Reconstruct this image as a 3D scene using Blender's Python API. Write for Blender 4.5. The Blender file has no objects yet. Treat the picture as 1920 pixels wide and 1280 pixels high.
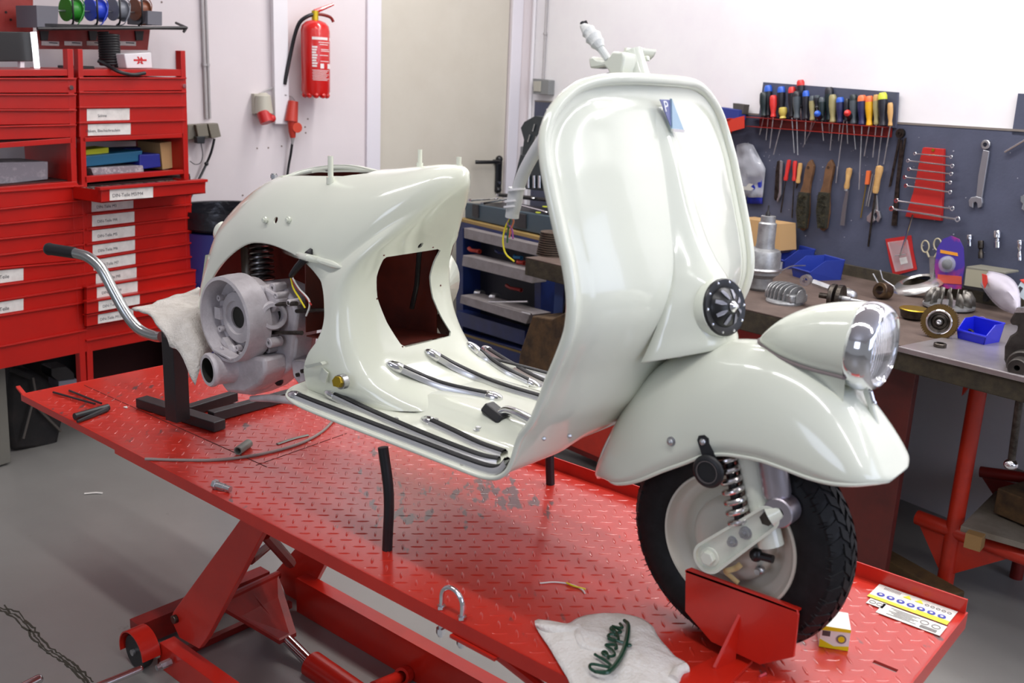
import bpy, bmesh, math, random
from mathutils import Vector, Matrix, noise
random.seed(7)
C = bpy.context.scene.collection
T = 0.675            # height of the lift platform
Y0 = -0.047          # scooter centre line on the platform
# ---------- camera ----------
CAM = dict(yaw=2.26498578, pitch=0.257244548, roll=0.0443468771, f=1806.5246, pos=Vector((2.85653312, -1.51257485, 1.61947249)))
def _axes():
    cy, sy = math.cos(CAM['yaw']), math.sin(CAM['yaw']); cp, sp = math.cos(CAM['pitch']), math.sin(CAM['pitch'])
    f = Vector((cy*cp, sy*cp, -sp)); r = Vector((sy, -cy, 0)); u = r.cross(f)
    cr, sr = math.cos(CAM['roll']), math.sin(CAM['roll'])
    return cr*r+sr*u, -sr*r+cr*u, f
AR, AU, AF = _axes()
def ray(x, y): return (AF + AR*((x-960)/CAM['f']) + AU*((640-y)/CAM['f'])).normalized()
def on(x, y, p0, n):
    d = ray(x, y); n = Vector(n); return CAM['pos'] + d*((Vector(p0)-CAM['pos']).dot(n)/d.dot(n))
def PZ(x, y, z): return on(x, y, (0, 0, z), (0, 0, 1))
def PX(x, y, X): return on(x, y, (X, 0, 0), (1, 0, 0))
def PY(x, y, Y): return on(x, y, (0, Y, 0), (0, 1, 0))
def SY(x, y, yy=0.0):                      # pixel -> scooter coordinates on the plane y = yy
    p = PY(x, y, Y0+yy); return Vector((p.x, yy, p.z-T))
def SX(x, y, xx):
    p = PX(x, y, xx); return Vector((xx, p.y-Y0, p.z-T))
WA = math.radians(-14)
WU = Vector((math.cos(WA), math.sin(WA), 0)); WN = Vector((math.sin(WA), -math.cos(WA), 0)); WP = Vector((1.6, 2.52, 0))
def PW(x, y, off=0.0): return on(x, y, WP+WN*off, WN)
COR = on(995, 100, WP, WN); COR.z = 0
def PL(x, y, off=0.0): return on(x, y, COR+WU*off, WU)        # left wall (at right angles to the right wall)
def LF(o, t, z): return COR+WU*o+WN*t+Vector((0, 0, z))         # o = out from the left wall, t = along it from the corner
def lt(px, py, off=0.): return (PL(px, py, off)-COR).dot(WN)
RL = Matrix.Rotation(WA, 3, 'Z')                                # local x = out of the left wall
cd = bpy.data.cameras.new('camera'); cam = bpy.data.objects.new('camera', cd); C.objects.link(cam)
cd.sensor_width = 36; cd.lens = 36*CAM['f']/1920; cd.clip_start = .05; cd.dof.use_dof = True; cd.dof.focus_distance = 2.45; cd.dof.aperture_fstop = 5.0
cam.matrix_world = Matrix(((AR.x, AU.x, -AF.x, CAM['pos'].x), (AR.y, AU.y, -AF.y, CAM['pos'].y), (AR.z, AU.z, -AF.z, CAM['pos'].z), (0, 0, 0, 1)))
bpy.context.scene.camera = cam
# ---------- materials ----------
def lin(c):
    o = []
    for v in c:
        v /= 255.0; o.append(v/12.92 if v <= .04045 else ((v+.055)/1.055)**2.4)
    return (*o, 1)
MATS = {}
def mat(name, rgb, rough=.5, metal=0., coat=0., var=None, bump=None, trans=0., emis=None, alpha=1., spec=None):
    """var=(scale, rgb2, low, high[, detail])  bump=(scale, strength)"""
    m = bpy.data.materials.new(name); m.use_nodes = True; nt = m.node_tree; b = nt.nodes['Principled BSDF']
    b.inputs['Base Color'].default_value = lin(rgb); b.inputs['Roughness'].default_value = rough; b.inputs['Metallic'].default_value = metal
    b.inputs['Coat Weight'].default_value = coat; b.inputs['Coat Roughness'].default_value = .04
    if spec is not None: b.inputs['Specular IOR Level'].default_value = spec
    if trans: b.inputs['Transmission Weight'].default_value = trans
    if alpha < 1: b.inputs['Alpha'].default_value = alpha
    if emis: b.inputs['Emission Color'].default_value = lin(emis[0]); b.inputs['Emission Strength'].default_value = emis[1]
    if var or bump:
        tc = nt.nodes.new('ShaderNodeTexCoord')
    if var:
        n = nt.nodes.new('ShaderNodeTexNoise'); n.inputs['Scale'].default_value = var[0]; n.inputs['Detail'].default_value = var[4] if len(var) > 4 else 6
        n.inputs['Roughness'].default_value = .65
        r = nt.nodes.new('ShaderNodeMapRange'); r.inputs[1].default_value = var[2]; r.inputs[2].default_value = var[3]
        x = nt.nodes.new('ShaderNodeMix'); x.data_type = 'RGBA'; x.inputs[6].default_value = lin(rgb); x.inputs[7].default_value = lin(var[1])
        nt.links.new(tc.outputs['Object'], n.inputs['Vector']); nt.links.new(n.outputs['Fac'], r.inputs[0]); nt.links.new(r.outputs[0], x.inputs[0])
        nt.links.new(x.outputs[2], b.inputs['Base Color'])
    if bump:
        n = nt.nodes.new('ShaderNodeTexNoise'); n.inputs['Scale'].default_value = bump[0]; n.inputs['Detail'].default_value = 4
        bp = nt.nodes.new('ShaderNodeBump'); bp.inputs['Strength'].default_value = bump[1]; bp.inputs['Distance'].default_value = .004
        nt.links.new(tc.outputs['Object'], n.inputs['Vector']); nt.links.new(n.outputs['Fac'], bp.inputs['Height']); nt.links.new(bp.outputs[0], b.inputs['Normal'])
    MATS[name] = m; return m
cream = mat('cream_paint', (222, 225, 210), .16, coat=.6)
primer = mat('red_primer', (98, 30, 14), .55, var=(9, (66, 20, 12), .4, .7))
chrome = mat('chrome', (225, 225, 228), .09, 1)
steel = mat('steel', (196, 196, 198), .32, .9, var=(30, (160, 160, 162), .45, .7))
dsteel = mat('dark_steel', (92, 86, 80), .38, 1, var=(40, (50, 45, 40), .4, .7))
alu = mat('blasted_aluminium', (206, 200, 202), .5, .15, var=(14, (176, 168, 170), .35, .7), bump=(160, .25))
castal = mat('grey_cast_aluminium', (172, 173, 174), .42, .6, var=(22, (132, 132, 132), .4, .7))
brass = mat('brass', (178, 150, 48), .35, .9)
rubber = mat('black_rubber', (24, 24, 27), .45)
tyrem = mat('tyre_rubber', (16, 16, 18), .55, spec=.25, var=(60, (26, 26, 28), .4, .7))
blackpl = mat('black_plastic', (20, 20, 22), .35)
blackm = mat('black_paint', (30, 28, 30), .4, var=(25, (54, 50, 50), .55, .75))
red = mat('lift_red', (198, 38, 22), .3, var=(3.5, (176, 30, 20), .35, .7), coat=.2)
deckm = mat('deck_red', (200, 44, 28), .33, var=(4, (180, 42, 30), .35, .7), coat=.7)
deckm.node_tree.nodes['Principled BSDF'].inputs['Coat Roughness'].default_value = .16; deckm.node_tree.nodes['Principled BSDF'].inputs['Coat IOR'].default_value = 1.6
cabred = mat('cabinet_red', (184, 20, 10), .36, var=(2.5, (166, 18, 10), .35, .7))
dred = mat('dull_red', (150, 28, 18), .45, var=(5, (110, 22, 16), .35, .7))
orange_red = mat('bench_red', (196, 44, 22), .45, var=(6, (160, 34, 20), .35, .7))
white = mat('white_paint', (232, 229, 232), .55)
paper = mat('label_paper', (225, 222, 216), .7, var=(30, (205, 202, 196), .4, .7))
ink = mat('ink', (60, 60, 66), .7)
wood = mat('old_wood', (96, 72, 42), .75, var=(14, (52, 38, 24), .35, .65), bump=(60, .4))
woodl = mat('light_wood', (206, 164, 104), .5, var=(30, (180, 136, 80), .4, .7))
glass = mat('clear_glass', (255, 255, 255), .02, trans=1., )
clearpl = mat('clear_plastic', (226, 228, 232), .12, alpha=.22)
bluep = mat('blue_plastic', (20, 30, 190), .35)
dblue = mat('dark_blue', (24, 40, 92), .4, var=(8, (18, 28, 64), .4, .7))
cardb = mat('cardboard', (190, 152, 104), .8)
terry = mat('terry_cloth', (214, 208, 200), .95, var=(40, (190, 182, 172), .4, .75), bump=(220, .9))
# ---------- mesh building ----------
def frame(axis):
    a = Vector(axis).normalized(); t = Vector((0, 0, 1)) if abs(a.z) < .9 else Vector((1, 0, 0))
    u = t.cross(a).normalized(); return u, a.cross(u).normalized(), a
class MB:
    def __init__(s): s.v = []; s.f = []; s.m = []
    def add(s, vs, fs, mi=0):
        o = len(s.v); s.v += [Vector(v) for v in vs]; s.f += [tuple(i+o for i in f) for f in fs]; s.m += [mi]*len(fs); return s
    def box(s, c, d, rot=None, mi=0):
        c = Vector(c); h = Vector(d)/2; R = rot if rot else Matrix.Identity(3)
        vs = [c+R@Vector((x*h.x, y*h.y, z*h.z)) for x in (-1, 1) for y in (-1, 1) for z in (-1, 1)]
        return s.add(vs, [(0, 1, 3, 2), (4, 6, 7, 5), (0, 4, 5, 1), (2, 3, 7, 6), (0, 2, 6, 4), (1, 5, 7, 3)], mi)
    def hexa(s, p, mi=0):      # 8 points: bottom 4 (ccw from above), top 4
        return s.add(p, [(3, 2, 1, 0), (4, 5, 6, 7), (0, 1, 5, 4), (1, 2, 6, 5), (2, 3, 7, 6), (3, 0, 4, 7)], mi)
    def prism(s, poly, vec, mi=0):   # planar polygon extruded by vec
        n = len(poly); poly = [Vector(p) for p in poly]; vec = Vector(vec)
        nn = Vector((0, 0, 0))
        for i in range(n): nn += poly[i].cross(poly[(i+1) % n])
        if nn.dot(vec) > 0: poly = poly[::-1]
        vs = poly+[p+vec for p in poly]
        return s.add(vs, [tuple(range(n)), tuple(range(2*n-1, n-1, -1))]+[(i, i+n, (i+1) % n+n, (i+1) % n)[::1] for i in range(n)], mi)
    def lathe(s, prof, o, axis, n=24, mi=0, a0=0, a1=2*math.pi, cap=True, scale=(1, 1)):
        o = Vector(o); u, w, a = frame(axis); full = abs(a1-a0-2*math.pi) < 1e-6; k = n if full else n+1
        vs = []
        for r, h in prof:
            for i in range(k):
                t = a0+(a1-a0)*i/n; vs.append(o+a*h+(u*math.cos(t)*scale[0]+w*math.sin(t)*scale[1])*r)
        fs = []
        for j in range(len(prof)-1):
            for i in range(k if full else n):
                i2 = (i+1) % k; fs.append((j*k+i, j*k+i2, (j+1)*k+i2, (j+1)*k+i))
        if cap and full:
            if prof[0][0] > 1e-6: fs.append(tuple(range(k-1, -1, -1)))
            if prof[-1][0] > 1e-6: fs.append(tuple(range((len(prof)-1)*k, len(prof)*k)))
        return s.add(vs, fs, mi)
    def cyl(s, p0, p1, r0, r1=None, n=20, mi=0):
        p0 = Vector(p0); p1 = Vector(p1); r1 = r0 if r1 is None else r1
        return s.lathe([(r0, 0), (r1, (p1-p0).length)], p0, p1-p0, n, mi)
    def ring(s, o, axis, r0, r1, h, n=28, mi=0, bev=0):   # washer/pipe from o to o+axis*h
        b = bev
        return s.lathe([(r0, 0), (r1-b, 0), (r1, b), (r1, h-b), (r1-b, h), (r0, h), (r0, 0)], o, axis, n, mi, cap=False)
    def tube(s, pts, r, n=10, mi=0, cap=True, closed=False, flat=None):
        pts = [Vector(p) for p in pts]; N = len(pts); rr = r if isinstance(r, (list, tuple)) else [r]*N
        tan = [(pts[(i+1) % N if closed else min(i+1, N-1)]-pts[(i-1) % N if closed else max(i-1, 0)]).normalized() for i in range(N)]
        u, w, _ = frame(tan[0]); vs = []
        for i in range(N):
            u = (u-tan[i]*u.dot(tan[i])); u = u.normalized() if u.length > 1e-6 else frame(tan[i])[0]
            w = tan[i].cross(u)
            if flat is not None:
                fu = Vector(flat[0]); uu = (fu-tan[i]*fu.dot(tan[i])).normalized(); ww = tan[i].cross(uu)
                for k in range(n):
                    t = 2*math.pi*k/n; vs.append(pts[i]+uu*math.cos(t)*rr[i]*flat[1]+ww*math.sin(t)*rr[i])
            else:
                for k in range(n):
                    t = 2*math.pi*k/n; vs.append(pts[i]+(u*math.cos(t)+w*math.sin(t))*rr[i])
        fs = []
        for i in range(N if closed else N-1):
            j = (i+1) % N
            for k in range(n): fs.append((i*n+k, i*n+(k+1) % n, j*n+(k+1) % n, j*n+k))
        if cap and not closed: fs += [tuple(range(n-1, -1, -1)), tuple(range((N-1)*n, N*n))]
        return s.add(vs, fs, mi)
    def grid(s, rows, mi=0, flip=False, closed=False):
        k = len(rows[0]); vs = [p for r in rows for p in r]; fs = []
        for j in range(len(rows)-1):
            for i in range(k if closed else k-1):
                i2 = (i+1) % k
                q = (j*k+i, j*k+i2, (j+1)*k+i2, (j+1)*k+i); fs.append(q[::-1] if flip else q)
        return s.add(vs, fs, mi)
    def ball(s, c, r, n=14, mi=0, axis=(0, 0, 1)):
        rx = r if isinstance(r, (int, float)) else r[0]; rz = r if isinstance(r, (int, float)) else r[1]; m = max(4, n//2)
        return s.lathe([(max(1e-5, rx*math.sin(math.pi*i/m)), -rz*math.cos(math.pi*i/m)) for i in range(m+1)], c, axis, n, mi)
    def xf(s, M):
        s.v = [M@v for v in s.v]; return s
    def build(s, name, mats, parent=None, smooth=True, bevel=0, off=None, local=False, sub=0, solid=0, angle=35, keep=False, weld=False):
        vs = [v+Vector(off) for v in s.v] if off is not None else s.v
        me = bpy.data.meshes.new(name); o = bpy.data.objects.new(name, me)
        if parent is None and not local:
            lo = Vector((min(v.x for v in vs), min(v.y for v in vs), min(v.z for v in vs))); hi = Vector((max(v.x for v in vs), max(v.y for v in vs), max(v.z for v in vs)))
            og = Vector(((lo.x+hi.x)/2, (lo.y+hi.y)/2, lo.z)); vs = [v-og for v in vs]; o.location = og
        me.from_pydata([tuple(v) for v in vs], [], s.f)
        for m in (mats if isinstance(mats, (list, tuple)) else [mats]): me.materials.append(m)
        for p, mi in zip(me.polygons, s.m): p.material_index = mi
        me.validate()
        if weld:
            bm = bmesh.new(); bm.from_mesh(me); bmesh.ops.remove_doubles(bm, verts=bm.verts, dist=1e-5); bmesh.ops.recalc_face_normals(bm, faces=bm.faces); bm.to_mesh(me); bm.free()
        C.objects.link(o)
        if smooth:
            me.polygons.foreach_set('use_smooth', [True]*len(me.polygons))
            try: me.set_sharp_from_angle(angle=math.radians(angle))
            except Exception: pass
        if solid: q = o.modifiers.new('solid', 'SOLIDIFY'); q.thickness = solid; q.offset = -1
        if bevel: q = o.modifiers.new('bevel', 'BEVEL'); q.width = bevel; q.segments = 2; q.limit_method = 'ANGLE'; q.angle_limit = math.radians(40); q.harden_normals = False
        if sub: q = o.modifiers.new('sub', 'SUBSURF'); q.levels = sub; q.render_levels = sub
        if parent is not None:
            o.parent = parent
            if not local: o.matrix_parent_inverse = wm(parent).inverted()
        return o
def wm(o):
    m = o.matrix_basis.copy()
    if o.parent: m = wm(o.parent)@o.matrix_parent_inverse@m
    return m
def thing(name, label, cat, loc=(0, 0, 0), rotz=0, group=None):
    o = bpy.data.objects.new(name, None); C.objects.link(o); o.empty_display_size = .05
    o.location = loc; o.rotation_euler = (0, 0, rotz); o['label'] = label; o['category'] = cat
    if group: o['group'] = group
    return o
def tag(o, label, cat, group=None, kind=None):
    o['label'] = label; o['category'] = cat
    if group: o['group'] = group
    if kind: o['kind'] = kind
    return o
def struct(o): o['kind'] = 'structure'; return o
def dup(root, loc, rot=None, label=None):
    r = root.copy(); C.objects.link(r); r.location = loc
    if rot is not None: r.rotation_euler = rot
    if label: r['label'] = label
    for ch in root.children:
        c = ch.copy(); C.objects.link(c); c.parent = r
        for g in ch.children:
            d = g.copy(); C.objects.link(d); d.parent = c
    return r
def smoothpts(pts, n=8, closed=False):      # Catmull-Rom
    P = [Vector(p) for p in pts]; N = len(P); out = []
    rng = range(N) if closed else range(N-1)
    for i in rng:
        p0 = P[(i-1) % N] if closed or i > 0 else P[0]*2-P[1]; p1 = P[i]; p2 = P[(i+1) % N]; p3 = P[(i+2) % N] if closed or i+2 < N else P[-1]*2-P[-2]
        for k in range(n):
            t = k/n; out.append(.5*((2*p1)+(p2-p0)*t+(2*p0-5*p1+4*p2-p3)*t*t+(3*p1-p0-3*p2+p3)*t**3))
    if not closed: out.append(P[-1])
    return out
def interp(tab, x):            # piecewise linear table [(x, v)...] sorted
    if x <= tab[0][0]: return tab[0][1]
    for (a, b), (c, d) in zip(tab, tab[1:]):
        if x <= c: return b+(d-b)*(x-a)/(c-a)
    return tab[-1][1]
def cut(o, cutters):           # boolean holes, baked
    for c in cutters:
        q = o.modifiers.new('cut', 'BOOLEAN'); q.operation = 'DIFFERENCE'; q.object = c; q.solver = 'EXACT'
    bpy.context.view_layer.update(); dg = bpy.context.evaluated_depsgraph_get()
    me = bpy.data.meshes.new_from_object(o.evaluated_get(dg)); o.modifiers.clear(); old = o.data; o.data = me
    for c in cutters: bpy.data.objects.remove(c)
def text_mesh(txt, size, org, ux, uy, ext, m, name, parent=None, shear=0., local=False, spacing=1.):
    cu = bpy.data.curves.new('t', 'FONT'); cu.body = txt; cu.size = size; cu.extrude = ext; cu.align_x = 'CENTER'; cu.align_y = 'CENTER'; cu.shear = shear; cu.space_character = spacing
    to = bpy.data.objects.new('t', cu); C.objects.link(to); bpy.context.view_layer.update()
    me = bpy.data.meshes.new_from_object(to.evaluated_get(bpy.context.evaluated_depsgraph_get())); bpy.data.objects.remove(to)
    ux = Vector(ux).normalized(); uy = Vector(uy); uy = (uy-ux*uy.dot(ux)).normalized(); uz = ux.cross(uy); org = Vector(org)
    b = MB(); b.add([org+ux*v.co.x+uy*v.co.y+uz*v.co.z for v in me.vertices], [tuple(p.vertices) for p in me.polygons])
    return b.build(name, m, parent, smooth=False, local=local)
# ---------- room ----------
wallm = mat('wall_white', (236, 235, 235), .6, var=(1.2, (226, 221, 226), .35, .7), bump=(40, .08))
walll = mat('wall_left_white', (226, 217, 218), .6, var=(1.0, (219, 210, 211), .35, .7), bump=(40, .08))
def floor_mat():
    m = mat('floor_paint', (142, 140, 136), .34, var=(1.6, (130, 128, 124), .3, .75), bump=(30, .05)); nt = m.node_tree; b = nt.nodes['Principled BSDF']
    prev = b.inputs['Base Color'].links[0].from_socket
    tc = nt.nodes.new('ShaderNodeTexCoord'); n = nt.nodes.new('ShaderNodeTexNoise'); n.inputs['Scale'].default_value = 11; n.inputs['Detail'].default_value = 8; n.inputs['Roughness'].default_value = .7
    r = nt.nodes.new('ShaderNodeMapRange'); r.inputs[1].default_value = .66; r.inputs[2].default_value = .74; r.inputs[4].default_value = .55
    x = nt.nodes.new('ShaderNodeMix'); x.data_type = 'RGBA'; x.inputs[7].default_value = lin((74, 68, 54))
    nt.links.new(tc.outputs['Object'], n.inputs['Vector']); nt.links.new(n.outputs['Fac'], r.inputs[0]); nt.links.new(r.outputs[0], x.inputs[0]); nt.links.new(prev, x.inputs[6]); nt.links.new(x.outputs[2], b.inputs['Base Color'])
    return m
fm = floor_mat()
b = MB(); b.box((1.5, -.5, -.05), (9, 9, .1)); fl = struct(b.build('floor', fm, smooth=False))
# crack in the floor paint (its own dark line, slightly proud flakes)
crk = mat('crack_dirt', (62, 58, 48), .9)
b = MB(); random.seed(3)
for off in (0, 7, -5):
    pix = [(0, 1138), (28, 1152), (55, 1178), (66, 1195), (85, 1215), (105, 1228), (125, 1240), (142, 1256), (160, 1272), (172, 1285)]
    pts = []
    for (a, c), (d, e) in zip(pix, pix[1:]):
        for k in range(4):
            t = k/4; pts.append(PZ(a+(d-a)*t+random.uniform(-2.5, 2.5)+off, c+(e-c)*t+random.uniform(-2.5, 2.5)-off*.4, 0))
    for p, q in zip(pts, pts[1:]):
        d = (q-p).normalized(); n = Vector((-d.y, d.x, 0))*random.uniform(.0012, .0035)
        b.prism([p+n, q+n, q-n, p-n], (0, 0, .0012))
o = b.build('trim_1', crk, smooth=False); struct(o); o['label'] = 'jagged crack in the grey floor paint'
fr_ = COR+WU*5.5
b = MB(); b.prism([LF(-.1, -.1, 0), COR+WU*5.5-WN*.1, COR+WU*5.5, LF(-.1, 0, 0)], (0, 0, 3.1)); struct(b.build('wall_right', wallm, smooth=False))
tR = lt(956, 100); tL = lt(712, 150); dtop = 2.36
def lbox(b, o0, o1, t0, t1, z0, z1, mi=0): b.prism([LF(o0, t0, z0), LF(o1, t0, z0), LF(o1, t1, z0), LF(o0, t1, z0)], (0, 0, z1-z0), mi)
b = MB(); lbox(b, -.12, 0, 0, tR, 0, 3.1); lbox(b, -.12, 0, tL, 5.5, 0, 3.1); lbox(b, -.12, 0, tR, tL, dtop, 3.1)
struct(b.build('wall_left', walll, smooth=False))
fr = mat('door_frame', (226, 222, 228), .4); dm = mat('door_leaf', (204, 198, 184), .4, var=(2, (196, 189, 174), .4, .75))
b = MB(); lbox(b, -.055, -.012, tR+.006, tL-.006, .01, dtop-.005); door = struct(b.build('door_1', dm, smooth=False))
b = MB(); lbox(b, 0, .016, tL, tL+.075, 0, dtop+.07); lbox(b, 0, .016, tR-.075, tR, 0, dtop+.07); lbox(b, 0, .016, tR, tL, dtop, dtop+.07); lbox(b, 0, .024, tL+.075, tL+.088, 0, dtop+.07)
struct(b.build('trim_2', fr, smooth=False, bevel=.003))
hp = PL(935, 325, .0); b = MB(); b.tube([hp+Vector((0, 0, -.10)), hp+Vector((0, 0, .085))], .024, 16, flat=(tuple(WU), .35)); b.ball(hp+Vector((0, 0, .085)), .023, 12); b.ball(hp+Vector((0, 0, -.10)), .023, 12)
h1 = PL(933, 303, .03); h2 = PL(893, 303, .055); b.cyl(h1-WU*.04, h1+WU*.02, .011); b.tube([h1+WU*.02, h1+WU*.03+WN*.02, Vector((h2.x, h2.y, h1.z))-WN*.02, Vector((h2.x, h2.y, h1.z))-WU*.01], .011, 12)
b.cyl(hp+Vector((0, 0, -.055)), hp+Vector((0, 0, -.055))+WU*.014, .009, mi=1)
b.build('door_handle', [blackpl, chrome], door)
b = MB(); b.box((1.5, -.5, 3.15), (9.5, 10, .1)); struct(b.build('ceiling', white, smooth=False))
b = MB(); z_ = PL(524, 232).z; lbox(b, 0, .04, lt(535, 100), lt(508, 100), z_, 3.09); struct(b.build('trim_3', white, smooth=False, bevel=.003))
cond = mat('conduit_grey', (176, 172, 172), .5)
def conduit(a, r, n):
    b = MB(); b.cyl(a, (a.x, a.y, 3.1), r, n=10)
    for z in (a.z+.25, a.z+1.0): b.ring((a.x, a.y, z), (0, 0, 1), r*.9, r*1.5, .012, n=12)
    return struct(b.build(n, cond))
conduit(PL(387, 222, .012), .008, 'trim_4'); conduit(PL(394, 222, .012), .006, 'trim_5')
conduit(PW(1018, 148, .012), .008, 'trim_6'); q = PW(994, 200, .012); b = MB(); b.cyl((q.x, q.y, .9), (q.x, q.y, 3.1), .010, n=10); struct(b.build('trim_7', white))
# ---------- scissor lift table ----------
lift = thing('lift_table', 'long red scissor lift platform with diamond plate deck carrying the cream scooter', 'lift table', (1.2, 0, 0))
L, W = 2.474, .35
slot = (2.427, .06)
b = MB()
b.box((L/2, 0, T-.003), (L, 2*W, .006)); deck = b.build('deck', deckm, lift, smooth=False)
sl = MB(); sl.tube([(slot[0]-.018, slot[1], T-.05), (slot[0]-.018, slot[1], T+.02)], .006, 12); sl.tube([(slot[0]+.012, slot[1], T-.05), (slot[0]+.012, slot[1], T+.02)], .006, 12); sl.box((slot[0]-.003, slot[1], T-.01), (.03, .012, .06))
bb = MB(); bb.box((slot[0]-.003, slot[1], T-.01), (.042, .012, .06)); co = bb.build('c', deckm, local=True); cut(deck, [co])
def worn():
    m = MATS['deck_red']; nt = m.node_tree; b = nt.nodes['Principled BSDF']; prev = b.inputs['Base Color'].links[0].from_socket
    geo = nt.nodes.new('ShaderNodeNewGeometry'); n = nt.nodes.new('ShaderNodeTexNoise'); n.inputs['Scale'].default_value = 34; n.inputs['Detail'].default_value = 5
    n2 = nt.nodes.new('ShaderNodeTexNoise'); n2.inputs['Scale'].default_value = 3.2; n2.inputs['Detail'].default_value = 3
    mp = nt.nodes.new('ShaderNodeMapping'); mp.inputs['Scale'].default_value = (1, 1, 1); mp.inputs['Rotation'].default_value = (0, 0, math.radians(45)); mp2 = nt.nodes.new('ShaderNodeVectorMath'); mp2.operation = 'MULTIPLY'; mp2.inputs[1].default_value = (.45, 1.2, 1)
    ma = nt.nodes.new('ShaderNodeMath'); ma.operation = 'ADD'
    r = nt.nodes.new('ShaderNodeMapRange'); r.inputs[1].default_value = 1.17; r.inputs[2].default_value = 1.24; r.inputs[4].default_value = .85
    x = nt.nodes.new('ShaderNodeMix'); x.data_type = 'RGBA'; x.inputs[7].default_value = lin((74, 62, 62))
    nt.links.new(geo.outputs['Position'], mp.inputs['Vector']); nt.links.new(mp.outputs[0], mp2.inputs[0]); nt.links.new(mp2.outputs[0], n.inputs['Vector']); nt.links.new(geo.outputs['Position'], n2.inputs['Vector'])
    nt.links.new(n.outputs['Fac'], ma.inputs[0]); nt.links.new(n2.outputs['Fac'], ma.inputs[1]); nt.links.new(ma.outputs[0], r.inputs[0]); nt.links.new(r.outputs[0], x.inputs[0]); nt.links.new(prev, x.inputs[6]); nt.links.new(x.outputs[2], b.inputs['Base Color'])
worn()
b = MB(); g = .043; s45 = math.sqrt(.5)       # raised lozenges of the diamond plate
for i in range(-1, 60):
    for j in range(-9, 10):
        for kind in (0, 1):
            cx = 2.3914+(i-52)*g-(kind*.0203); cy = .0983+(j-3)*g+.047*0-(kind*.0221)
            if not (.012 < cx < L-.012 and abs(cy) < W-.016): continue
            if abs(cx-slot[0]) < .03 and abs(cy-slot[1]) < .02: continue
            d = Vector((s45, s45, 0)) if kind == 0 else Vector((s45, -s45, 0)); n = Vector((-d.y, d.x, 0)); c = Vector((cx, cy, T))
            a = .0150; w_ = .0029; h = Vector((0, 0, .0016))
            b.add([c-d*a, c-d*a*.45-n*w_, c+d*a*.45-n*w_, c+d*a, c+d*a*.45+n*w_, c-d*a*.45+n*w_, c-d*a*.6+h, c+d*a*.6+h],
                  [(0, 1, 6), (1, 2, 7, 6), (2, 3, 7), (3, 4, 7), (4, 5, 6, 7), (5, 0, 6)])
b.build('diamond_tread', deckm, lift, angle=60)
b = MB(); b.box(((L+.55)/2, -W-.002, T-.015), (L-.55, .004, .030)); b.box((.275, -W-.002, T-.010), (.55, .004, .020)); b.build('near_edge_flange', red, lift, smooth=False)
b = MB(); b.box((L/2+.2, W+.002, T+.004), (L-.4, .004, .052)); b.build('far_edge_lip', red, lift, smooth=False)
b = MB(); b.box((L+.002, 0, T-.014), (.004, 2*W+.008, .034)); b.build('front_edge_lip', red, lift, smooth=False)
b = MB(); b.prism([(0, -W, T), (0, -W, T-.006), (-.03, -W-.004, T+.012), (-.03, -W-.004, T+.018)], (0, .012, 0)); b.tube([(-.001, -W, T-.004), (-.001, W, T-.004)], .005, 8)
b.build('rear_edge_rail', red, lift, smooth=False)
# deck seams
seam = mat('seam_shadow_gap', (60, 14, 10), .8)
b = MB()
for (p, q) in ([(158, 722), (500, 875)], [(480, 872), (650, 812)]):
    a = PZ(*p, T+.0003); c = PZ(*q, T+.0003); d = (c-a).normalized(); n = Vector((-d.y, d.x, 0))*.0011
    b.prism([a+n, c+n, c-n, a-n], (0, 0, .0004))
b.build('deck_seam', seam, lift, smooth=False)
# stickers on the front far corner
ylw = mat('sticker_yellow', (226, 216, 60), .4); wht = mat('sticker_white', (222, 222, 214), .35, var=(60, (200, 198, 188), .5, .8)); blu = mat('sticker_blue', (60, 70, 170), .4); gry = mat('sticker_print', (120, 112, 112), .5)
def sheet(b, x0, x1, y0, y1, z, mi): b.box(((x0+x1)/2, (y0+y1)/2, z), (abs(x1-x0), abs(y1-y0), .0005), mi=mi)
b = MB(); zz = T+.0022
sheet(b, 2.31, 2.462, .277, .345, zz, 0); sheet(b, 2.31, 2.462, .277, .289, zz+.0004, 1); sheet(b, 2.40, 2.462, .277, .294, zz+.0005, 1)
for k in range(7): b.cyl((2.328+k*.0195, .302, zz), (2.328+k*.0195, .302, zz+.0012), .0075, n=16, mi=2)
for k in range(7): b.cyl((2.328+k*.0195, .302, zz), (2.328+k*.0195, .302, zz+.0015), .0032, n=8, mi=0)
for k, x in enumerate((2.372, 2.395)): b.prism([(x-.008, .324, zz), (x+.008, .324, zz), (x, .337, zz)], (0, 0, .0012), mi=1)
for k in range(5): b.ring((2.410+k*.0105, .326, zz), (0, 0, 1), .0028, .0042, .001, n=12, mi=3)
for k in range(12): b.box((2.325+k*.0028, .333, zz+.0006), (.0012, .010, .0005), mi=3)
b.build('warning_sticker', [wht, ylw, blu, gry], lift, smooth=False)
b = MB(); sheet(b, 2.318, 2.35, .250, .274, zz, 0); sheet(b, 2.345, 2.464, .228, .272, zz, 0)
for x in (2.327, 2.341): b.ring((x, .261, zz), (0, 0, 1), .005, .0062, .001, n=14, mi=1)
for x in (2.428, 2.449): b.ring((x, .255, zz), (0, 0, 1), .0065, .008, .001, n=16, mi=1); 
for k in range(7): b.box((2.39, .264-k*.0045, zz+.0006), (.055-(k % 3)*.012, .0012, .0005), mi=1)
for k in range(4): b.box((2.44, .242-k*.003, zz+.0006), (.03, .001, .0005), mi=1)
b.build('instruction_sticker', [wht, gry], lift, smooth=False)
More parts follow.
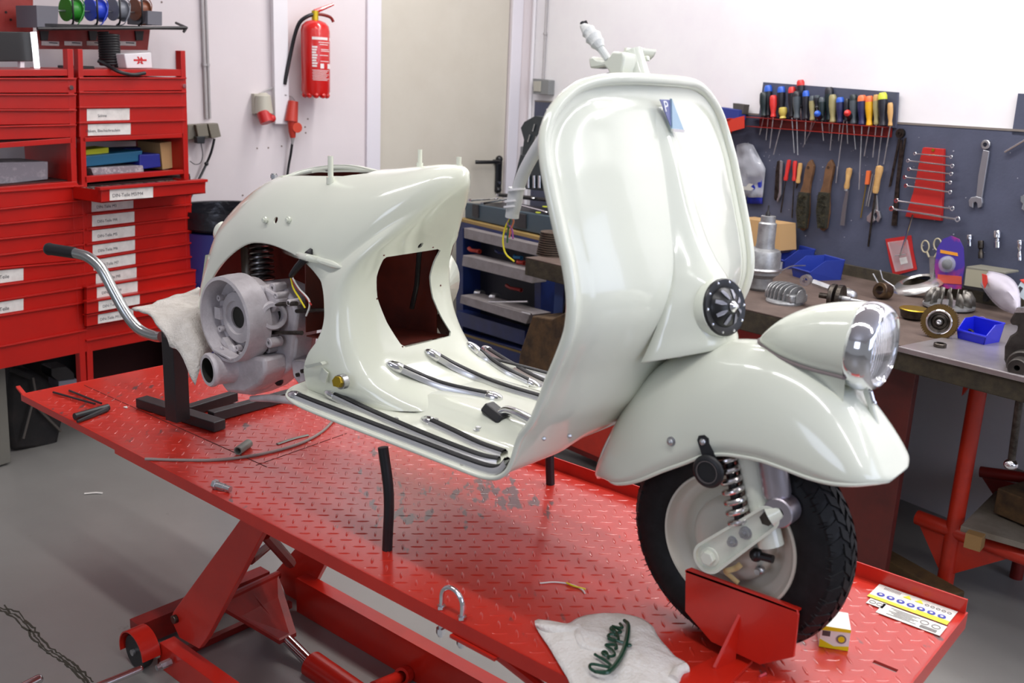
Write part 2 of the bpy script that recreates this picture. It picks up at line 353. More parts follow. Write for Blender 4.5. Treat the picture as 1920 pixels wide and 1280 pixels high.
# scissor legs and base frame (near arm, far arm, hydraulic ram)
def fy(px, py, Y): return PY(px, py, Y)
ny = -.27; fyy = .27
arm = [fy(455, 967, ny), fy(500, 985, ny), fy(387, 1197, ny), fy(373, 1216, ny), fy(336, 1195, ny), fy(320, 1160, ny), fy(325, 1146, ny)]
b = MB(); b.prism(arm, (0, .018, 0)); bo = fy(331, 1159, ny)
b.cyl(bo+Vector((0, -.012, 0)), bo+Vector((0, 0, 0)), .012, mi=1); b.build('scissor_arm', [red, dsteel], lift, smooth=False, bevel=.002)
arm2 = [fy(560, 1020, .2), fy(612, 1052, .2), fy(566, 1139, .2), fy(535, 1115, .2), fy(517, 1070, .2)]
b = MB(); b.prism(arm2, (0, .018, 0)); b.build('scissor_arm', red, lift, smooth=False, bevel=.002)
b = MB(); a = fy(497, 1000, -.2); c = fy(545, 1055, 0.05); b.tube([a, c], .016, 8); b.build('cross_link', dred, lift)
b = MB(); a = fy(470, 1050, -.22); c = fy(520, 1010, .22); b.tube([a, c], .012, 10); b.build('cross_rod', dred, lift)
# fan shaped ram yoke
a0 = fy(400, 1135, -.18); a1 = fy(520, 1078, .16); tip = fy(540, 1200, .0)
b = MB(); b.prism([a0, a1, tip+Vector((0, .03, 0)), tip+Vector((0, -.03, 0))], (0, 0, .012)); b.tube([a0, a1], .014, 10); b.tube([(a0+a1)/2, tip], .008, 8); b.build('ram_yoke', dred, lift, smooth=False)
rt = fy(585, 1245, .0); b = MB(); b.cyl(tip, rt, .017, n=18); b.build('ram_rod', chrome, lift)
re = fy(720, 1340, .0); b = MB(); b.cyl(rt, re, .038, n=20); q = fy(600, 1238, .0); b.build('ram_cylinder', red, lift)
b = MB(); a = fy(700, 1290, 0); c = fy(795, 1250, .26); b.tube([a, c], .018, 12); b.ring(fy(752, 1268, .12), (c-a), .016, .024, .03); b.build('ram_cross_tube', red, lift)
# base rails on the floor
def rail(Y, px0, px1, name, h=.075):
    p = PZ(*px0, .0); x0 = p.x; b = MB()
    b.box(((x0+2.3)/2, Y, h/2+.006), (2.3-x0, .006, h)); b.box(((x0+2.3)/2, Y+.02, h+.004), (2.3-x0, .045, .006)); b.box(((x0+2.3)/2, Y+.02, .004), (2.3-x0, .045, .006)); return b
p = PZ(308, 1250, 0.01)
b = rail(p.y, (308, 1250), None, 'r'); b.build('base_rail', red, lift, smooth=False)
p2 = PZ(565, 1145, 0.01); b = rail(p2.y, (560, 1145), None, 'r', .11); b.build('base_rail', red, lift, smooth=False)
b = MB(); a = PZ(290, 1165, .075); b.box((.47, (p.y+p2.y)/2, .05), (.05, p2.y-p.y, .07)); b.build('base_crossbar', dred, lift, smooth=False)
b = MB(); b.box((.60, (p.y+p2.y)/2, .012), (.02, p2.y-p.y, .02)); b.build('base_tie_bar', dred, lift, smooth=False)
# caster at the near rear corner
wc = fy(262, 1222, p.y-.035); wc.z = .052
b = MB(); b.lathe([(.012, -.016), (.048, -.016), (.052, -.010), (.052, .010), (.048, .016), (.012, .016)], wc, (0, 1, 0), 28); cw = b.build('caster_wheel', rubber, lift)
b = MB(); b.cyl(wc+Vector((0, -.024, 0)), wc+Vector((0, .03, 0)), .009, mi=0); b.build('hub', steel, cw)
b = MB(); pr = []
rows = []
for k in range(15):
    t = math.radians(-15+k*14); rows.append([wc+Vector((math.cos(math.pi-t)*r_, yy, math.sin(math.pi-t)*r_)) for r_, yy in ((.060, -.026), (.064, -.026), (.064, .028), (.060, .028), (.060, -.026))])
b.grid(rows, closed=False); b.build('caster_guard', red, lift, smooth=True)
b = MB(); q = fy(320, 1240, p.y-.01); b.cyl(q, q+Vector((.0, -.03, 0)), .011, n=6); b.cyl(q+Vector((0, -.03, 0)), q+Vector((0, -.042, 0)), .008); b.build('caster_bolt', steel, lift)
# support stay under the near edge at the front
b = MB(); a = fy(918, 1213, -.30); c = fy(1010, 1285, -.30); d = (c-a).normalized(); b.tube([a, a+d*1.0], .011, 10); b.build('support_stay', red, lift)
b = MB(); a = fy(872, 1196, -.345); b.box(a+Vector((.03, .0, 0)), (.11, .03, .006)); b.build('edge_bracket', red, lift, smooth=False)
# tie-down ring
b = MB(); a = Vector((1.742, -.345, T)); c = Vector((1.795, -.345, T)); arc = [a+Vector((0, 0, -.03)), a]+[Vector((1.7685-.0265*math.cos(t*math.pi/10), -.345, T+.026+.0265*math.sin(t*math.pi/10))) for t in range(0, 11)]+[c, c+Vector((0, 0, -.03))]
b.tube(arc, .0048, 12)
for v in (a, c): b.cyl(v+Vector((0, 0, .001)), v+Vector((0, 0, .007)), .009, n=6); b.cyl(v+Vector((0, 0, -.052)), v+Vector((0, 0, -.040)), .009, n=6); b.cyl(v+Vector((0, 0, -.058)), v+Vector((0, 0, -.03)), .0048)
b.build('tie_down_ring', chrome, lift)
# ---------- scooter ----------
sc_ = thing('scooter', 'cream vintage scooter shell being rebuilt on the red lift, without cowls, seat or rear wheel', 'scooter', (1.5, Y0, T))
OFF = (0, Y0, T)
EDGE = [(1.208, .296, .19), (1.215, .292, .235), (1.235, .288, .262), (1.27, .286, .276), (1.33, .285, .283), (1.45, .285, .286), (1.60, .285, .286), (1.72, .285, .287), (1.80, .285, .288), (1.835, .288, .288), (1.862, .298, .289), (1.882, .318, .289), (1.894, .35, .289), (1.906, .382, .289), (1.922, .415, .289), (1.937, .45, .289), (1.952, .49, .290), (1.967, .522, .292),
        (1.979, .55, .293), (1.989, .58, .293), (1.993, .611, .294), (1.990, .645, .294), (1.979, .687, .294), (1.967, .721, .296), (1.952, .764, .297), (1.941, .795, .297), (1.931, .825, .296), (1.923, .848, .293), (1.917, .868, .288), (1.913, .887, .279), (1.911, .905, .267), (1.910, .921, .251), (1.910, .935, .231), (1.911, .947, .208), (1.914, .955, .185), (1.919, .961, .158), (1.926, .965, .125), (1.932, .967, .09), (1.936, .968, .045)]
def bulge(i, y):
    x, z, w = EDGE[i]
    k = .052*min(1, max(0, (z-.288)/.12))
    return k*(1-(y/.294)**2)-k*(1-(w/.294)**2)
def tunnel(x, y):
    t = abs(y); hgt = .03*min(1, max(0, (x-1.16)/.06))
    s = min(1, max(0, (.150-t)/.06)); return hgt*s*s*(3-2*s)
def shield_row(i, cols=41):
    x, z, w = EDGE[i]; out = []
    for k in range(cols):
        y = w*(-1+2*k/(cols-1)); xx = x; zz = z
        if z > .30 and i > 9: xx = x+bulge(i, y)
        ed = abs(y)/w
        if i <= 12: 
            f = 1 if i < 9 else (12-i)/3.0
            zz = z+tunnel(x, y)*max(0, f)
        if z > .33:
            d = min(math.hypot(abs(y)-e[0], z-e[1]) for e in EB)
            rim = .006*math.exp(-(max(0, d-.002)/.009)**2)-.004*math.exp(-((d-.028)/.010)**2); xx += rim*min(1, (z-.33)/.1)
        out.append(Vector((xx, y, zz)))
    return out
EB = [(v.x, v.y) for v in smoothpts([Vector((e[2], e[1], 0)) for e in EDGE[14:]], 8)]+[(w_*.005, .968) for w_ in range(0, 10)]
rows = [shield_row(i) for i in range(len(EDGE))]
# finer rows by spline along the profile
fine = []
for k in range(len(rows[0])):
    fine.append(smoothpts([r[k] for r in rows], 3))
rows2 = [[fine[k][j] for k in range(len(fine))] for j in range(len(fine[0]))]
b = MB(); b.grid(rows2, flip=False); b.build('leg_shield', cream, sc_, off=OFF, solid=.003, angle=80)
def floor_h(x, y): return .286+tunnel(x, y)
# rolled bead along the rim
left = [r[0] for r in rows2]; right = [r[-1] for r in rows2]; loop = left[6:]+right[6:][::-1]
n = len(loop); rad = []
for p in loop: rad.append(.0045+.0055*min(1, max(0, (p.z-.32)/.25)))
b = MB(); b.tube(loop, rad, 10); b.build('rolled_rim', cream, sc_, off=OFF, angle=80)
b = MB(); b.tube(smoothpts(left[6:1:-1]+rows2[0][1:-1:3]+right[1:7], 2), .0035, 8); b.build('floor_edge_bead', cream, sc_, off=OFF, angle=80)
# ---- rear frame body ----
BODY = [  # O(x,z)  Iright(x,z)  wr  zl  wl  n
 ((.614, .285), (.690, .325), .085, 0.335, .085, 2.2),
 ((.634, .34), (.700, .355), .105, 0.335, .105, 2.3),
 ((.668, .425), (.735, .410), .116, 0.335, .118, 2.4),
 ((.714, .520), (.785, .462), .124, 0.335, .125, 2.5),
 ((.755, .590), (.845, .510), .131, 0.335, .13, 2.5),
 ((.825, .655), (.91, .548), .138, 0.335, .13, 2.2),
 ((.90, .702), (.970, .572), .146, 0.335, .13, 2.0),
 ((.98, .730), (1.025, .582), .153, 0.335, .13, 1.85),
 ((1.07, .744), (1.083, .585), .160, 0.335, .13, 1.8),
 ((1.18, .752), (1.145, .580), .165, 0.360, .13, 1.8),
 ((1.28, .758), (1.190, 0.573), .170, 0.400, .125, 1.85),
 ((1.37, .771), (1.215, 0.563), .174, 0.440, .12, 1.85),
 ((1.44, .781), (1.235, 0.552), .177, 0.460, .11, 1.8),
 ((1.485, .781), (1.250, 0.541), .179, 0.470, .10, 1.7),
 ((1.500, .766), (1.258, 0.535), .180, 0.465, .095, 1.6),
 ((1.497, .742), (1.264, 0.530), .181, 0.460, .095, 1.6),
 ((1.472, .708), (1.270, 0.523), .182, 0.445, .10, 1.9),
 ((1.438, .665), (1.277, 0.513), .183, 0.430, .11, 2.4),
 ((1.395, .615), (1.285, 0.500), .185, 0.415, .125, 3.0),
 ((1.365, .565), (1.292, 0.483), .188, 0.400, .14, 3.6),
 ((1.355, .51), (1.297, 0.460), .192, 0.385, .15, 4.0),
 ((1.362, .455), (1.296, 0.435), .198, 0.370, .158, 4.2),
 ((1.380, .405), (1.285, 0.407), .205, 0.350, .166, 4.2),
 ((1.408, .360), (1.262, 0.378), .210, 0.330, .178, 4.0),
 ((1.445, .332), (1.246, 0.345), .212, 0.312, .19, 3.4),
 ((1.50, .314), (1.240, .312), .208, 0.293, .20, 2.8),
 ((1.58, .295), (1.240, .276), .200, 0.275, .20, 2.4),
]
YC = -.018
def body_row(t, K=18):
    i = min(int(t), len(BODY)-2); f = t-i; A = BODY[i]; B = BODY[i+1]
    # catmull on the tables
    def cr(get):
        p0 = get(BODY[max(i-1, 0)]); p1 = get(A); p2 = get(B); p3 = get(BODY[min(i+2, len(BODY)-1)])
        return .5*((2*p1)+(p2-p0)*f+(2*p0-5*p1+4*p2-p3)*f*f+(3*p1-p0-3*p2+p3)*f**3)
    ox = cr(lambda r: r[0][0]); oz = cr(lambda r: r[0][1]); ix = cr(lambda r: r[1][0]); iz = cr(lambda r: r[1][1]); wr = cr(lambda r: r[2]); zl = cr(lambda r: r[3]); wl = cr(lambda r: r[4]); n = cr(lambda r: r[5])
    yc = YC*min(1, max(0, (1.5-ox)/.3+.3)) if ox > 1.2 else YC
    lx = interp([(0, .69), (3, .785), (6, .97), (8, 1.08), (9, 1.13), (10, 1.17), (11, 1.20), (13, 1.24), (15, 1.26), (17, 1.275), (19, 1.285), (21, 1.29), (23, 1.31), (24, 1.35), (25, 1.42), (26, 1.50)], t)
    row = []
    for k in range(K+1):
        ph = math.pi/2*k/K; a = math.cos(ph)**(2/n) if k < K else 0; c_ = math.sin(ph)**(2/n)
        row.append(Vector((ix+(ox-ix)*c_, yc-wr*a, iz+(oz-iz)*c_)))
    lf = []; nr_ = n; n = n+1.1*max(0, min(1, (t-4)/2))*max(0, min(1, (14-t)/3))
    for k in range(K+1):
        ph = math.pi/2*k/K; a = math.cos(ph)**(2/n) if k < K else 0; c_ = math.sin(ph)**(2/n)
        lf.append(Vector((lx+(ox-lx)*c_, yc+wl*a, zl+(oz-zl)*c_)))
    return row+lf[::-1][1:]
NB = (len(BODY)-1)*4
brows = [body_row(j/4) for j in range(NB+1)]
b = MB(); b.grid(brows, flip=True); body = b.build('frame_body', [cream, primer], sc_, off=OFF, angle=80)
q = body.modifiers.new('solid', 'SOLIDIFY'); q.thickness = .004; q.offset = 1; q.material_offset = 1; q.use_rim = True; q.material_offset_rim = 0
cutters = []
def cutter_poly(pts, vec):
    m = MB(); m.prism(pts, vec); o = m.build('c', cream, local=True, smooth=False, weld=True); o.location = OFF; cutters.append(o); return o
# tool box opening in the front panel
hole = []
for (px, py) in [(713, 485), (717, 480), (811, 465), (818, 468), (813, 520), (818, 560), (828, 595), (837, 620), (833, 627), (748, 647), (741, 642), (727, 605), (715, 560), (711, 520)]:
    v = SX(px, py, 1.37); hole.append(v+Vector((-.045, 0, 0)))
hm = hole
m = MB(); m.prism([v for v in hole], (.105, 0, 0)); c_ = m.build('c', cream, local=True, smooth=False, weld=True); c_.location = OFF; cutters.append(c_)
# opening under the saddle
pts = [Vector((x, y, .66)) for x, y in [(.93, -.03), (.94, -.06), (.98, -.078), (1.10, -.082), (1.20, -.078), (1.26, -.062), (1.28, -.02), (1.27, .014), (1.22, .026), (1.12, .032), (1.02, .03), (.95, .01)]]
cutter_poly(pts, (0, 0, .16))
def round_hole(px, py, yy, r, ax):
    p = SY(px, py, yy); m = MB(); m.cyl(p-Vector(ax)*.05, p+Vector(ax)*.05, r, n=20); o = m.build('c', cream, local=True, smooth=False, weld=True); o.location = OFF; cutters.append(o)
round_hole(527, 412, -.155, .0075, (0, 1, 0)); round_hole(423, 478, -.10, .009, (.35, 1, 0))
p = SX(778, 458, 1.38); m = MB(); m.cyl(p-Vector((.05, 0, 0)), p+Vector((.05, 0, 0)), .0065, n=16); o = m.build('c', cream, local=True, smooth=False, weld=True); o.location = OFF; cutters.append(o)
cut(body, cutters)
for p_ in body.data.polygons: p_.use_smooth = True
body.data.set_sharp_from_angle(angle=math.radians(50))
b = MB(); rim_ = smoothpts([(x, y, z) for x, y, z in [(.935, -.045, .712), (.945, -.005, .726), (.98, .022, .738), (1.04, .033, .748), (1.10, .036, .751), (1.16, .034, .748), (1.22, .028, .744), (1.27, .012, .748), (1.285, -.03, .757)]], 5)
b.grid([[p+Vector((0, -.002, 0)), p+Vector((0, .012, .0)), p+Vector((0, .020, -.010)), p+Vector((0, .022, -.035))] for p in rim_]); b.grid([[p+Vector((0, -.002, 0)), p+Vector((0, -.002, -.012))] for p in rim_]); b.build('opening_rim', cream, sc_, off=OFF, solid=.002)
# inner bulkheads of the box section behind the opening
b = MB(); b.grid([[Vector((1.12, -.12, .38)), Vector((1.12, .10, .38))], [Vector((1.12, -.12, .70)), Vector((1.12, .10, .70))]]); b.grid([[Vector((1.12, .088, .37)), Vector((1.34, .082, .37))], [Vector((1.12, .088, .70)), Vector((1.34, .075, .60))]]); b.grid([[Vector((1.12, -.12, .37)), Vector((1.12, .10, .37))], [Vector((1.365, -.11, .385)), Vector((1.365, .09, .385))]])
b.build('inner_bulkhead', primer, sc_, off=OFF, solid=.003, smooth=False)
b = MB(); b.tube([(1.33, .035, .62), (1.30, .055, .50), (1.28, .06, .44)], .006, 8); b.build('inner_strut', blackm, sc_, off=OFF)
# arch edge bead and the swaged lip on the side
arch = [r[0] for r in brows]; b = MB(); b.tube([v+Vector((0, -.001, 0)) for v in arch[:-6]], .0032, 8); b.build('arch_edge_bead', cream, sc_, off=OFF)
def body_at(px, py, yy): return SY(px, py, yy)
# studs on the body
for (px, py, yy, hh, nm) in [(502, 412, -.165, .012, 'cowl_stud'), (546, 412, -.165, .012, 'cowl_stud')]:
    p = body_at(px, py, yy); b = MB(); b.cyl(p+Vector((0, .012, 0)), p+Vector((0, -.014, 0)), .005, n=8); b.cyl(p+Vector((0, -.006, 0)), p+Vector((0, -.010, 0)), .008, n=10); b.build(nm, cream, sc_, off=OFF)
for (px, py0, py1, yy, r) in [(620, 345, 292, -.10, .0062), (787, 313, 280, 0, .005), (860, 313, 294, -.0, .0055)]:
    p = body_at(px, py0, yy); q = body_at(px, py1, yy); q.x = p.x; b = MB(); b.cyl(p, q, r, n=12); b.cyl(p, p+(q-p)*.25, r*1.5, n=12); b.build('saddle_stud', cream, sc_, off=OFF)
p = body_at(514, 325, 0.02); b = MB(); b.cyl(p+Vector((0, 0, -.03)), p, .007, n=8); b.cyl(p+Vector((0, 0, -.012)), p+Vector((0, 0, -.003)), .010, n=6); b.build('saddle_spring_bolt', steel, sc_, off=OFF)
# small number plate bracket behind the tail
q = [SY(*v, .0) for v in [(385, 478), (408, 474), (392, 586), (370, 586)]]; b = MB(); mm = mat('bracket_green_grey', (168, 172, 150), .35); b.prism(q, (0, .003, 0)); b.build('number_plate_bracket', mm, sc_, off=OFF, smooth=False)
b = MB(); p = SY(416, 438, .0); b.lathe([(.028, 0), (.027, -.016), (.020, -.024), (.0001, -.026)], p+Vector((.008, 0, 0)), (.93, 0, -.35), 24, scale=(.8, 1.1)); b.build('tail_lamp_boss', cream, sc_, off=OFF)
# left luggage cowl seen behind the body
b = MB(); rws = []
for j in range(17):
    u = -1+2*j/16; s = math.sqrt(max(0, 1-abs(u)**3.0)); cx = .99+u*.355; cz = .51-.02*u
    rws.append([Vector((cx, .10+(.17*s)*math.sin(math.pi*k/12)**.8, cz-(.13*s)*math.cos(math.pi*k/12))) for k in range(13)])
b.grid(rws); b.build('left_side_cowl', cream, sc_, off=OFF, solid=.003, angle=80)
# ---- bracket, brass bolt on the right flank ----
p = SY(612, 683, -.22); b = MB(); b.lathe([(.030, 0), (.030, .004), (.022, .008), (.006, .010)], p+Vector((0, .01, 0)), (.2, -1, .3), 20, scale=(1, .75)); b.prism([p+Vector((-.04, -.015, -.006)), p+Vector((.01, -.012, .012)), p+Vector((.012, -.008, .006)), p+Vector((-.035, -.012, -.012))], (0, -.012, 0)); b.prism([p+Vector((.0, -.01, -.004)), p+Vector((.02, -.01, -.012)), p+Vector((.012, -.01, -.038)), p+Vector((-.008, -.01, -.03))], (0, -.003, 0)); b.build('stand_spring_bracket', cream, sc_, off=OFF, smooth=True)
p = SY(638, 716, -.235); b = MB(); b.cyl(p+Vector((0, .012, 0)), p+Vector((0, -.002, 0)), .016, n=20, mi=1); b.cyl(p, p+Vector((.002, -.012, .004)), .0125, n=6); b.build('brass_bolt', [brass, steel], sc_, off=OFF, bevel=.001)
from mathutils.bvhtree import BVHTree
def bvh(objs):
    vs = []; fs = []
    for o in objs:
        k = len(vs); vs += [wm(o)@v.co for v in o.data.vertices]; fs += [tuple(i+k for i in p.vertices) for p in o.data.polygons]
    return BVHTree.FromPolygons(vs, fs)
shell = bvh([o for o in sc_.children if o.name in ('leg_shield', 'frame_body')])
def hit(px, py):
    h = shell.ray_cast(CAM['pos'], ray(px, py))[0]
    return Vector((h.x, h.y-Y0, h.z-T)) if h else None
def under(x, y, z0=.36):
    h = shell.ray_cast(Vector((x, y+Y0, T+z0)), Vector((0, 0, -1)))[0]
    return h.z-T if h else .286
b = MB(); b.tube(smoothpts([hit(*q)+Vector((0, .002, 0)) for q in [(528, 468), (560, 479), (600, 489), (640, 502)]], 5), [.004]+[.008]*13+[.006, .003], 10); b.build('swaged_lip', cream, sc_, off=OFF)
for q_ in [(720, 478), (812, 463), (707, 560), (826, 535), (755, 650), (838, 625)]:
    h = hit(*q_)
    if h: b = MB(); b.cyl(h+Vector((-.002, 0, 0)), h+Vector((.0006, 0, 0)), .0022, n=8); b.build('screw_hole', primer, sc_, off=OFF)
# ---- floor strips ----
strim = mat('polished_trim', (222, 222, 224), .3, .8)
def strip(pix, name='floor_strip', h0=.003, wd=.0112, endcap=(1, 1), pts3=None):
    pts = []
    if pts3 is None:
        for px, py in pix:
            h = None if px > 1030 else hit(px, py)
            if h is None or h.z > .42:
                z = .30
                for _ in range(6): v = PZ(px, py, T+z); z = max(floor_h(v.x, v.y-Y0), under(v.x, v.y-Y0))+.002
                h = Vector((v.x, v.y-Y0, z))
            pts.append(h+Vector((0, 0, .001)))
    else: pts = [Vector(p) for p in pts3]
    pts = smoothpts(pts, 6)
    N = len(pts); rows = []; rr = []
    for i, p in enumerate(pts):
        t = (pts[min(i+1, N-1)]-pts[max(i-1, 0)]).normalized(); up = Vector((0, 0, 1)); s = t.cross(up)
        if s.length < .3: s = Vector((0, -1, 0))
        s.normalize(); up = s.cross(t)
        rows.append([p-s*wd-up*.002, p-s*wd*.96+up*.007, p-s*wd*.76+up*.0100, p-s*wd*.66+up*.008, p+s*wd*.66+up*.008, p+s*wd*.76+up*.0100, p+s*wd*.96+up*.007, p+s*wd-up*.002])
        rr.append([p-s*wd*.62+up*.007, p-s*wd*.56+up*.0120, p-s*wd*.25+up*.0140, p+up*.0130, p+s*wd*.25+up*.0140, p+s*wd*.56+up*.0120, p+s*wd*.62+up*.007])
    b = MB(); b.grid(rows); o = b.build(name, strim, sc_, off=OFF, angle=40)
    b = MB(); b.grid(rr); b.build('rubber_insert', rubber, o, off=OFF)
    for e, i in ((0, 0), (1, N-1)):
        if not endcap[e]: continue
        p = pts[i]; d = (pts[i]-pts[1 if i == 0 else N-2]).normalized(); b = MB()
        b.lathe([(1e-5, .022), (.006, .019), (.0105, .011), (.0128, 0), (.0128, -.012), (.0118, -.014)], p+Vector((0, 0, .004)), d, 14, scale=(1, .9)); 
        for k in range(len(b.v)):
            pass
        q = p-d*.006+Vector((0, 0, .0125)); b.cyl(q, q+Vector((0, 0, .002)), .0035, n=8)
        b.build('end_cap', chrome, o, off=OFF)
    return o
fr_edge = lambda yy, z0: None
def up_shield(y, n_from, n_to):
    out = []
    for i in range(n_from, n_to):
        x, z, w = EDGE[i]; out.append(Vector((x+bulge(i, y)-.010*(1 if z > .33 else .3), y, z+.002)))
    return out
strip([(583, 754), (640, 783), (700, 811), (760, 838), (820, 863), (870, 880)], pts3=[(1.262, -.262, .288), (1.35, -.264, .288), (1.5, -.266, .288), (1.65, -.267, .288), (1.76, -.268, .288), (1.825, -.269, .291), (1.855, -.270, .302), (1.870, -.271, .320)], endcap=(1, 0))
strip([(622, 743), (680, 771), (740, 798), (800, 824), (860, 848), (905, 864), (935, 870)], endcap=(1, 0))
strip([(803, 794), (850, 816), (900, 840), (945, 856)], endcap=(1, 0))
strip([(742, 691), (790, 712), (830, 727), (880, 739), (925, 748)])
strip([(812, 669), (850, 690), (900, 713), (950, 732), (1010, 750), (1050, 762)])
strip([(887, 656), (915, 677), (950, 700), (980, 715), (1000, 725)])
strip([(912, 659), (950, 683), (1000, 712), (1050, 735), (1090, 752)])
strip([(), ()], pts3=[(1.262, .250, .288), (1.35, .258, .288), (1.5, .264, .288), (1.65, .265, .288), (1.76, .267, .288), (1.825, .268, .291), (1.858, .269, .304), (1.876, .270, .328)])
for (px, py) in [(770, 773), (742, 789), (868, 874), (897, 805), (817, 790)]:
    p = hit(px, py); b = MB(); b.cyl(p-Vector((0, 0, .004)), p+Vector((0, 0, .001)), .010, n=16); b.cyl(p, p+Vector((0, 0, .006)), .006, n=6); b.build('floor_bolt', steel, sc_, off=OFF)
# brake pedal
p0 = SX(1010, 795, 1.86); a = SY(950, 776, -.10); c_ = SY(1025, 800, -.12)
b = MB(); b.tube(smoothpts([SY(938, 775, -.09), SY(952, 770, -.09), SY(975, 778, -.10), SY(1010, 795, -.11), SY(1060, 815, -.12)], 5), .010, 14); pd = b.build('brake_pedal', chrome, sc_, off=OFF)
b = MB(); p = SY(931, 777, -.09); b.lathe([(.019, -.028), (.021, -.024), (.021, .020), (.018, .026)], p, (.9, -.1, -.25), 6, scale=(1, .75)); b.build('pedal_rubber', rubber, pd, off=OFF, smooth=False, bevel=.002)
b = MB(); b.tube(smoothpts([SY(905, 808, -.12), SY(940, 818, -.12), SY(985, 835, -.12), SY(1020, 840, -.12)], 5), .0022, 8); b.build('brake_cable', steel, sc_, off=OFF)
# centre stand legs under the floor
for s, e, t in ((-1, PZ(726, 1030, T), (716, 838)), (1, PZ(1032, 907, T), (1040, 860))):
    e = Vector((e.x, e.y-Y0, .0)); b = MB(); top = Vector((e.x-.04, e.y+(.02 if s < 0 else -.02), .285)) if s > 0 else SY(718, 838, e.y)
    b.tube(smoothpts([top+Vector((0, 0, .0)), top*.55+e*.45+Vector((.012, 0, 0)), e], 5), .011, 12); b.build('centre_stand_leg', rubber, sc_, off=OFF)
# ---- column cover with horn seat ----
COV = [(.925, .012, .004), (.905, .030, .008), (.86, .034, .013), (.80, .042, .017), (.75, .050, .021), (.70, .056, .030), (.67, .062, .042), (.645, .070, .058), (.62, .080, .064), (.59, .090, .072), (.565, .098, .084), (.545, .105, .100), (.535, .108, .102)]
def shx(z, y):
    i = max(j for j in range(12, len(EDGE)-1) if EDGE[j][1] <= z); j = i+1
    f = (z-EDGE[i][1])/(EDGE[j][1]-EDGE[i][1]); xa = EDGE[i][0]+bulge(i, y); xb = EDGE[j][0]+bulge(j, y); return xa+(xb-xa)*f
rws = []
COVF = smoothpts([Vector(c) for c in COV], 4)
for c in COVF:
    z, bb, pp = c; row = []
    for k in range(25):
        t = -1+2*k/24; sh = (1-abs(t)**2.2)**interp([(.60, .9), (.66, 1.2), (.75, 1.7), (.95, 1.7)], z) if abs(t) < 1 else 0
        y = bb*t; row.append(Vector((shx(z, y)+pp*sh-.0032, y, z-.10*0-(.04*sh if z < .545 else 0)*0+(-.035*(1-sh) if z < .60 else 0)*((.60-z)/.065))))
    rws.append(row)
b = MB(); b.grid(rws); b.build('column_cover', cream, sc_, off=OFF, solid=.002, angle=60)
# horn
hn = Vector((.93, -.26, .26)).normalized(); hc = SY(1357, 576, -.018)
b = MB(); b.lathe([(.050, -.03), (.052, -.01), (.050, 0), (.047, .001)], hc, hn, 32); horn = b.build('horn', cream, sc_, off=OFF)
b = MB(); b.lathe([(.049, -.002), (.049, .003), (.047, .005), (.037, .005), (.034, .004), (.030, .010), (.020, .017), (.012, .020), (.0001, .021)], hc, hn, 32)
hu, hw, ha = frame(hn); b.build('horn_grille', blackpl, horn, off=OFF)
for k in range(10):
    t = 2*math.pi*k/10; p = hc+(hu*math.cos(t)+hw*math.sin(t))*.043; b = MB(); b.ball(p+ha*.005, .0028, 8); b.build('horn_screw', chrome, horn, off=OFF)
b = MB(); b.lathe([(.0001, .018), (.009, .019), (.0095, .023), (.006, .026), (.004, .030), (.0001, .031)], hc, hn, 16); b.build('horn_centre_screw', chrome, horn, off=OFF)
slotm = mat('slot_grey', (150, 150, 160), .4)
for k in range(8):
    b = MB(); t = 2*math.pi*(k+.5)/8; d = (hu*math.cos(t)+hw*math.sin(t)); s_ = ha.cross(d)
    q = [hc+d*.014+ha*.0199-s_*.001, hc+d*.022+ha*.0168-s_*.0035, hc+d*.031+ha*.0102-s_*.003, hc+d*.031+ha*.0102+s_*.003, hc+d*.022+ha*.0168+s_*.0035, hc+d*.014+ha*.0199+s_*.001]
    b.prism([v for v in q], ha*.0012); b.build('horn_slot', slotm, horn, off=OFF, smooth=False)
# badge: blue panel with white P and a light triangle
bz0, bz1 = .893, .930
def shp(z, y, o=.012): 
    zz = min(z, .962); return Vector((shx(zz, y)+o, y, z))
b = MB(); pl = [shp(.931, -.021, .014), shp(.931, .003, .016), shp(.890, -.001, .018), shp(.893, -.014, .016)]; 
bd = [SY(1212, 182, -.022), SY(1231, 182, .004), SY(1226, 229, .004), SY(1221, 229, -.004)]
bd = [Vector((shx(min(v.z, .96), v.y)+.017, v.y, v.z)) for v in [Vector((0, -.026, .936)), Vector((0, .006, .936)), Vector((0, .004, .893)), Vector((0, -.012, .893))]]
navy = mat('badge_navy', (92, 98, 150), .3); lightb = mat('badge_pale_blue', (150, 176, 196), .25, .3)
b.prism(bd, (.0015, 0, 0)); bg = b.build('badge', navy, sc_, off=OFF, smooth=False)
q0, q1, q2, q3 = [v+Vector((.0022, 0, 0)) for v in bd]
ux = (q1-q0).normalized(); uy = (q0-q3).normalized()
text_mesh('P', .027, Vector(OFF)+q0*.50+q3*.18+q1*.22+q2*.10, ux, uy, .0006, mat('badge_white', (225, 226, 235), .4), 'badge_letter', bg)
b = MB(); tri = [Vector((shx(.938, .006)+.018, .006, .938)), Vector((shx(.893, .022)+.019, .024, .887)), Vector((shx(.893, -.012)+.018, -.012, .889))]; b.prism(tri, (.0045, 0, 0)); b.build('badge_triangle', lightb, bg, off=OFF, smooth=False)
b = MB(); b.prism([Vector((shx(.89, -.012)+.019, -.012, .889)), Vector((shx(.89, .022)+.019, .024, .887)), Vector((shx(.89, .022)+.019, .024, .882)), Vector((shx(.89, -.012)+.019, -.012, .884))], (.005, 0, 0)); b.build('badge_foot', chrome, bg, off=OFF, smooth=False)
# screws along the lower shield
for px, py in [(1020, 822), (1068, 817), (965, 868), (1072, 816)][:3]:
    p = SY(px, py, -.26); b = MB(); b.ball(p, .004, 8)
    b.build('shield_rivet', steel, sc_, off=OFF)
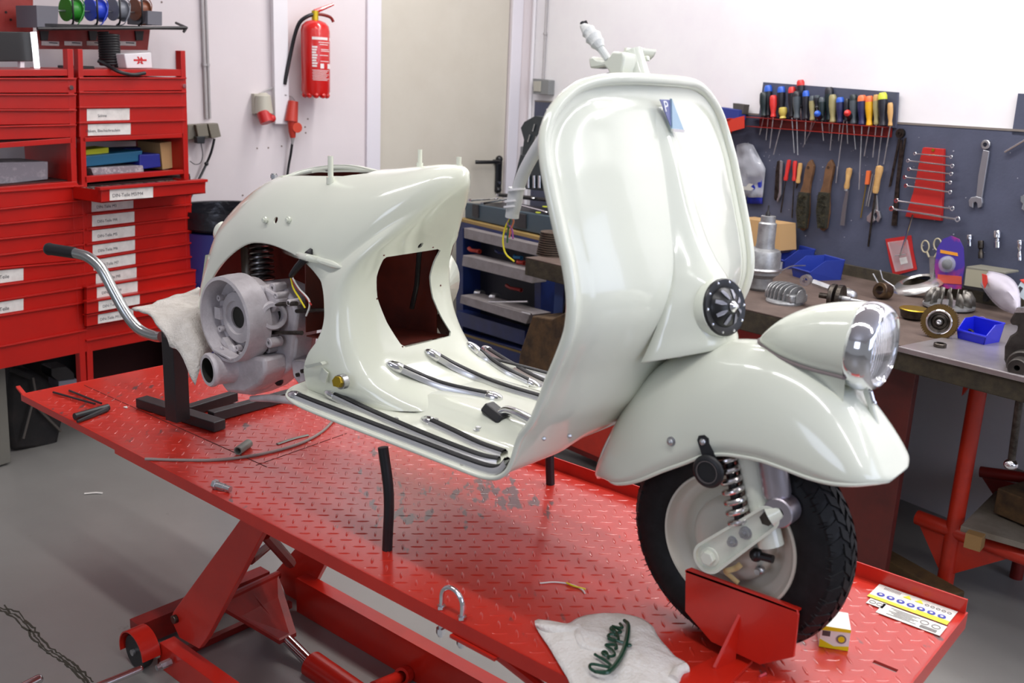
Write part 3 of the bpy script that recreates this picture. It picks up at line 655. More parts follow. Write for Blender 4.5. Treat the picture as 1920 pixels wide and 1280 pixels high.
# ---- steering column top ----
ca = Vector((1.868, 0, 1.012)); cb = Vector((2.03, 0, .64)); cd_ = (cb-ca).normalized()
ca = SY(1183, 98, 0); cbp = SY(1192, 160, 0); ax = Vector((.40, 0, -.916)); 
b = MB(); b.cyl(ca, ca+ax*.25, .0205, .024, n=28); col = b.build('steering_column', cream, sc_, off=OFF)
b = MB(); b.ring(ca+ax*-.001, ax, .0150, .0208, .004, 28); b.build('column_rim', cream, col, off=OFF)
# cradle for the handlebar: half-pipe open upwards on both sides of the column
for (s, y0, y1) in ((1, .016, .060),):
    b = MB(); rws = []; cc = ca+Vector((-.006, 0, .002))
    for j in range(9):
        t = j/8; y = y0+(y1-y0)*t; r_ = .0195
        rws.append([Vector((cc.x+r_*math.cos(math.pi+math.pi*k/12), y, cc.z+.006+r_*math.sin(math.pi+math.pi*k/12)-.006*(1-abs(2*t-1))*0)) for k in range(13)])
    b.grid(rws); o = b.build('handlebar_cradle', cream, sc_, off=OFF, angle=60)
    q = o.modifiers.new('solid', 'SOLIDIFY'); q.thickness = .005; q.offset = 1
b = MB(); b.prism([SY(*v, -.055) for v in [(1103, 110), (1106, 128), (1118, 127), (1133, 124), (1140, 132), (1145, 148), (1164, 148), (1166, 128), (1170, 112), (1168, 98), (1148, 96), (1143, 104), (1137, 111), (1128, 114), (1118, 111), (1111, 105)]], (0, .040, 0)); b.build('handlebar_cradle', cream, sc_, off=OFF, bevel=.003)
b = MB(); b.prism([SY(*v, .012) for v in [(1207, 104), (1213, 105), (1214, 114), (1208, 114)]], (0, .01, 0)); b.build('cradle_tab', cream, sc_, off=OFF, bevel=.002)
b = MB(); p = SY(1148, 146, -.02); b.cyl(p+Vector((0, -.012, 0)), p+Vector((0, .02, 0)), .0055, n=10); b.ring(p+Vector((0, -.012, 0)), (0, 1, 0), .004, .009, .005, 14); b.build('cable_clamp_bolt', chrome, sc_, off=OFF)
# cable bundle poking up, wrapped in a clear sleeve, and the grey loom behind the shield
b = MB(); pts = smoothpts([SY(1140, 112, -.05), SY(1130, 97, -.05), SY(1120, 84, -.05)], 4); b.tube(pts, .0065, 10); cs = b.build('cable_sleeve', mat('sleeve_clear', (226, 230, 226), .2, alpha=.8), sc_, off=OFF)
b = MB(); pts = [SY(1126, 90, -.05), SY(1118, 78, -.05), SY(1106, 62, -.05), SY(1096, 52, -.05), SY(1090, 48, -.05)]; b.tube(smoothpts(pts, 4), [.008, .009, .011, .013, .012, .013, .015, .012, .011, .013, .010, .009, .008, .007, .006, .005, .004][:17], 12); b.build('taped_bundle', mat('masking_white', (225, 226, 222), .6, bump=(200, .5)), cs, off=OFF)
b = MB(); b.tube([SY(1097, 52, -.05), SY(1091, 42, -.05)], .004, 8); b.tube([SY(1101, 50, -.04), SY(1097, 40, -.04)], .0035, 8); b.build('cable_tip', rubber, cs, off=OFF)
loomm = mat('loom_grey', (196, 196, 196), .45)
b = MB(); ly = -.12
b.tube(smoothpts([Vector((1.895, -.13, .89)), Vector((1.86, -.13, .885)), SY(1045, 225, ly)+Vector((-.01, .0, 0)), SY(1020, 258, ly), SY(1000, 290, ly), SY(983, 322, ly), SY(972, 352, ly), SY(967, 380, ly), SY(960, 405, ly)], 5), .0115, 14)
b.tube([SY(966, 352, ly), SY(960, 408, ly)], .0125, 14); lo = b.build('wiring_loom', loomm, sc_, off=OFF)
for (px, py) in [(969, 357), (963, 378), (961, 388)]:
    p = SY(px, py, ly); b = MB(); b.ring(p, (-.2, 0, 1), .012, .0165, .0035, 18); b.build('loom_clip', white, lo, off=OFF)
WC = {'yellow': (226, 206, 20), 'purple': (150, 70, 140), 'green': (40, 90, 50), 'orange': (200, 110, 70), 'red_': (170, 40, 30), 'whitew': (224, 222, 216)}
wmats = {k: mat('wire_'+k, v, .4) for k, v in WC.items()}
for k, px in {'yellow': [(957, 408), (948, 425), (943, 450), (948, 475), (964, 490)], 'purple': [(956, 408), (952, 418), (960, 430), (962, 448)], 'green': [(957, 410), (953, 430), (951, 455)], 'orange': [(960, 408), (963, 415), (958, 430), (955, 445)]}.items():
    b = MB(); b.tube(smoothpts([SY(*v, ly) for v in px], 5), .0016, 8); b.build('loose_wire', wmats[k], lo, off=OFF)
# ---- front fender ----
FEN = [((1.883, .222), (1.930, .262), .045, 2.2), ((1.889, .250), (1.945, .258), .075, 2.2), ((1.906, .310), (1.975, .262), .090, 2.2), ((1.932, .372), (2.018, .282), .096, 2.2), ((1.962, .430), (2.07, .318), .10, 2.2), ((1.998, .474), (2.11, .344), .10, 2.2), ((2.045, .508), (2.143, .366), .10, 2.2), ((2.10, .535), (2.175, .379), .10, 2.2),
       ((2.16, .549), (2.205, .385), .10, 2.2), ((2.22, .551), (2.245, .389), .10, 2.2), ((2.28, .540), (2.285, .387), .10, 2.2), ((2.33, .514), (2.325, .384), .10, 2.2), ((2.372, .476), (2.36, .385), .099, 2.2), ((2.402, .438), (2.39, .390), .093, 2.2), ((2.422, .406), (2.413, .394), .074, 2.2), ((2.430, .393), (2.425, .391), .04, 2.2)]
def fen_row(t, K=14):
    i = min(int(t), len(FEN)-2); f = t-i
    def cr(get):
        p0 = get(FEN[max(i-1, 0)]); p1 = get(FEN[i]); p2 = get(FEN[i+1]); p3 = get(FEN[min(i+2, len(FEN)-1)])
        return .5*((2*p1)+(p2-p0)*f+(2*p0-5*p1+4*p2-p3)*f*f+(3*p1-p0-3*p2+p3)*f**3)
    ox = cr(lambda r: r[0][0]); oz = cr(lambda r: r[0][1]); ix = cr(lambda r: r[1][0]); iz = cr(lambda r: r[1][1]); w = cr(lambda r: r[2]); n = 2.25
    out = []
    for k in range(2*K+1):
        ph = math.pi*k/(2*K); c_ = math.cos(ph); a = (abs(c_)**(2/n))*(1 if c_ > 0 else -1); s_ = max(0, math.sin(ph))**(2/n)
        out.append(Vector((ix+(ox-ix)*s_, -w*a, iz+(oz-iz)*s_)))
    return out
frows = [fen_row(j/4) for j in range((len(FEN)-1)*4+1)]
b = MB(); b.grid(frows, flip=True); fd = b.build('front_fender', cream, sc_, off=OFF, angle=80)
q = fd.modifiers.new('solid', 'SOLIDIFY'); q.thickness = .003; q.offset = 1
b = MB(); lp = [r[0] for r in frows]+[r[-1] for r in frows][::-1]; b.tube(lp, .0042, 10, closed=True); b.build('fender_edge_roll', cream, fd, off=OFF)
b = MB(); b.lathe([(.055, -.045), (.045, -.02), (.036, .01), (.032, .03)], (2.09, 0, .525), (-.40, 0, .916), 28); b.build('fender_neck', cream, fd, off=OFF)
b = MB(); b.cyl((2.105, 0, .50), (2.03, 0, .67), .026, n=24); b.ring((2.077, 0, .565), (-.40, 0, .916), .028, .040, .008, 24); b.build('lower_column', steel, sc_, off=OFF)
p = SY(1279, 668, -.03); b = MB(); b.ball(p, .008, 10); b.tube([p, p+Vector((-.02, .01, -.01))], .004, 8); b.build('steering_lock_pin', steel, sc_, off=OFF)
for (px, py) in [(1257, 828), (1318, 828)]:
    p = SY(px, py, -.104); b = MB(); b.ring(p+Vector((0, .007, 0)), (0, -1, 0), .001, .0085, .005, 16); b.ball(p, .0062, 10); b.build('fender_screw', steel, fd, off=OFF)
b = MB(); pc = SY(1327, 884, -.112); ps = SY(1318, 828, -.1045)
b.lathe([(.0001, .002), (.0185, .002), (.020, .0045), (.0225, .0045), (.0265, .002), (.0285, -.001), (.028, -.004), (.0001, -.005)], pc, (0, -1, 0), 32); b.prism([ps+Vector((-.011, 0, 0)), ps+Vector((-.009, 0, .008)), ps+Vector((0, 0, .0115)), ps+Vector((.009, 0, .008)), ps+Vector((.011, 0, 0)), pc+Vector((.014, .005, .018)), pc+Vector((-.014, .005, .018))], (0, .003, 0)); cp_ = b.build('rubber_blanking_cap', rubber, sc_, off=OFF)
b = MB(); b.ring(pc+Vector((0, -.0018, 0)), (0, -1, 0), .0180, .0196, .003, 32); b.build('cap_ring', mat('cap_ring_grey', (120, 112, 112), .3, .6), cp_, off=OFF)
# ---- headlamp ----
hrow = []
H = [(2.176, .556, .556, .004), (2.185, .549, .572, .020), (2.205, .538, .594, .034), (2.23, .528, .613, .046), (2.262, .520, .630, .055), (2.295, .516, .641, .062), (2.33, .515, .648, .0665), (2.345, .514, .649, .0675)]
HF = []
for j in range(len(H)-1):
    for k in range(4):
        f = k/4; p0 = H[max(j-1, 0)]; p1 = H[j]; p2 = H[j+1]; p3 = H[min(j+2, len(H)-1)]
        HF.append(tuple(.5*((2*p1[m])+(p2[m]-p0[m])*f+(2*p0[m]-5*p1[m]+4*p2[m]-p3[m])*f*f+(3*p1[m]-p0[m]-3*p2[m]+p3[m])*f**3) for m in range(4)))
HF.append(H[-1])
for x, zb, zt, w in HF:
    cz = (zb+zt)/2; hh = (zt-zb)/2; hrow.append([Vector((x, w*math.cos(2*math.pi*k/36), cz+hh*math.sin(2*math.pi*k/36))) for k in range(36)])
b = MB(); b.grid(hrow, closed=True, flip=True); b.add(hrow[0], [tuple(range(36))]); hl = b.build('headlamp', cream, sc_, off=OFF, angle=60)
hcx = 2.345; hz = .5815; LA = (1, 0, .0)
b = MB(); b.lathe([(.067, -.004), (.0695, .0), (.0705, .008), (.070, .018), (.067, .027), (.0625, .034), (.0585, .036), (.057, .032), (.057, .028)], (hcx, 0, hz), LA, 48, cap=False); b.build('headlamp_rim', chrome, hl, off=OFF)
b = MB(); rr = []
for j in range(25):
    y = -.058+.116*j/24; row = []
    hh = math.sqrt(max(1e-6, .058**2-y*y))
    for k in range(15):
        z = -hh+2*hh*k/14; d = math.sqrt(y*y+z*z)/.058; row.append(Vector((hcx+.030+.012*(1-d*d), y, hz+z)))
    rr.append(row)
lens = mat('lens_glass', (245, 247, 250), .05, trans=.95)
nt = lens.node_tree; wv = nt.nodes.new('ShaderNodeTexWave'); wv.wave_type = 'BANDS'; wv.bands_direction = 'Y'; wv.inputs['Scale'].default_value = 55; tcn = nt.nodes.new('ShaderNodeTexCoord'); bp = nt.nodes.new('ShaderNodeBump'); bp.inputs['Strength'].default_value = .6; bp.inputs['Distance'].default_value = .003
nt.links.new(tcn.outputs['Object'], wv.inputs['Vector']); nt.links.new(wv.outputs['Fac'], bp.inputs['Height']); nt.links.new(bp.outputs[0], nt.nodes['Principled BSDF'].inputs['Normal'])
b.grid(rr); b.build('headlamp_lens', lens, hl, off=OFF, angle=80)
b = MB(); b.lathe([(.0565, .028), (.048, .010), (.034, -.008), (.018, -.018), (.0001, -.020)], (hcx, 0, hz), LA, 36, cap=False); b.build('reflector', mat('reflector_silver', (235, 236, 240), .12, 1), hl, off=OFF)
b = MB(); b.ball((hcx+.0, 0, hz), .009, 12); b.build('bulb', mat('bulb_white', (235, 235, 240), .2), hl, off=OFF)
b = MB()
fz = lambda x: interp([(2.16, .549), (2.22, .551), (2.28, .540), (2.33, .514), (2.372, .476)], x)
gp = [Vector((x-.001, w*s_*.835, zb+.185*(zt-zb))) for s_, lst in ((-1, HF), (1, HF[::-1])) for x, zb, zt, w in lst]
b.tube(gp, .0030, 8, closed=True); b.build('headlamp_gasket', mat('gasket_grey', (128, 116, 116), .5), hl, off=OFF)
b = MB(); rws = []
for x, zb, zt, w in HF:
    rws.append([Vector((x, w*.80*s_, zb+.2*(zt-zb))) for s_ in (-1, 1)]+[Vector((x-.002, w*.62*s_, fz(x)-.012*(w/.06)**2)) for s_ in (1, -1)])
b.grid(rws, closed=True); b.build('headlamp_base', cream, hl, off=OFF)
b = MB(); p = Vector((hcx+.022, 0, hz-.071)); b.cyl(p, p+Vector((.006, 0, -.014)), .004, n=8); b.ball(p+Vector((.008, 0, -.016)), .0045, 8); b.build('rim_screw', chrome, hl, off=OFF)
b = MB(); b.prism([Vector((2.350, -.005, .522)), Vector((2.366, -.004, .514)), Vector((2.392, -.004, .452)), Vector((2.385, -.005, .452))], (0, .010, 0)); b.build('fender_crest', cream, fd, off=OFF, bevel=.003)
# ---- front wheel ----
WX, WZ, WY = 2.18, .2042, -.005
rimm = mat('rim_cream', (206, 202, 188), .3, coat=.3)
b = MB()
prof = [(.122, -.040), (.128, -.046), (.145, -.050), (.162, -.049), (.176, -.045), (.186, -.040), (.194, -.030), (.1985, -.015), (.2000, 0), (.1985, .015), (.194, .030), (.186, .040), (.176, .045), (.162, .049), (.145, .050), (.128, .046), (.122, .040)]
b.lathe(prof, (WX, WY, WZ), (0, 1, 0), 96, cap=False)
# zig-zag tread blocks
R0 = .1985
def tp(a, y, r): return Vector((WX+math.cos(a)*r, WY+y, WZ+math.sin(a)*r))
def rad(y): return interp([(-.046, .176), (-.040, .186), (-.030, .194), (-.015, .1985), (0, .2), (.015, .1985), (.030, .194), (.040, .186), (.046, .176)], y)
NT = 44
for k in range(NT):
    a = 2*math.pi*k/NT; da = 2*math.pi/NT
    for (y0, y1, sk, h) in ((-.0435, -.027, .35, .0036), (-.024, -.009, -.45, .0036), (-.007, .007, .4, .0036), (.009, .024, -.45, .0036), (.027, .0435, .35, .0036)):
        ph = 0 if abs((y0+y1)/2) > .03 or abs((y0+y1)/2) < .01 else .5
        c0 = a+ph*da; wa = da*.37
        def q(yy, s, dr, z_): return tp(c0+s*wa+sk*da*((yy-y0)/(y1-y0)-.5)*(1 if z_ == 0 else 1), yy, rad(yy)+dr)
        v = [q(y0, -1, -.001, 0), q(y0, 1, -.001, 0), q(y1, 1, -.001, 0), q(y1, -1, -.001, 0), q(y0, -.88, h, 0), q(y0, .88, h, 0), q(y1, .88, h, 0), q(y1, -.88, h, 0)]
        b.add(v, [(4, 5, 6, 7), (0, 1, 5, 4), (1, 2, 6, 5), (2, 3, 7, 6), (3, 0, 4, 7)])
random.seed(5)
for k in range(120):           # moulding hairs on the shoulders
    a = 2*math.pi*k/120+random.uniform(-.01, .01)
    for y in (-.047, .0465, -.043):
        if random.random() < .45: continue
        p = tp(a, y, rad(y)); d = Vector((math.cos(a), random.uniform(-.3, .1)*(1 if y < 0 else -1), math.sin(a))); b.tube([p, p+d*random.uniform(.008, .015)], [.0008, .0004], 4, cap=False)
tyre = b.build('front_tyre', tyrem, sc_, off=OFF, angle=40)
b = MB(); b.lathe([(.124, -.040), (.1255, -.043), (.1240, -.046), (.1200, -.0455), (.1150, -.036), (.1080, -.030), (.0980, -.027), (.0930, -.020), (.0860, -.012), (.078, -.010), (.074, -.014), (.060, -.016), (.0001, -.016)], (WX, WY, WZ), (0, 1, 0), 72, cap=False)
b.lathe([(.0001, .0), (.08, .0), (.10, .02), (.118, .036), (.124, .043)], (WX, WY, WZ), (0, 1, 0), 48, cap=False)
b.build('wheel_rim', rimm, sc_, off=OFF, angle=50)
b = MB(); b.lathe([(.0001, -.040), (.050, -.040), (.066, -.036), (.074, -.028), (.076, -.012)], (WX, WY, WZ), (0, 1, 0), 48, cap=False); bp_ = b.build('brake_back_plate', rimm, sc_, off=OFF, angle=50)
b = MB(); p = SY(1418, 1040, -.055); b.ball(p, .012, 10); b.tube([p, p+Vector((.03, -.0, .003))], .007, 10); b.build('brake_cam', blackpl, bp_, off=OFF)
b = MB(); p = SY(1425, 1068, -.05); b.ball(p, (.009, .008), 12); b.cyl(p+Vector((0, -.006, 0)), p+Vector((0, -.012, 0)), .005, n=8); b.build('inspection_plug', steel, bp_, off=OFF)
b = MB(); p = SY(1375, 1070, -.07)
pts = [p+Vector((random.uniform(-.004, .004)+.012*math.cos(k*.9), random.uniform(-.004, .004), .016-.006*k)) for k in range(7)]
b.tube(smoothpts(pts, 3), .005, 7, flat=((0, 1, 0), .4)); b.build('masking_tape', mat('tape_tan', (190, 170, 120), .8), bp_, off=OFF)
# trailing link arm
A = SY(1333, 1042, -.085); Bt = SY(1444, 968, -.085)
b = MB(); d = (Bt-A).normalized(); nrm = Vector((0, -1, 0)); up = nrm.cross(d)*-1
if up.z < 0: up = -up
def stad(r0, r1, y, inset=0, n=12):
    pts = []
    for k in range(n+1): t = math.pi/2+math.pi*k/n; pts.append(A+d*math.cos(t)*(r0-inset)+up*math.sin(t)*(r0-inset)+Vector((0, y, 0)))
    for k in range(n+1): t = -math.pi/2+math.pi*k/n; pts.append(Bt+d*math.cos(t)*(r1-inset)+up*math.sin(t)*(r1-inset)+Vector((0, y, 0)))
    return pts
o1 = stad(.0285, .0205, .012); o2 = stad(.0285, .0205, -.010); o3 = stad(.0285, .0205, -.010, .0048); o4 = stad(.0285, .0205, -.004, .006)
b.grid([o1, o2, o3, o4], closed=True); b.add(o4, [tuple(range(len(o4)))]); b.add(o1, [tuple(range(len(o1)-1, -1, -1))])
link = b.build('suspension_link', cream, sc_, off=OFF, angle=40, weld=True)
b = MB(); b.cyl(A+Vector((0, .03, 0)), A+Vector((0, -.006, 0)), .0175, n=28); b.cyl(A+Vector((0, -.004, 0)), A+Vector((0, -.016, 0)), .0125, n=6); b.build('axle_nut', cream, link, off=OFF, bevel=.0012)
for f_, r_, nm in ((.62, .0092, 'link_nut'), (.40, .0075, 'link_nut')):
    p = A+(Bt-A)*f_ if f_ > .5 else A+(Bt-A)*f_
    b = MB(); b.ring(p+Vector((0, -.002, 0)), (0, -1, 0), .002, r_*1.25, .003, 16); b.cyl(p+Vector((0, -.005, 0)), p+Vector((0, -.012, 0)), r_, n=6); b.cyl(p+Vector((0, -.012, 0)), p+Vector((0, -.017, 0)), r_*.5, n=10); b.build(nm, steel, link, off=OFF)
b = MB(); b.cyl(Bt+Vector((0, -.004, 0)), Bt+Vector((0, -.015, 0)), .0115, n=6); b.build('upper_bolt', dsteel, link, off=OFF)
# fork tube, spring, damper
b = MB(); t0 = SY(1405, 850, -.06); t1 = SY(1446, 1022, -.06); b.cyl(t0+(t0-t1)*.12, t1, .0215, n=28); b.build('fork_tube', cream, sc_, off=OFF)
b = MB(); s0 = SY(1364, 852, -.078); s1 = SY(1389, 985, -.078); dd = (s1-s0); pts = []; u, w_, a_ = frame(dd); turns = 8.0
for k in range(int(turns*16)+1):
    t = k/(turns*16); pts.append(s0-dd*.15+dd*1.15*t+(u*math.cos(2*math.pi*turns*t)+w_*math.sin(2*math.pi*turns*t))*.0165)
b.tube(pts, .0054, 10); b.build('front_spring', mat('spring_steel', (206, 202, 200), .22, 1), sc_, off=OFF)
b = MB(); b.cyl(s0-dd*.15, s1, .0085, n=12); b.build('spring_rod', blackm, sc_, off=OFF)
dmp = mat('damper_silver', (176, 170, 178), .3, .85)
b = MB(); q0 = SY(1446, 850, -.070); q1 = SY(1458, 930, -.070); dv = (q1-q0); b.lathe([(.0230, -.02), (.0230, dv.length-.006), (.021, dv.length), (.011, dv.length+.003), (.009, dv.length+.014)], q0, dv, 28); dp = b.build('front_damper', dmp, sc_, off=OFF, angle=50)
e = SY(1466, 957, -.078); b = MB(); b.ring(e+Vector((0, -.016, 0)), (0, 1, 0), .010, .0250, .036, 28, bev=.002); b.build('damper_eye', dmp, dp, off=OFF)
b = MB(); b.cyl(Bt+Vector((0, -.002, 0)), e+Vector((0, .0, 0)), .0175, n=24); b.build('damper_bush', cream, dp, off=OFF)
b = MB(); b.cyl((WX, WY-.03, WZ), (A.x, A.y+.02, A.z), .016, n=16); b.build('front_axle', steel, sc_, off=OFF)
# ---------- engine block hanging in the rear arch ----------
def E3(px, py, yy): return SY(px, py, yy)
ec = E3(440, 596, -.20)                     # flywheel bearing centre
b = MB(); R_ = .103
b.lathe([(R_-.012, .03), (R_+.000, .03), (R_, 0), (R_-.002, -.028), (R_-.010, -.030), (R_-.011, -.004), (R_-.014, .018), (R_-.030, .026), (R_-.040, .026), (R_-.044, .020), (.062, .018), (.060, .006), (.046, .002), (.040, .002), (.038, .008), (.026, .008), (.025, .06)], ec, (0, 1, 0), 56, cap=False)
b.lathe([(.025, .06), (R_-.012, .06), (R_-.012, .03)], ec, (0, 1, 0), 48, cap=False)
eng = b.build('engine', alu, sc_, off=OFF, angle=40)
b = MB(); b.lathe([(.0001, .014), (.0252, .012)], ec, (0, 1, 0), 24, cap=False); b.build('crank_bore_shade', mat('bore_shade_olive', (26, 25, 18), .6), eng, off=OFF)  # dark disc painted to stand in for the shade deep in the bore
for k in range(5): t = k*1.1+.4; p = ec+Vector((math.cos(t)*.072, .010, math.sin(t)*.072)); b = MB(); b.ring(p, (0, -1, 0), .003, .0075, .012, 12); b.build('stator_boss', alu, eng, off=OFF)
b = MB(); b.box(ec+Vector((-.066, .006, .0)), (.022, .02, .028)); b.build('stator_seat', alu, eng, off=OFF); b = MB(); b.box(ec+Vector((-.03, .006, -.076)), (.05, .02, .014), Matrix.Rotation(.6, 3, 'Y')); b.build('stator_seat', alu, eng, off=OFF); b = MB(); b.ball(ec+Vector((-.012, .0, -.082)), (.016, .008), 12, axis=(0, 1, 0))
b.build('stator_seat', alu, eng, off=OFF)
# crankcase halves: organic profile extruded in y with bosses
case = [(472, 530), (505, 527), (530, 538), (548, 560), (556, 590), (552, 625), (548, 660), (545, 690), (520, 712), (498, 730), (470, 742), (438, 738), (425, 715), (420, 690), (415, 650), (450, 560)]
b = MB(); pl = [E3(*q, -.135) for q in case]; b.prism(pl, (0, .07, 0)); b.build('crankcase_half', alu, eng, off=OFF, bevel=.008)
b = MB(); pl = [E3(*q, -.195) for q in [(430, 655), (470, 668), (495, 672), (497, 700), (485, 722), (460, 737), (425, 736), (410, 715), (405, 690), (410, 665)]]; b.prism(pl, (0, .065, 0)); b.build('crankcase_half', alu, eng, off=OFF, bevel=.008)
b = MB(); pl = [E3(*q, -.12) for q in [(478, 535), (520, 530), (545, 545), (552, 562), (540, 580), (520, 585), (505, 600), (495, 620), (480, 628), (472, 600)]]; b.prism(pl, (0, -.045, 0)); b.build('cylinder_seat', alu, eng, off=OFF, bevel=.006)
# crank mouth: open ring facing forward
mc = E3(512, 592, -.165); b = MB(); b.lathe([(.022, .008), (.030, .008), (.033, .003), (.036, -.03), (.022, -.03), (.022, .008)], mc, (.8, -.35, .1), 32, cap=False); b.lathe([(.0001, -.020), (.023, -.020)], mc, (.8, -.35, .1), 24, mi=1, cap=False); b.build('crank_mouth', [alu, MATS['bore_shade_olive']], eng, off=OFF, angle=50)
# output hub tube toward the viewer
hc1 = E3(389, 694, -.25); b = MB(); b.lathe([(.030, 0), (.038, 0), (.041, .004), (.041, .012), (.038, .016), (.039, .05), (.046, .085), (.058, .105)], hc1, (.12, 1, .0), 40, cap=False); b.lathe([(.030, 0), (.029, .05), (.0001, .052)], hc1, (.12, 1, .0), 32, mi=1, cap=False); b.build('hub_housing', [alu, MATS['bore_shade_olive']], eng, off=OFF, angle=50)
b = MB(); p = E3(425, 662, -.22); b.box(p, (.075, .03, .006), Matrix.Rotation(.12, 3, 'Y')); b.ball(p+Vector((-.02, 0, .008)), .005, 8); b.build('cover_bracket', alu, eng, off=OFF, bevel=.002)
for (x0, y0, x1, y1, yy) in [(492, 571, 556, 569, -.16), (556, 583, 629, 580, -.13), (497, 623, 566, 624, -.16)]:
    b = MB(); a = E3(x0, y0, yy); c = E3(x1, y1, yy); b.tube([a, c], .0048, 12); b.tube([a+(c-a)*.8, c], .0053, 12); b.build('cylinder_stud', dsteel, eng, off=OFF)
# bosses with bolts round the seam, black gasket line
for (px, py, yy, r) in [(455, 535, -.19, .011), (488, 545, -.17, .013), (510, 540, -.16, .012), (503, 643, -.18, .012), (478, 684, -.19, .013), (462, 726, -.19, .013), (500, 655, -.16, .010), (516, 555, -.165, .008), (540, 568, -.165, .008), (450, 668, -.2, .010)]:
    p = E3(px, py, yy); b = MB(); b.ring(p, (0, 1, 0), .0045, r, .035, 16, bev=.002); b.cyl(p+Vector((0, .006, 0)), p+Vector((0, .01, 0)), .0046, n=8, mi=1); b.build('case_boss', [alu, MATS['bore_shade_olive']], eng, off=OFF)
b = MB(); b.tube(smoothpts([E3(*q, -.145) for q in [(503, 652), (497, 690), (488, 712), (482, 728)]], 4), .0035, 8); b.build('case_gasket', blackm, eng, off=OFF)
b = MB(); pl = [E3(*q, -.13) for q in [(528, 628), (552, 622), (556, 640), (552, 672), (540, 676), (530, 655)]]; b.prism(pl, (0, .05, 0)); pl = [E3(*q, -.135) for q in [(545, 676), (582, 680), (582, 712), (560, 722), (548, 705)]]; b.prism(pl, (0, .06, 0)); b.build('swing_arm_casting', alu, eng, off=OFF, bevel=.005)
for (px, py) in [(560, 702), (569, 695)]:
    p = E3(px, py, -.136); b = MB(); b.cyl(p, p+Vector((0, -.006, 0)), .005, n=8); b.build('stud_end', dsteel, eng, off=OFF)
b = MB(); p = E3(523, 715, -.12); b.tube([E3(515, 690, -.11), p], .006, 8); b.ball(p, .011, 10); b.build('rubber_plug', rubber, eng, off=OFF)
# aluminium kick lever tube under the case
b = MB(); b.tube([E3(472, 747, -.17), E3(505, 746, -.17), E3(560, 752, -.17), E3(580, 752, -.17)], [.007, .0095, .0095, .009], 12); b.build('lever_tube', alu, eng, off=OFF)
# rear shock and spring in the arch
s0 = E3(488, 455, -.05); s1 = E3(492, 530, -.06)
b = MB(); dd = s1-s0; u, w_, a_ = frame(dd); pts = []
for k in range(8*16+1): t = k/(8*16); pts.append(s0+dd*t*1.1-dd*.1+(u*math.cos(2*math.pi*8*t)+w_*math.sin(2*math.pi*8*t))*.027)
b.tube(pts, .0050, 8); b.build('rear_spring', mat('spring_grey', (120, 116, 114), .3, .9), sc_, off=OFF)
b = MB(); b.cyl(s0-dd*.3, s1+dd*.1, .020, n=18); b.build('rear_damper_body', blackm, sc_, off=OFF)
b = MB(); b.cyl(E3(464, 462, -.04), E3(468, 540, -.05), .018, n=18); b.build('spring_guide_tube', mat('tube_olive', (120, 112, 100), .4, .3), sc_, off=OFF)
b = MB(); p = E3(465, 470, -.05); b.cyl(p+Vector((-.02, 0, .02)), p+Vector((.07, 0, .02)), .012, n=10); b.build('spring_perch', primer, sc_, off=OFF)
# black sleeve and wires leaving the arch
b = MB(); b.tube(smoothpts([E3(584, 466, -.19), E3(578, 478, -.195), E3(565, 492, -.2), E3(552, 508, -.2), E3(545, 518, -.2)], 4), [.003, .005, .007, .009, .009, .009, .009, .009, .008, .008, .008, .0075, .007, .007, .006, .006, .005], 10); hs = b.build('cable_sheath', rubber, sc_, off=OFF)
for col, pp in (('yellow', [(545, 518), (550, 540), (562, 560), (572, 577)]), ('red_', [(546, 518), (556, 538), (572, 555), (584, 572)]), ('whitew', [(547, 518), (560, 540), (578, 560), (580, 575), (574, 592)])):
    b = MB(); b.tube(smoothpts([E3(*q, -.19) for q in pp], 5), .0020, 8); b.build('stator_wire', wmats[col], hs, off=OFF)
# ---------- things lying on the lift ----------
def onT(px, py, h=0): p = PZ(px, py, T+h); return p
# engine stand / black frame
blk = mat('stand_black', (34, 32, 33), .45, var=(20, (60, 54, 50), .6, .8))
st = thing('engine_stand', 'black square tube stand propping the rear of the scooter under a cloth', 'stand', onT(330, 780))
z0 = T+.003
a = PZ(250, 757, T+.03); c = PZ(400, 800, T+.03)
fa = PZ(255, 765, T); fc = PZ(402, 812, T); d = (fc-fa).normalized(); n_ = Vector((-d.y, d.x, 0))
b = MB(); b.box((fa+fc)/2+n_*.02+Vector((0, 0, .016)), ((fc-fa).length, .04, .028), Matrix.Rotation(math.atan2(d.y, d.x), 3, 'Z')); b.build('foot_bar', blk, st, smooth=False, bevel=.002)
pb = PZ(328, 788, T+.03); 
b = MB(); e0 = pb+n_*.01; b.box(e0+Vector((0, 0, .155)), (.046, .046, .31), Matrix.Rotation(math.atan2(d.y, d.x), 3, 'Z')); b.build('post', blk, st, smooth=False, bevel=.002)
for (q0, q1) in (((350, 770), (440, 742)), ((395, 780), (560, 735))):
    g0 = PZ(*q0, T+.018); g1 = PZ(*q1, T+.018); dd = (g1-g0); b = MB(); b.box((g0+g1)/2, (dd.length, .03, .028), Matrix.Rotation(math.atan2(dd.y, dd.x), 3, 'Z')); b.build('cross_bar', blk, st, smooth=False, bevel=.002)
topc = e0+Vector((0, 0, .31)); zt = topc.z
b = MB(); q = [PZ(255, 590, zt), PZ(375, 655, zt), PZ(430, 560, zt), PZ(350, 548, zt)]
tb0 = PZ(300, 600, zt); tb1 = PZ(378, 640, zt)
tops = [PZ(304, 600, zt), PZ(350, 622, zt), PZ(402, 575, zt), PZ(352, 556, zt)]
b.prism([v+Vector((0, 0, -.014)) for v in tops], (0, 0, -.03)); b.build('top_plate', blk, st, smooth=False, bevel=.002)
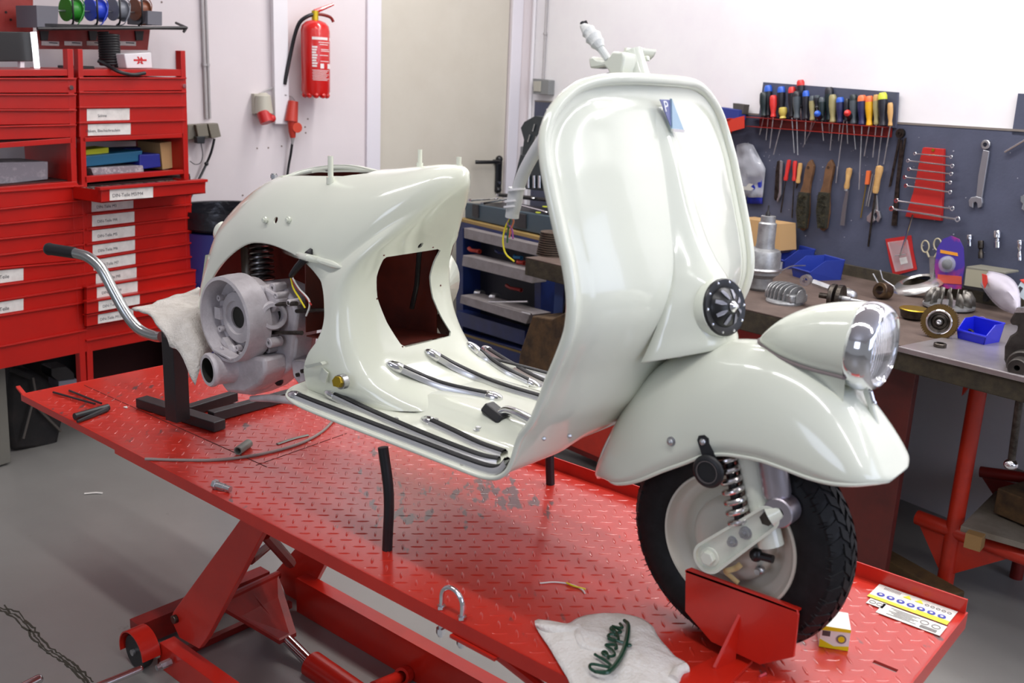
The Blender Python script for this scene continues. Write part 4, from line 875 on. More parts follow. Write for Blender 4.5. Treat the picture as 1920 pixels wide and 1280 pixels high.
# terry cloth on the stand
b = MB(); NX, NY = 26, 22; random.seed(11)
o_ = [PZ(248, 584, zt+.012), PZ(362, 628, zt+.012), PZ(438, 580, zt+.012), PZ(372, 546, zt+.012)]
rows = []
for j in range(NY):
    v = j/(NY-1); row = []
    for i in range(NX):
        u = i/(NX-1); p = (o_[0]*(1-u)+o_[1]*u)*(1-v)+(o_[3]*(1-u)+o_[2]*u)*v
        h = noise.noise(Vector((u*4, v*4, 1.3)))*.008+noise.noise(Vector((u*12, v*12, 4)))*.0025
        edge = max(0, u-.72)/.28
        p = p+Vector((noise.noise(Vector((u*6, v*6, 9)))*.01, noise.noise(Vector((u*6, v*6, 19)))*.01, h+.004))
        if u > .72: p = p+Vector((0, 0, -.075*edge**1.4))
        if u > .40: p = p+Vector((0, 0, -.055*min(1, (u-.40)/.25)*max(0, 1-v*5)))
        row.append(p)
    rows.append(row)
b.grid(rows); o = b.build('terry_cloth', terry, solid=.006, angle=80); tag(o, 'dirty white terry cloth draped over the black engine stand behind the scooter tail', 'cloth'); cloth2 = o
q = o.modifiers['solid']; q.offset = 1
# handlebar tube resting against the stand
hbp = [PZ(88, 468, T+.46), None]
Yh = None
def HB(px, py): return on(px, py, (.34, -.18, 0), (.30, -.95, 0))
hb = thing('handlebar', 'bare chrome handlebar half with a black grip, lying across the engine stand', 'handlebar', HB(290, 632))
b = MB(); pts = smoothpts([HB(140, 474), HB(165, 482), HB(190, 504), HB(214, 548), HB(238, 590), HB(262, 618), HB(290, 630), HB(302, 631)], 6); b.tube(pts, .0150, 18); tb_ = b.build('chrome_tube', mat('brushed_chrome', (190, 192, 190), .22, 1), hb)
b = MB(); g0 = HB(88, 466); g1 = HB(140, 474); gd = (g1-g0); b.lathe([(.0001, -.002), (.012, -.001), (.0165, .003), (.0185, .010), (.0170, .018), (.0165, gd.length-.002), (.0160, gd.length+.002)], g0, gd, 20); b.build('grip', rubber, hb)
# folded black clamp tool
ct = thing('clamp_tool', 'small black folding puller tool with two thin rods on the rear corner of the lift', 'tool', onT(160, 770))
b = MB(); b.tube([onT(140, 781, .010), onT(203, 763, .010)], .010, 10); b.build('handle', blackm, ct)
b = MB(); b.tube([onT(145, 790, .006), onT(180, 776, .006), onT(200, 767, .008)], [.004, .007, .008], 8); b.build('jaw', blackm, ct)
for q0, q1 in (((100, 735), (178, 757)), ((130, 732), (190, 756))):
    b = MB(); b.tube([onT(*q0, .005), onT(*q1, .008)], .0032, 8); b.build('rod', blackm, ct)
# bolt
bt = thing('clevis_bolt', 'bright steel bolt lying near the front left edge of the lift deck', 'bolt', onT(415, 912))
p = onT(401, 907, .011); q = onT(432, 917, .009); d = (q-p).normalized(); b = MB(); b.cyl(p, p+d*.010, .0125, n=6); b.build('bolt_head', steel, bt, bevel=.001)
b = MB(); b.tube([p+d*.008, q-d*.018, q-d*.0175, q], [.0085, .0085, .0072, .0072], 16); b.build('shank', steel, bt)
tubeg = mat('grey_sleeve', (128, 130, 120), .5)
b = MB(); p = onT(446, 845, .011); q = onT(463, 833, .011); d = q-p; b.ring(p, d, .0085, .0115, d.length*1.2, 16); tag(b.build('sleeve_piece', tubeg), 'short offcut of grey plastic sleeving on the red deck', 'sleeve')
b = MB(); pts = [onT(*v, .004) for v in [(272, 860), (330, 862), (400, 862), (460, 856), (520, 844), (570, 828), (605, 808), (628, 785)]]; b.tube(smoothpts(pts, 5), .0038, 8); tag(b.build('cable_sheath_length', mat('sheath_grey', (140, 128, 122), .5)), 'long thin grey cable sheath curving across the rear of the deck', 'cable')
b = MB(); pts = [onT(*v, .002) for v in [(520, 832), (550, 822), (578, 815)]]; b.tube(smoothpts(pts, 3), .006, 8, flat=((0, 0, 1), .25)); tag(b.build('flat_strip', tubeg), 'flat grey strip scrap lying under the scooter tail on the deck', 'strip')
b = MB(); b.tube(smoothpts([onT(*v, .002) for v in [(1012, 1093), (1040, 1091), (1070, 1095), (1090, 1104), (1097, 1112)]], 5), .0016, 8); tag(b.build('white_wire', wmats['whitew']), 'curved offcut of thin white wire on the deck before the wheel', 'wire')
b = MB(); b.tube(smoothpts([onT(*v, .0035) for v in [(1062, 1092), (1075, 1098), (1098, 1104)]], 5), .0016, 8); tag(b.build('yellow_wire', wmats['yellow']), 'short offcut of yellow wire crossing the white one on the deck', 'wire')
b = MB(); b.tube([onT(1424, 1268, .002), onT(1436, 1262, .002)], .0022, 8); tag(b.build('crimp_connector', mat('crimp_pink', (200, 70, 80), .4)), 'tiny red crimp connector on the deck beside the wheel chock', 'connector')
# wheel chock
ck = thing('wheel_chock', 'red steel wheel chock plate with a welded rib in front of the tyre', 'wheel chock', onT(1410, 1235))
# upright plate facing the camera side (parallel to the wheel), standing on the deck
cy = -.120
def CK(px, py, Y=cy): p = PY(px, py, Y); return p
pl = [CK(1285, 1068), CK(1294, 1065), CK(1494, 1143), CK(1497, 1153), CK(1488, 1232), CK(1425, 1246), CK(1333, 1203), CK(1284, 1146)]
b = MB(); b.prism(pl, (0, .006, 0)); b.build('side_plate', red, ck, smooth=False, bevel=.0015)
b = MB(); fl_ = [CK(1285, 1068), CK(1494, 1143)]; b.prism([fl_[0], fl_[1], fl_[1]+Vector((0, .02, -.004)), fl_[0]+Vector((0, .02, -.004))], (0, 0, -.004)); b.build('folded_lip', red, ck, smooth=False)
r0 = CK(1383, 1150); r1 = Vector((r0.x-.0, cy-.06, T+.006)); rb = Vector((r0.x, cy, T+.006))
r1 = PZ(1335, 1255, T+.006)
b = MB(); b.prism([r0, r1, r1+Vector((0, 0, .012)), r0+Vector((0, 0, .012))], (.006, 0.002, 0)); rr = [r0, Vector((r0.x, r0.y, T)), Vector((r1.x, r1.y, T)), r1]
b = MB(); b.prism([r0, Vector((r0.x, r0.y, T+.002)), Vector((r1.x, r1.y, T+.002)), r1+Vector((0, 0, .006))], (.006, .001, 0)); b.build('rib', red, ck, smooth=False, bevel=.001)
bp4 = [PZ(*v, T+.008) for v in [(1376, 1212), (1412, 1236), (1350, 1300), (1250, 1275)]]
b = MB(); b.prism(bp4, (0, 0, -.007)); b.build('base_plate', red, ck, smooth=False)
b = MB(); b.box((2.30, -.155, T+.001), (.03, .03, .001)); 
# small yellow and white box behind the tyre
bx = thing('spare_part_box', 'small white and yellow carton standing on the deck behind the tyre', 'box', onT(1575, 1205))
q0 = PZ(1535, 1211, T+.001); q1 = PZ(1590, 1220, T+.001); dd = (q1-q0); dd.z = 0; L_ = dd.length; d = dd.normalized(); n_ = Vector((-d.y, d.x, 0)); H_ = .042
b = MB(); b.hexa([q0, q1, q1+n_*.06, q0+n_*.06]+[v+Vector((0, 0, H_)) for v in (q0, q1, q1+n_*.06, q0+n_*.06)]); b.build('carton', mat('carton_white', (236, 236, 228), .35), bx, smooth=False)
byl = mat('carton_yellow', (228, 210, 20), .4)
e = n_*-.0006; up = Vector((0, 0, 1))
b = MB(); b.prism([q0+e, q1+e, q1+e+up*.009, (q0*.5+q1*.5)+e+up*.005, q0+e+up*.016], -n_*.0003); b.prism([q0+e+up*H_*.80, q1+e+up*H_*.86, q1+e+up*H_, q0+e+up*H_], -n_*.0003); b.build('yellow_band', byl, bx, smooth=False)
cc = q0+d*L_*.72+up*.021+e; b = MB(); b.cyl(cc, cc-n_*.0006, .0085, n=20); b.build('round_emblem', gry, bx, smooth=False)
b = MB(); b.cyl(cc-n_*.0005, cc-n_*.0010, .0058, n=16); b.build('emblem_centre', byl, bx, smooth=False)
b = MB()
for k in range(8): b.box(q0+d*(.004+k*.0017)+up*.028+e*1.2, (.0009, .0009, .010))
b.build('barcode', ink, bx, smooth=False)
# cloth with script emblem
b = MB(); rows = []
outl = [(1003, 1168), (1060, 1174), (1090, 1160), (1140, 1154), (1185, 1158), (1215, 1172), (1235, 1200), (1262, 1232), (1288, 1252), (1270, 1290), (1200, 1330), (1090, 1310), (1062, 1270), (1035, 1225)]
O2 = [PZ(*v, T+.002) for v in outl]; cen = sum(O2, Vector())/len(O2); OS = smoothpts(O2, 5, closed=True)
for k in range(13):
    f = k/12; row = []
    for p in OS:
        v = cen+(p-cen)*f; h = .014*(1-f**3)+.006*noise.noise(Vector((v.x*22, v.y*22, 3)))*(1-f*.5)+.0025*noise.noise(Vector((v.x*70, v.y*70, 3)))
        row.append(Vector((v.x, v.y, T+.004+max(0.0, h))))
    rows.append(row)
b.grid(rows, closed=True); 
# rolled left corner and folded right corner
cl = b.build('polishing_cloth', mat('white_cloth', (226, 222, 216), .95, var=(26, (206, 198, 188), .45, .75), bump=(160, .8)), angle=80); q = cl.modifiers.new('s', 'SOLIDIFY'); q.thickness = .003; q.offset = 1
tag(cl, 'crumpled white cloth lying on the deck with a green script emblem on it', 'cloth')
b = MB(); b.tube(smoothpts([PZ(*v, T+.012) for v in [(1004, 1170), (1020, 1176), (1045, 1182), (1085, 1186)]], 4), [.002, .003, .004, .006, .007, .008, .009, .010, .011, .012, .013, .013, .013], 12); pts = smoothpts([PZ(*v, T+.016) for v in [(1082, 1176), (1085, 1195), (1095, 1212), (1125, 1222), (1165, 1222)]], 4); b.tube(pts, .008, 10)
b.build('rolled_corner', MATS['white_cloth'], cl)
b = MB(); b.tube(smoothpts([PZ(*v, T+.010) for v in [(1262, 1275), (1272, 1258), (1286, 1252)]], 4), .010, 12); b.build('folded_corner', MATS['white_cloth'], cl)
# script emblem in dark green enamel
em = thing('script_emblem', 'dark green metal handwriting script emblem lying on the white cloth', 'emblem', PZ(1160, 1215, T+.02))
ez = T+.028
w0 = PZ(1143, 1262, ez); w1 = PZ(1176, 1170, ez); ux = (w1-w0); uL = ux.length; ux.normalize(); uy = Vector((-ux.y, ux.x, 0))
LET = {  # strokes in a unit script box: x along the word 0..5, y up
 'V': [[(-.1, .9), (.05, 1.25), (.3, 1.35), (.42, 1.1), (.42, .3), (.5, 0), (.75, .35), (1.0, .95), (1.15, 1.3)]],
 'e': [[(1.05, .35), (1.4, .55), (1.5, .75), (1.35, .85), (1.22, .6), (1.25, .2), (1.45, .05), (1.75, .3)]],
 's': [[(1.75, .3), (2.0, .8), (2.1, .5), (2.15, .2), (1.95, .05), (1.85, .15)], [(2.1, .1), (2.4, .3)]],
 'p': [[(2.4, .3), (2.55, .8), (2.5, .1), (2.4, -.75), (2.3, -.6)], [(2.52, .5), (2.75, .85), (2.95, .65), (2.85, .2), (2.6, .1)]],
 'a': [[(2.9, .2), (3.2, .45), (3.5, .8), (3.3, .8), (3.15, .45), (3.25, .1), (3.5, .4), (3.6, .8), (3.58, .25), (3.7, .1), (3.95, .35)]]}
sx = uL/4.0; sy = .026
grn = mat('emblem_green', (18, 66, 46), .3, .3, coat=.5)
for ch, strokes in LET.items():
    b = MB()
    for st_ in strokes: b.tube(smoothpts([w0+ux*(x*sx)+uy*(y*sy+x*.001) for x, y in st_], 4), .0026, 8)
    b.build('letter_'+ch.lower(), grn, em)
b = MB(); pts = smoothpts([w0+ux*(x*sx)+uy*(y*sy) for x, y in [(-.1, .9), (.1, .1), (1.2, -.30), (2.5, -.35), (3.9, -.1), (4.3, .3)]], 5); b.tube(pts, [.003+.002*math.sin(math.pi*i/(len(pts)-1)) for i in range(len(pts))], 8); b.build('underline_swash', grn, em)
# small paper scraps on the deck
for (px, py, lab) in [(236, 764, 'white paper crumb on the deck beside the engine stand foot')]:
    p = onT(px, py, .001); b = MB(); b.prism([p+Vector((-.008, -.004, 0)), p+Vector((.009, -.002, 0)), p+Vector((.003, .004, 0)), p+Vector((-.006, .006, 0))], (0, 0, .002)); tag(b.build('paper_scrap', paper, smooth=False), lab, 'scrap')
# on the floor
b = MB(); p = PZ(158, 925, .004); q = PZ(192, 924, .004); b.tube([p, (p+q)/2+Vector((0, .01, 0)), q], .006, 8, flat=((0, 0, 1), .4)); tag(b.build('paper_strip', paper), 'white paper strip lying alone on the grey floor', 'paper strip')
barm = mat('polished_bar', (220, 220, 222), .2, 1)
def fl_bar(pts, r, name, lab):
    b = MB(); b.tube([PZ(*q, h) for q, h in pts], r, 16); 
    for q, h in (pts[0], pts[-1]): b.ball(PZ(*q, h), r if isinstance(r, (int, float)) else r[0], 12)
    tag(b.build(name, barm), lab, 'bar')
fl_bar([((262, 1254), .05), ((150, 1300), .05), ((60, 1330), .05)], .010, 'pedal_bar', 'bright metal bar end in front of the lift castor')
fl_bar([((72, 1273), .05), ((20, 1300), .05), ((-30, 1320), .05)], .013, 'pedal_bar', 'bright metal bar end at the bottom left of the picture')
# ---------- right wall: tool board ----------
boardm = mat('board_slate', (76, 80, 100), .6, var=(6, (66, 70, 88), .3, .7), bump=(90, .15))
def wf(s, d, z): return WP+WU*s+WN*d+Vector((0, 0, z))
def ps(px, py, off=0.): return (PW(px, py, off)-WP).dot(WU)
def quadW(b, px, off0, off1, mi=0):          # polygon of pixels on the wall plane, extruded from off0 to off1
    b.prism([PW(x, y, off1) for x, y in px], -WN*(off1-off0), mi=mi)
b = MB(); sL = ps(1006, 183); sR = .80; zt_ = (PW(1395, 211).z+PW(1896, 250).z)/2
b.add([], []); 
P4 = [wf(sL, .012, .86), wf(sR, .012, .86), wf(sR, .012, zt_), wf(sL, .012, zt_)]
b.prism(P4, -WN*.012); board = tag(b.build('tool_board', boardm, smooth=False), 'wide slate blue tool board running along the white wall behind the workbench', 'tool board')
b = MB(); e = [wf(sL, .014, zt_), wf(sR, .014, zt_)]; b.prism([e[0], e[1], e[1]+Vector((0, 0, .008)), e[0]+Vector((0, 0, .008))], -WN*.014); b.build('board_edge', mat('edge_grey', (120, 112, 106), .6), board, smooth=False)
b = MB(); random.seed(21)
for k in range(60):
    s_ = random.uniform(-1.0, .4); z_ = random.uniform(.95, zt_-.02); p = wf(s_, .012, z_); b.cyl(p, p+WN*.002, random.choice((.0015, .002, .003)), n=6)
dots = b.build('screw_holes', mat('hole_pale', (150, 150, 160), .6), board); dots['kind'] = 'stuff'
b = MB(); quadW(b, [(1431, 154), (1683, 173), (1679, 240), (1423, 216)], .012, .024); plate = tag(b.build('tool_rack_backboard', boardm, smooth=False), 'upright slate blue board behind the row of screwdrivers', 'board')
b = MB(); p0 = PW(1909, 175, .012); quadW(b, [(1909, 175), (1990, 180), (1984, 262), (1897, 252)], 0, .012); tag(b.build('corner_board', boardm, smooth=False), 'slate blue board piece cut off by the right edge of the picture', 'board')
# screwdriver rail
rail_ = thing('screwdriver_rack', 'red perforated metal rail holding the row of screwdrivers', 'tool rack', PW(1550, 240, .05))
b = MB(); quadW(b, [(1424, 222), (1672, 240), (1671, 257), (1424, 238)], .02, .024); 
b.build('rack_back', dred, rail_, smooth=False)
for (y0, y1) in (((1413, 219), (1672, 238)), ((1413, 236), (1672, 256))):
    b = MB(); a = PW(*y0, .02); c = PW(*y1, .02); b.prism([a, c, c+WN*.055, a+WN*.055], (0, 0, -.003)); b.build('rack_shelf', dred, rail_, smooth=False)
cols = {'dg': (24, 38, 40), 'red': (206, 48, 44), 'blk': (28, 28, 36), 'blu': (40, 90, 190), 'tan': (150, 140, 96), 'nav': (36, 38, 76), 'amb': (214, 160, 20), 'wood': (196, 152, 92), 'yel': (196, 204, 60), 'org': (224, 110, 60), 'grey': (70, 78, 84), 'knob': (196, 176, 84)}
HM = {k: mat('handle_'+k, v, .35) for k, v in cols.items()}
SD = [  # hx, top, bot, w, main, cap, shaft x0, shaft x1, shaft y1, label
 (242, 160, 395, 50, 'blk', 'blu', 222, 226, 570, 'black screwdriver with blue cap behind the first dark green one'),
 (208, 212, 395, 76, 'dg', 'dg', 180, 178, 530, 'fat dark green screwdriver at the left end of the red rack'),
 (280, 235, 400, 44, 'red', 'red', 250, 254, 632, 'plain red handled screwdriver near the left end of the rack'),
 (340, 170, 392, 50, 'blk', 'blu', 347, 347, 455, 'dark screwdriver with blue cap above the yellow knob'),
 (352, 325, 410, 60, 'knob', 'knob', 302, 282, 680, 'stubby round yellow wooden handled screwdriver in the rack'),
 (420, 172, 402, 48, 'blk', 'red', 433, 438, 668, 'black screwdriver with red cap left of the tall one'),
 (456, 205, 412, 55, 'grey', 'blk', 460, 464, 682, 'grey black screwdriver in front of the tall red topped one'),
 (485, 120, 330, 50, 'blk', 'red', 488, 490, 420, 'tallest screwdriver in the rack, black with a red top'),
 (525, 200, 418, 44, 'blk', 'blu', 516, 516, 602, 'slim black and blue screwdriver right of the tallest one'),
 (572, 240, 425, 40, 'tan', 'grey', 560, 556, 500, 'thin grey olive screwdriver between two blue ones'),
 (608, 235, 330, 40, 'blk', 'grey', 612, 610, 420, 'small black screwdriver behind the blue ball end'),
 (645, 250, 430, 44, 'dg', 'grey', 657, 657, 575, 'short dark screwdriver beside the blue ball end'),
 (700, 175, 428, 84, 'dg', 'blk', 690, 700, 520, 'big dark green handled screwdriver in the middle of the rack'),
 (726, 230, 440, 50, 'tan', 'tan', 712, 706, 648, 'khaki and blue screwdriver right of the big green one'),
 (781, 250, 442, 52, 'nav', 'blu', 772, 770, 575, 'navy screwdriver with a light blue tip right of middle'),
 (832, 262, 430, 40, 'blk', 'blk', 850, 838, 598, 'black screwdriver behind the red ball end'),
 (881, 230, 452, 52, 'grey', 'dg', 893, 897, 640, 'grey green screwdriver right of the red ball end'),
 (945, 235, 460, 64, 'nav', 'org', 932, 922, 942, 'navy screwdriver with orange top and long shaft'),
 (1000, 240, 466, 54, 'amb', 'org', 978, 962, 690, 'transparent amber handled screwdriver in the rack'),
 (1052, 230, 456, 44, 'tan', 'wood', 1048, 1026, 700, 'beige screwdriver behind the black and yellow one'),
 (1100, 215, 470, 76, 'blk', 'yel', 1082, 1062, 760, 'large black and lime yellow screwdriver at the right end'),
 (1157, 290, 466, 38, 'wood', 'wood', 1126, 1108, 750, 'narrow wooden handled screwdriver last in the rack')]
for k, (hx, ty, by, w, mc_, cc_, sx0, sx1, sy1, lab) in enumerate(SD):
    f = lambda x, y, o: PW(1380+.25*x, 120+.25*y, o)
    off = .052 if ty > 190 else .034
    a = f(hx, ty, off); c = f(hx, by, off); d = a-c; Ln = d.length; r = (f(hx+w/2, by, off)-f(hx-w/2, by, off)).length/2
    r = min(r, .019)
    t = thing('screwdriver', lab, 'screwdriver', c, group='screwdrivers in the red rack'); 
    b = MB(); b.lathe([(r*.62, 0), (r*.8, Ln*.04), (r*.72, Ln*.12), (r*.62, Ln*.22), (r*.85, Ln*.42), (r, Ln*.6), (r*.97, Ln*.8)], c, d, 12)
    hd = b.build('handle', HM[mc_], t)
    b = MB(); b.lathe([(r*.97, Ln*.8), (r*.95, Ln*.92), (r*.7, Ln), (.0001, Ln*1.01)], c, d, 12); b.build('cap', HM[cc_], t)
    b = MB(); s0_ = f((sx0+hx)/2 if abs(sx0-hx) > 25 else sx0, by, off); b.tube([c, f(sx1, sy1, off-.012)], [.0028, .0026], 8); b.build('shaft', steel, t)
for (bx_, by_, col, rim_, lab, tail) in ((605, 365, 'blu', 'blk', 'screwdriver with a round blue end poking outwards from the rack', (502, 622)), (830, 360, 'red', 'blk', 'screwdriver with a round red end poking outwards from the rack', (750, 892))):
    f = lambda x, y, o: PW(1380+.25*x, 120+.25*y, o); p = f(bx_, by_, .10); q = f(bx_+35, by_+50, .045); d = p-q
    t = thing('screwdriver', lab, 'screwdriver', q, group='screwdrivers in the red rack'); b = MB(); b.lathe([(.010, 0), (.013, .02), (.014, d.length-.012)], q, d, 12); b.build('handle', HM[rim_], t); b = MB(); b.lathe([(.014, -.012), (.013, -.004), (.008, .002), (.0001, .004)], p, d, 12); b.build('cap', HM[col], t)
    b = MB(); b.tube([f(bx_-10 if bx_ < 700 else bx_-20, by_+60, .05), f(*tail, .03)], .0024, 8); b.build('shaft', steel, t)
# ---- tools hanging below ----
def tool(name, label, cat, px, off=.03, group=None): return thing(name, label, cat, PW(px[0], px[1], off), group=group)
def part(name, px, m, par, o0=.014, o1=.028, bevel=.0015, smooth=False):
    b = MB(); quadW(b, px, o0, o1); return b.build(name, m, par, smooth=smooth, bevel=bevel)
def rod(name, p, q, r, m, par, off=.022, off2=None, n=8):
    b = MB(); b.tube([PW(*p, off), PW(*q, off2 if off2 is not None else off)], r, n); return b.build(name, m, par)
bw = mat('brush_wood', (112, 78, 50), .6, var=(20, (84, 58, 38), .4, .7)); bris = mat('bristle_dark', (44, 42, 30), .9, bump=(300, 1), var=(60, (80, 70, 40), .5, .8))
for (sh, lab) in ((0, 'wire brush with dark wooden handle, left of the two brushes'), (37.5, 'wire brush with dark wooden handle, right of the two brushes')):
    t = tool('wire_brush', lab, 'brush', (1505+sh, 420), group='wire brushes on the tool board')
    D = lambda L_: [(x+sh, y) for x, y in L_]
    part('brush_back', D([(1520, 299), (1525, 311), (1523, 325), (1518, 345), (1516, 365), (1516, 400), (1511, 428), (1505, 433), (1500, 430), (1499, 400), (1498, 365), (1505, 345), (1509, 318), (1514, 305)]), bw, t, .016, .032)
    b = MB(); random.seed(9); quadW(b, D([(1497, 360), (1514, 362), (1512, 395), (1508, 428), (1495, 428), (1492, 395)]), .032, .052)
    for k in range(90):
        x = random.uniform(1494, 1511); y = random.uniform(364, 426); b.tube([PW(x+sh, y, .05), PW(x+sh+random.uniform(-1, 1), y+random.uniform(-1, 1), .058)], .0016, 4)
    b.build('bristles', bris, t); b = MB(); p = PW(1516+sh, 314, .030); b.ring(p, WN, .003, .006, .003, 12); b.build('hanging_hole', blackm, t)
for (h0, h1, tip, col, lab) in (((1480, 300), (1473, 338), (1464, 398), 'red', 'red handled file, left of the pair'), ((1491, 302), (1489, 339), (1485, 408), 'red', 'red handled file, right of the pair'), ((1501, 306), (1496, 343), (1493, 352), 'wood', 'thin wooden handled tool beside the left wire brush')):
    t = tool('hand_file', lab, 'file', h1, group='handled files on the board'); a = PW(*h0, .03); c = PW(*h1, .03); d = a-c
    b = MB(); b.lathe([(.009, 0), (.0105, d.length*.1), (.008, d.length*.3), (.0105, d.length*.75), (.009, d.length), (.0001, d.length+.002)], c, d, 12); b.build('handle', HM[col], t); rod('blade', h1, tip, .003, dsteel, t, .03, .018)
t = tool('pliers', 'grey steel pliers hanging left of the red handled files', 'pliers', (1458, 330))
part('handle', [(1457, 302), (1462, 300), (1458, 370), (1453, 376), (1451, 372), (1454, 320)], dsteel, t, .016, .03); part('handle', [(1462, 300), (1467, 303), (1464, 365), (1457, 379), (1456, 374), (1460, 360)], steel, t, .018, .028)
t = tool('wood_file', 'flat file with turned light wooden handle in the middle of the board', 'file', (1588, 360)); a = PW(1593, 315, .03); c = PW(1587, 354, .03); d = a-c
b = MB(); b.lathe([(.009, 0), (.012, .01), (.009, d.length*.4), (.013, d.length*.8), (.012, d.length*.97), (.0001, d.length+.002)], c, d, 14); b.build('handle', woodl, t); b = MB(); b.cyl(c-d.normalized()*.008, c, .008); b.build('ferrule', steel, t)
part('blade', [(1586, 357), (1591, 357), (1586, 395), (1583, 423), (1575, 422), (1580, 385)], mat('file_steel', (150, 156, 162), .35, .9), t, .026, .031, 0)
t = tool('rasp', 'large wooden handled tool hanging over the adjustable spanner', 'tool', (1648, 340)); a = PW(1650, 311, .036); c = PW(1641, 362, .036); d = a-c
b = MB(); b.lathe([(.010, 0), (.013, .01), (.012, d.length*.5), (.016, d.length*.85), (.014, d.length*.98), (.0001, d.length+.003)], c, d, 14); b.build('handle', woodl, t); rod('blade', (1641, 362), (1628, 462), .0045, dsteel, t, .034, .020)
t = tool('adjustable_spanner', 'adjustable spanner hanging jaw down under the wooden handle', 'spanner', (1640, 400))
part('handle', [(1638, 366), (1644, 366), (1646, 395), (1640, 400), (1635, 398)], steel, t, .014, .024); part('jaw', [(1634, 396), (1640, 392), (1638, 404), (1641, 413), (1633, 419), (1625, 414), (1625, 406)], steel, t, .014, .026); part('jaw', [(1641, 393), (1648, 396), (1651, 408), (1646, 417), (1642, 412), (1645, 405)], steel, t, .014, .026)
t = tool('orange_file', 'slim file with orange handle left of the tweezers', 'file', (1625, 345)); part('handle', [(1624, 320), (1631, 320), (1628, 346), (1621, 346)], HM['org'], t, .018, .030); rod('blade', (1624, 346), (1614, 408), .0022, brass, t, .022, .016)
t = tool('long_tweezers', 'pair of bright long tweezers beside the orange file', 'tweezers', (1632, 355)); rod('arm', (1636, 326), (1624, 386), .003, steel, t); rod('arm', (1640, 328), (1628, 387), .003, steel, t)
for (p, q, r, lab) in (((1570, 312), (1568, 342), .002, 'thin steel needle hanging between brush and file'),):
    t = tool('needle', lab, 'needle', p); rod('shank', p, q, r, steel, t)
t = tool('outside_caliper', 'big rusty spring divider with a round joint right of the rack', 'caliper', (1690, 300))
p = PW(1690, 250, .016); b = MB(); b.cyl(p, p+WN*.012, .019, n=24); b.ring(p+WN*.012, WN, .004, .010, .004, 16); b.build('joint', dsteel, t)
part('leg', [(1684, 260), (1688, 261), (1670, 349), (1666, 351)], dsteel, t, .018, .022, 0); part('leg', [(1688, 262), (1692, 262), (1681, 423), (1671, 423)], dsteel, t, .016, .020, 0); part('leg', [(1695, 260), (1699, 258), (1684, 352), (1680, 352)], dsteel, t, .020, .024, 0)
# big combination spanner
t = tool('combination_spanner', 'large chrome combination spanner hanging alone on the board', 'spanner', (1838, 330))
p = PW(1850, 271, .016); b = MB(); b.ring(p, WN, .0085, .0175, .012, 28, bev=.002); b.build('ring_end', steel, t)
part('shank', [(1843, 281), (1855, 283), (1846, 340), (1841, 372), (1830, 370), (1834, 330)], mat('spanner_satin', (184, 186, 192), .3, .9), t, .016, .025)
part('open_jaw', [(1830, 368), (1841, 371), (1842, 380), (1839, 388), (1833, 390), (1832, 381), (1829, 378), (1825, 380), (1824, 390), (1817, 386), (1816, 376), (1820, 370)], MATS['spanner_satin'], t, .014, .026)
t = tool('offset_spanner', 'chrome spanner end reaching in from the right edge of the picture', 'spanner', (1900, 275)); rod('shank', (1884, 285), (1935, 255), .005, chrome, t, .024)
t = tool('open_spanner', 'half hidden open ended spanner at the right picture edge', 'spanner', (1918, 380)); part('open_jaw', [(1913, 368), (1922, 364), (1930, 380), (1922, 396), (1915, 392), (1918, 382), (1913, 378)], chrome, t, .014, .026)
# red spanner holder with seven ring spanners
rk = tool('spanner_holder', 'red tapered plastic holder carrying seven ring spanners', 'holder', (1735, 340))
part('holder_plate', [(1730, 277), (1733, 276), (1769, 279), (1768, 345), (1764, 414), (1697, 406), (1712, 360), (1722, 310)], mat('holder_red', (176, 34, 28), .45), rk, .014, .030)
b = MB(); p = PW(1750, 281, .030); b.cyl(p, p+WN*.003, .006, n=12); b.build('screw', brass, rk)
for i, (a, c, r, dsc) in enumerate((((1716, 288), (1784, 294), .0042, 'topmost and smallest'), ((1703, 301), (1786, 311), .005, 'second from the top'), ((1705, 317), (1784, 326), .0048, 'third from the top'), ((1697, 332), (1782, 342), .005, 'middle'), ((1699, 348), (1782, 360), .0052, 'fifth from the top'), ((1681, 376), (1786, 391), .006, 'second from the bottom'), ((1672, 391), (1796, 411), .007, 'lowest and longest'))):
    t = thing('ring_spanner', 'chrome ring spanner on the red holder, %s of the seven' % dsc, 'spanner', PW(*a, .04), group='ring spanners on the red holder'); A_ = PW(*a, .040); C_ = PW(*c, .040); d = (C_-A_).normalized()
    b = MB(); b.tube([A_+d*r*1.5, A_+d*.012+WN*.002, C_-d*.012+WN*.002, C_-d*r*1.5], r*.55, 8, flat=((0, 0, 1), 1.2)); b.build('shank', chrome, t)
    for e in (A_, C_): b = MB(); b.ring(e+WN*.004, -WN, r*.75, r*1.6, .010, 18, bev=.001); b.build('ring_end', chrome, t)
t = tool('screw_extractor', 'chrome T-bar wrench slanting down over the red blister card', 'wrench', (1700, 440)); rod('shank', (1712, 402), (1687, 482), .0045, chrome, t, .036); rod('cross_bar', (1678, 479), (1700, 476), .0028, chrome, t, .036)
b = MB(); quadW(b, [(1660, 448), (1708, 441), (1712, 470), (1719, 505), (1675, 517), (1668, 490)], .014, .017); cd2 = tag(b.build('blister_card', mat('card_red', (178, 34, 34), .5), smooth=False), 'red blister card with small parts hanging under the spanner holder', 'card')
b = MB(); quadW(b, [(1663, 454), (1700, 449), (1711, 503), (1678, 510)], .017, .026); b.build('clear_blister', clearpl, cd2, smooth=False, bevel=.003)
b = MB(); quadW(b, [(1686, 484), (1699, 481), (1702, 493), (1689, 496)], .017, .0185); b.build('price_label', paper, cd2, smooth=False)
sc2 = tool('scissors', 'scissors with beige handles hanging behind the blister pack', 'scissors', (1745, 470)); hmat = mat('handle_beige', (176, 166, 140), .5)
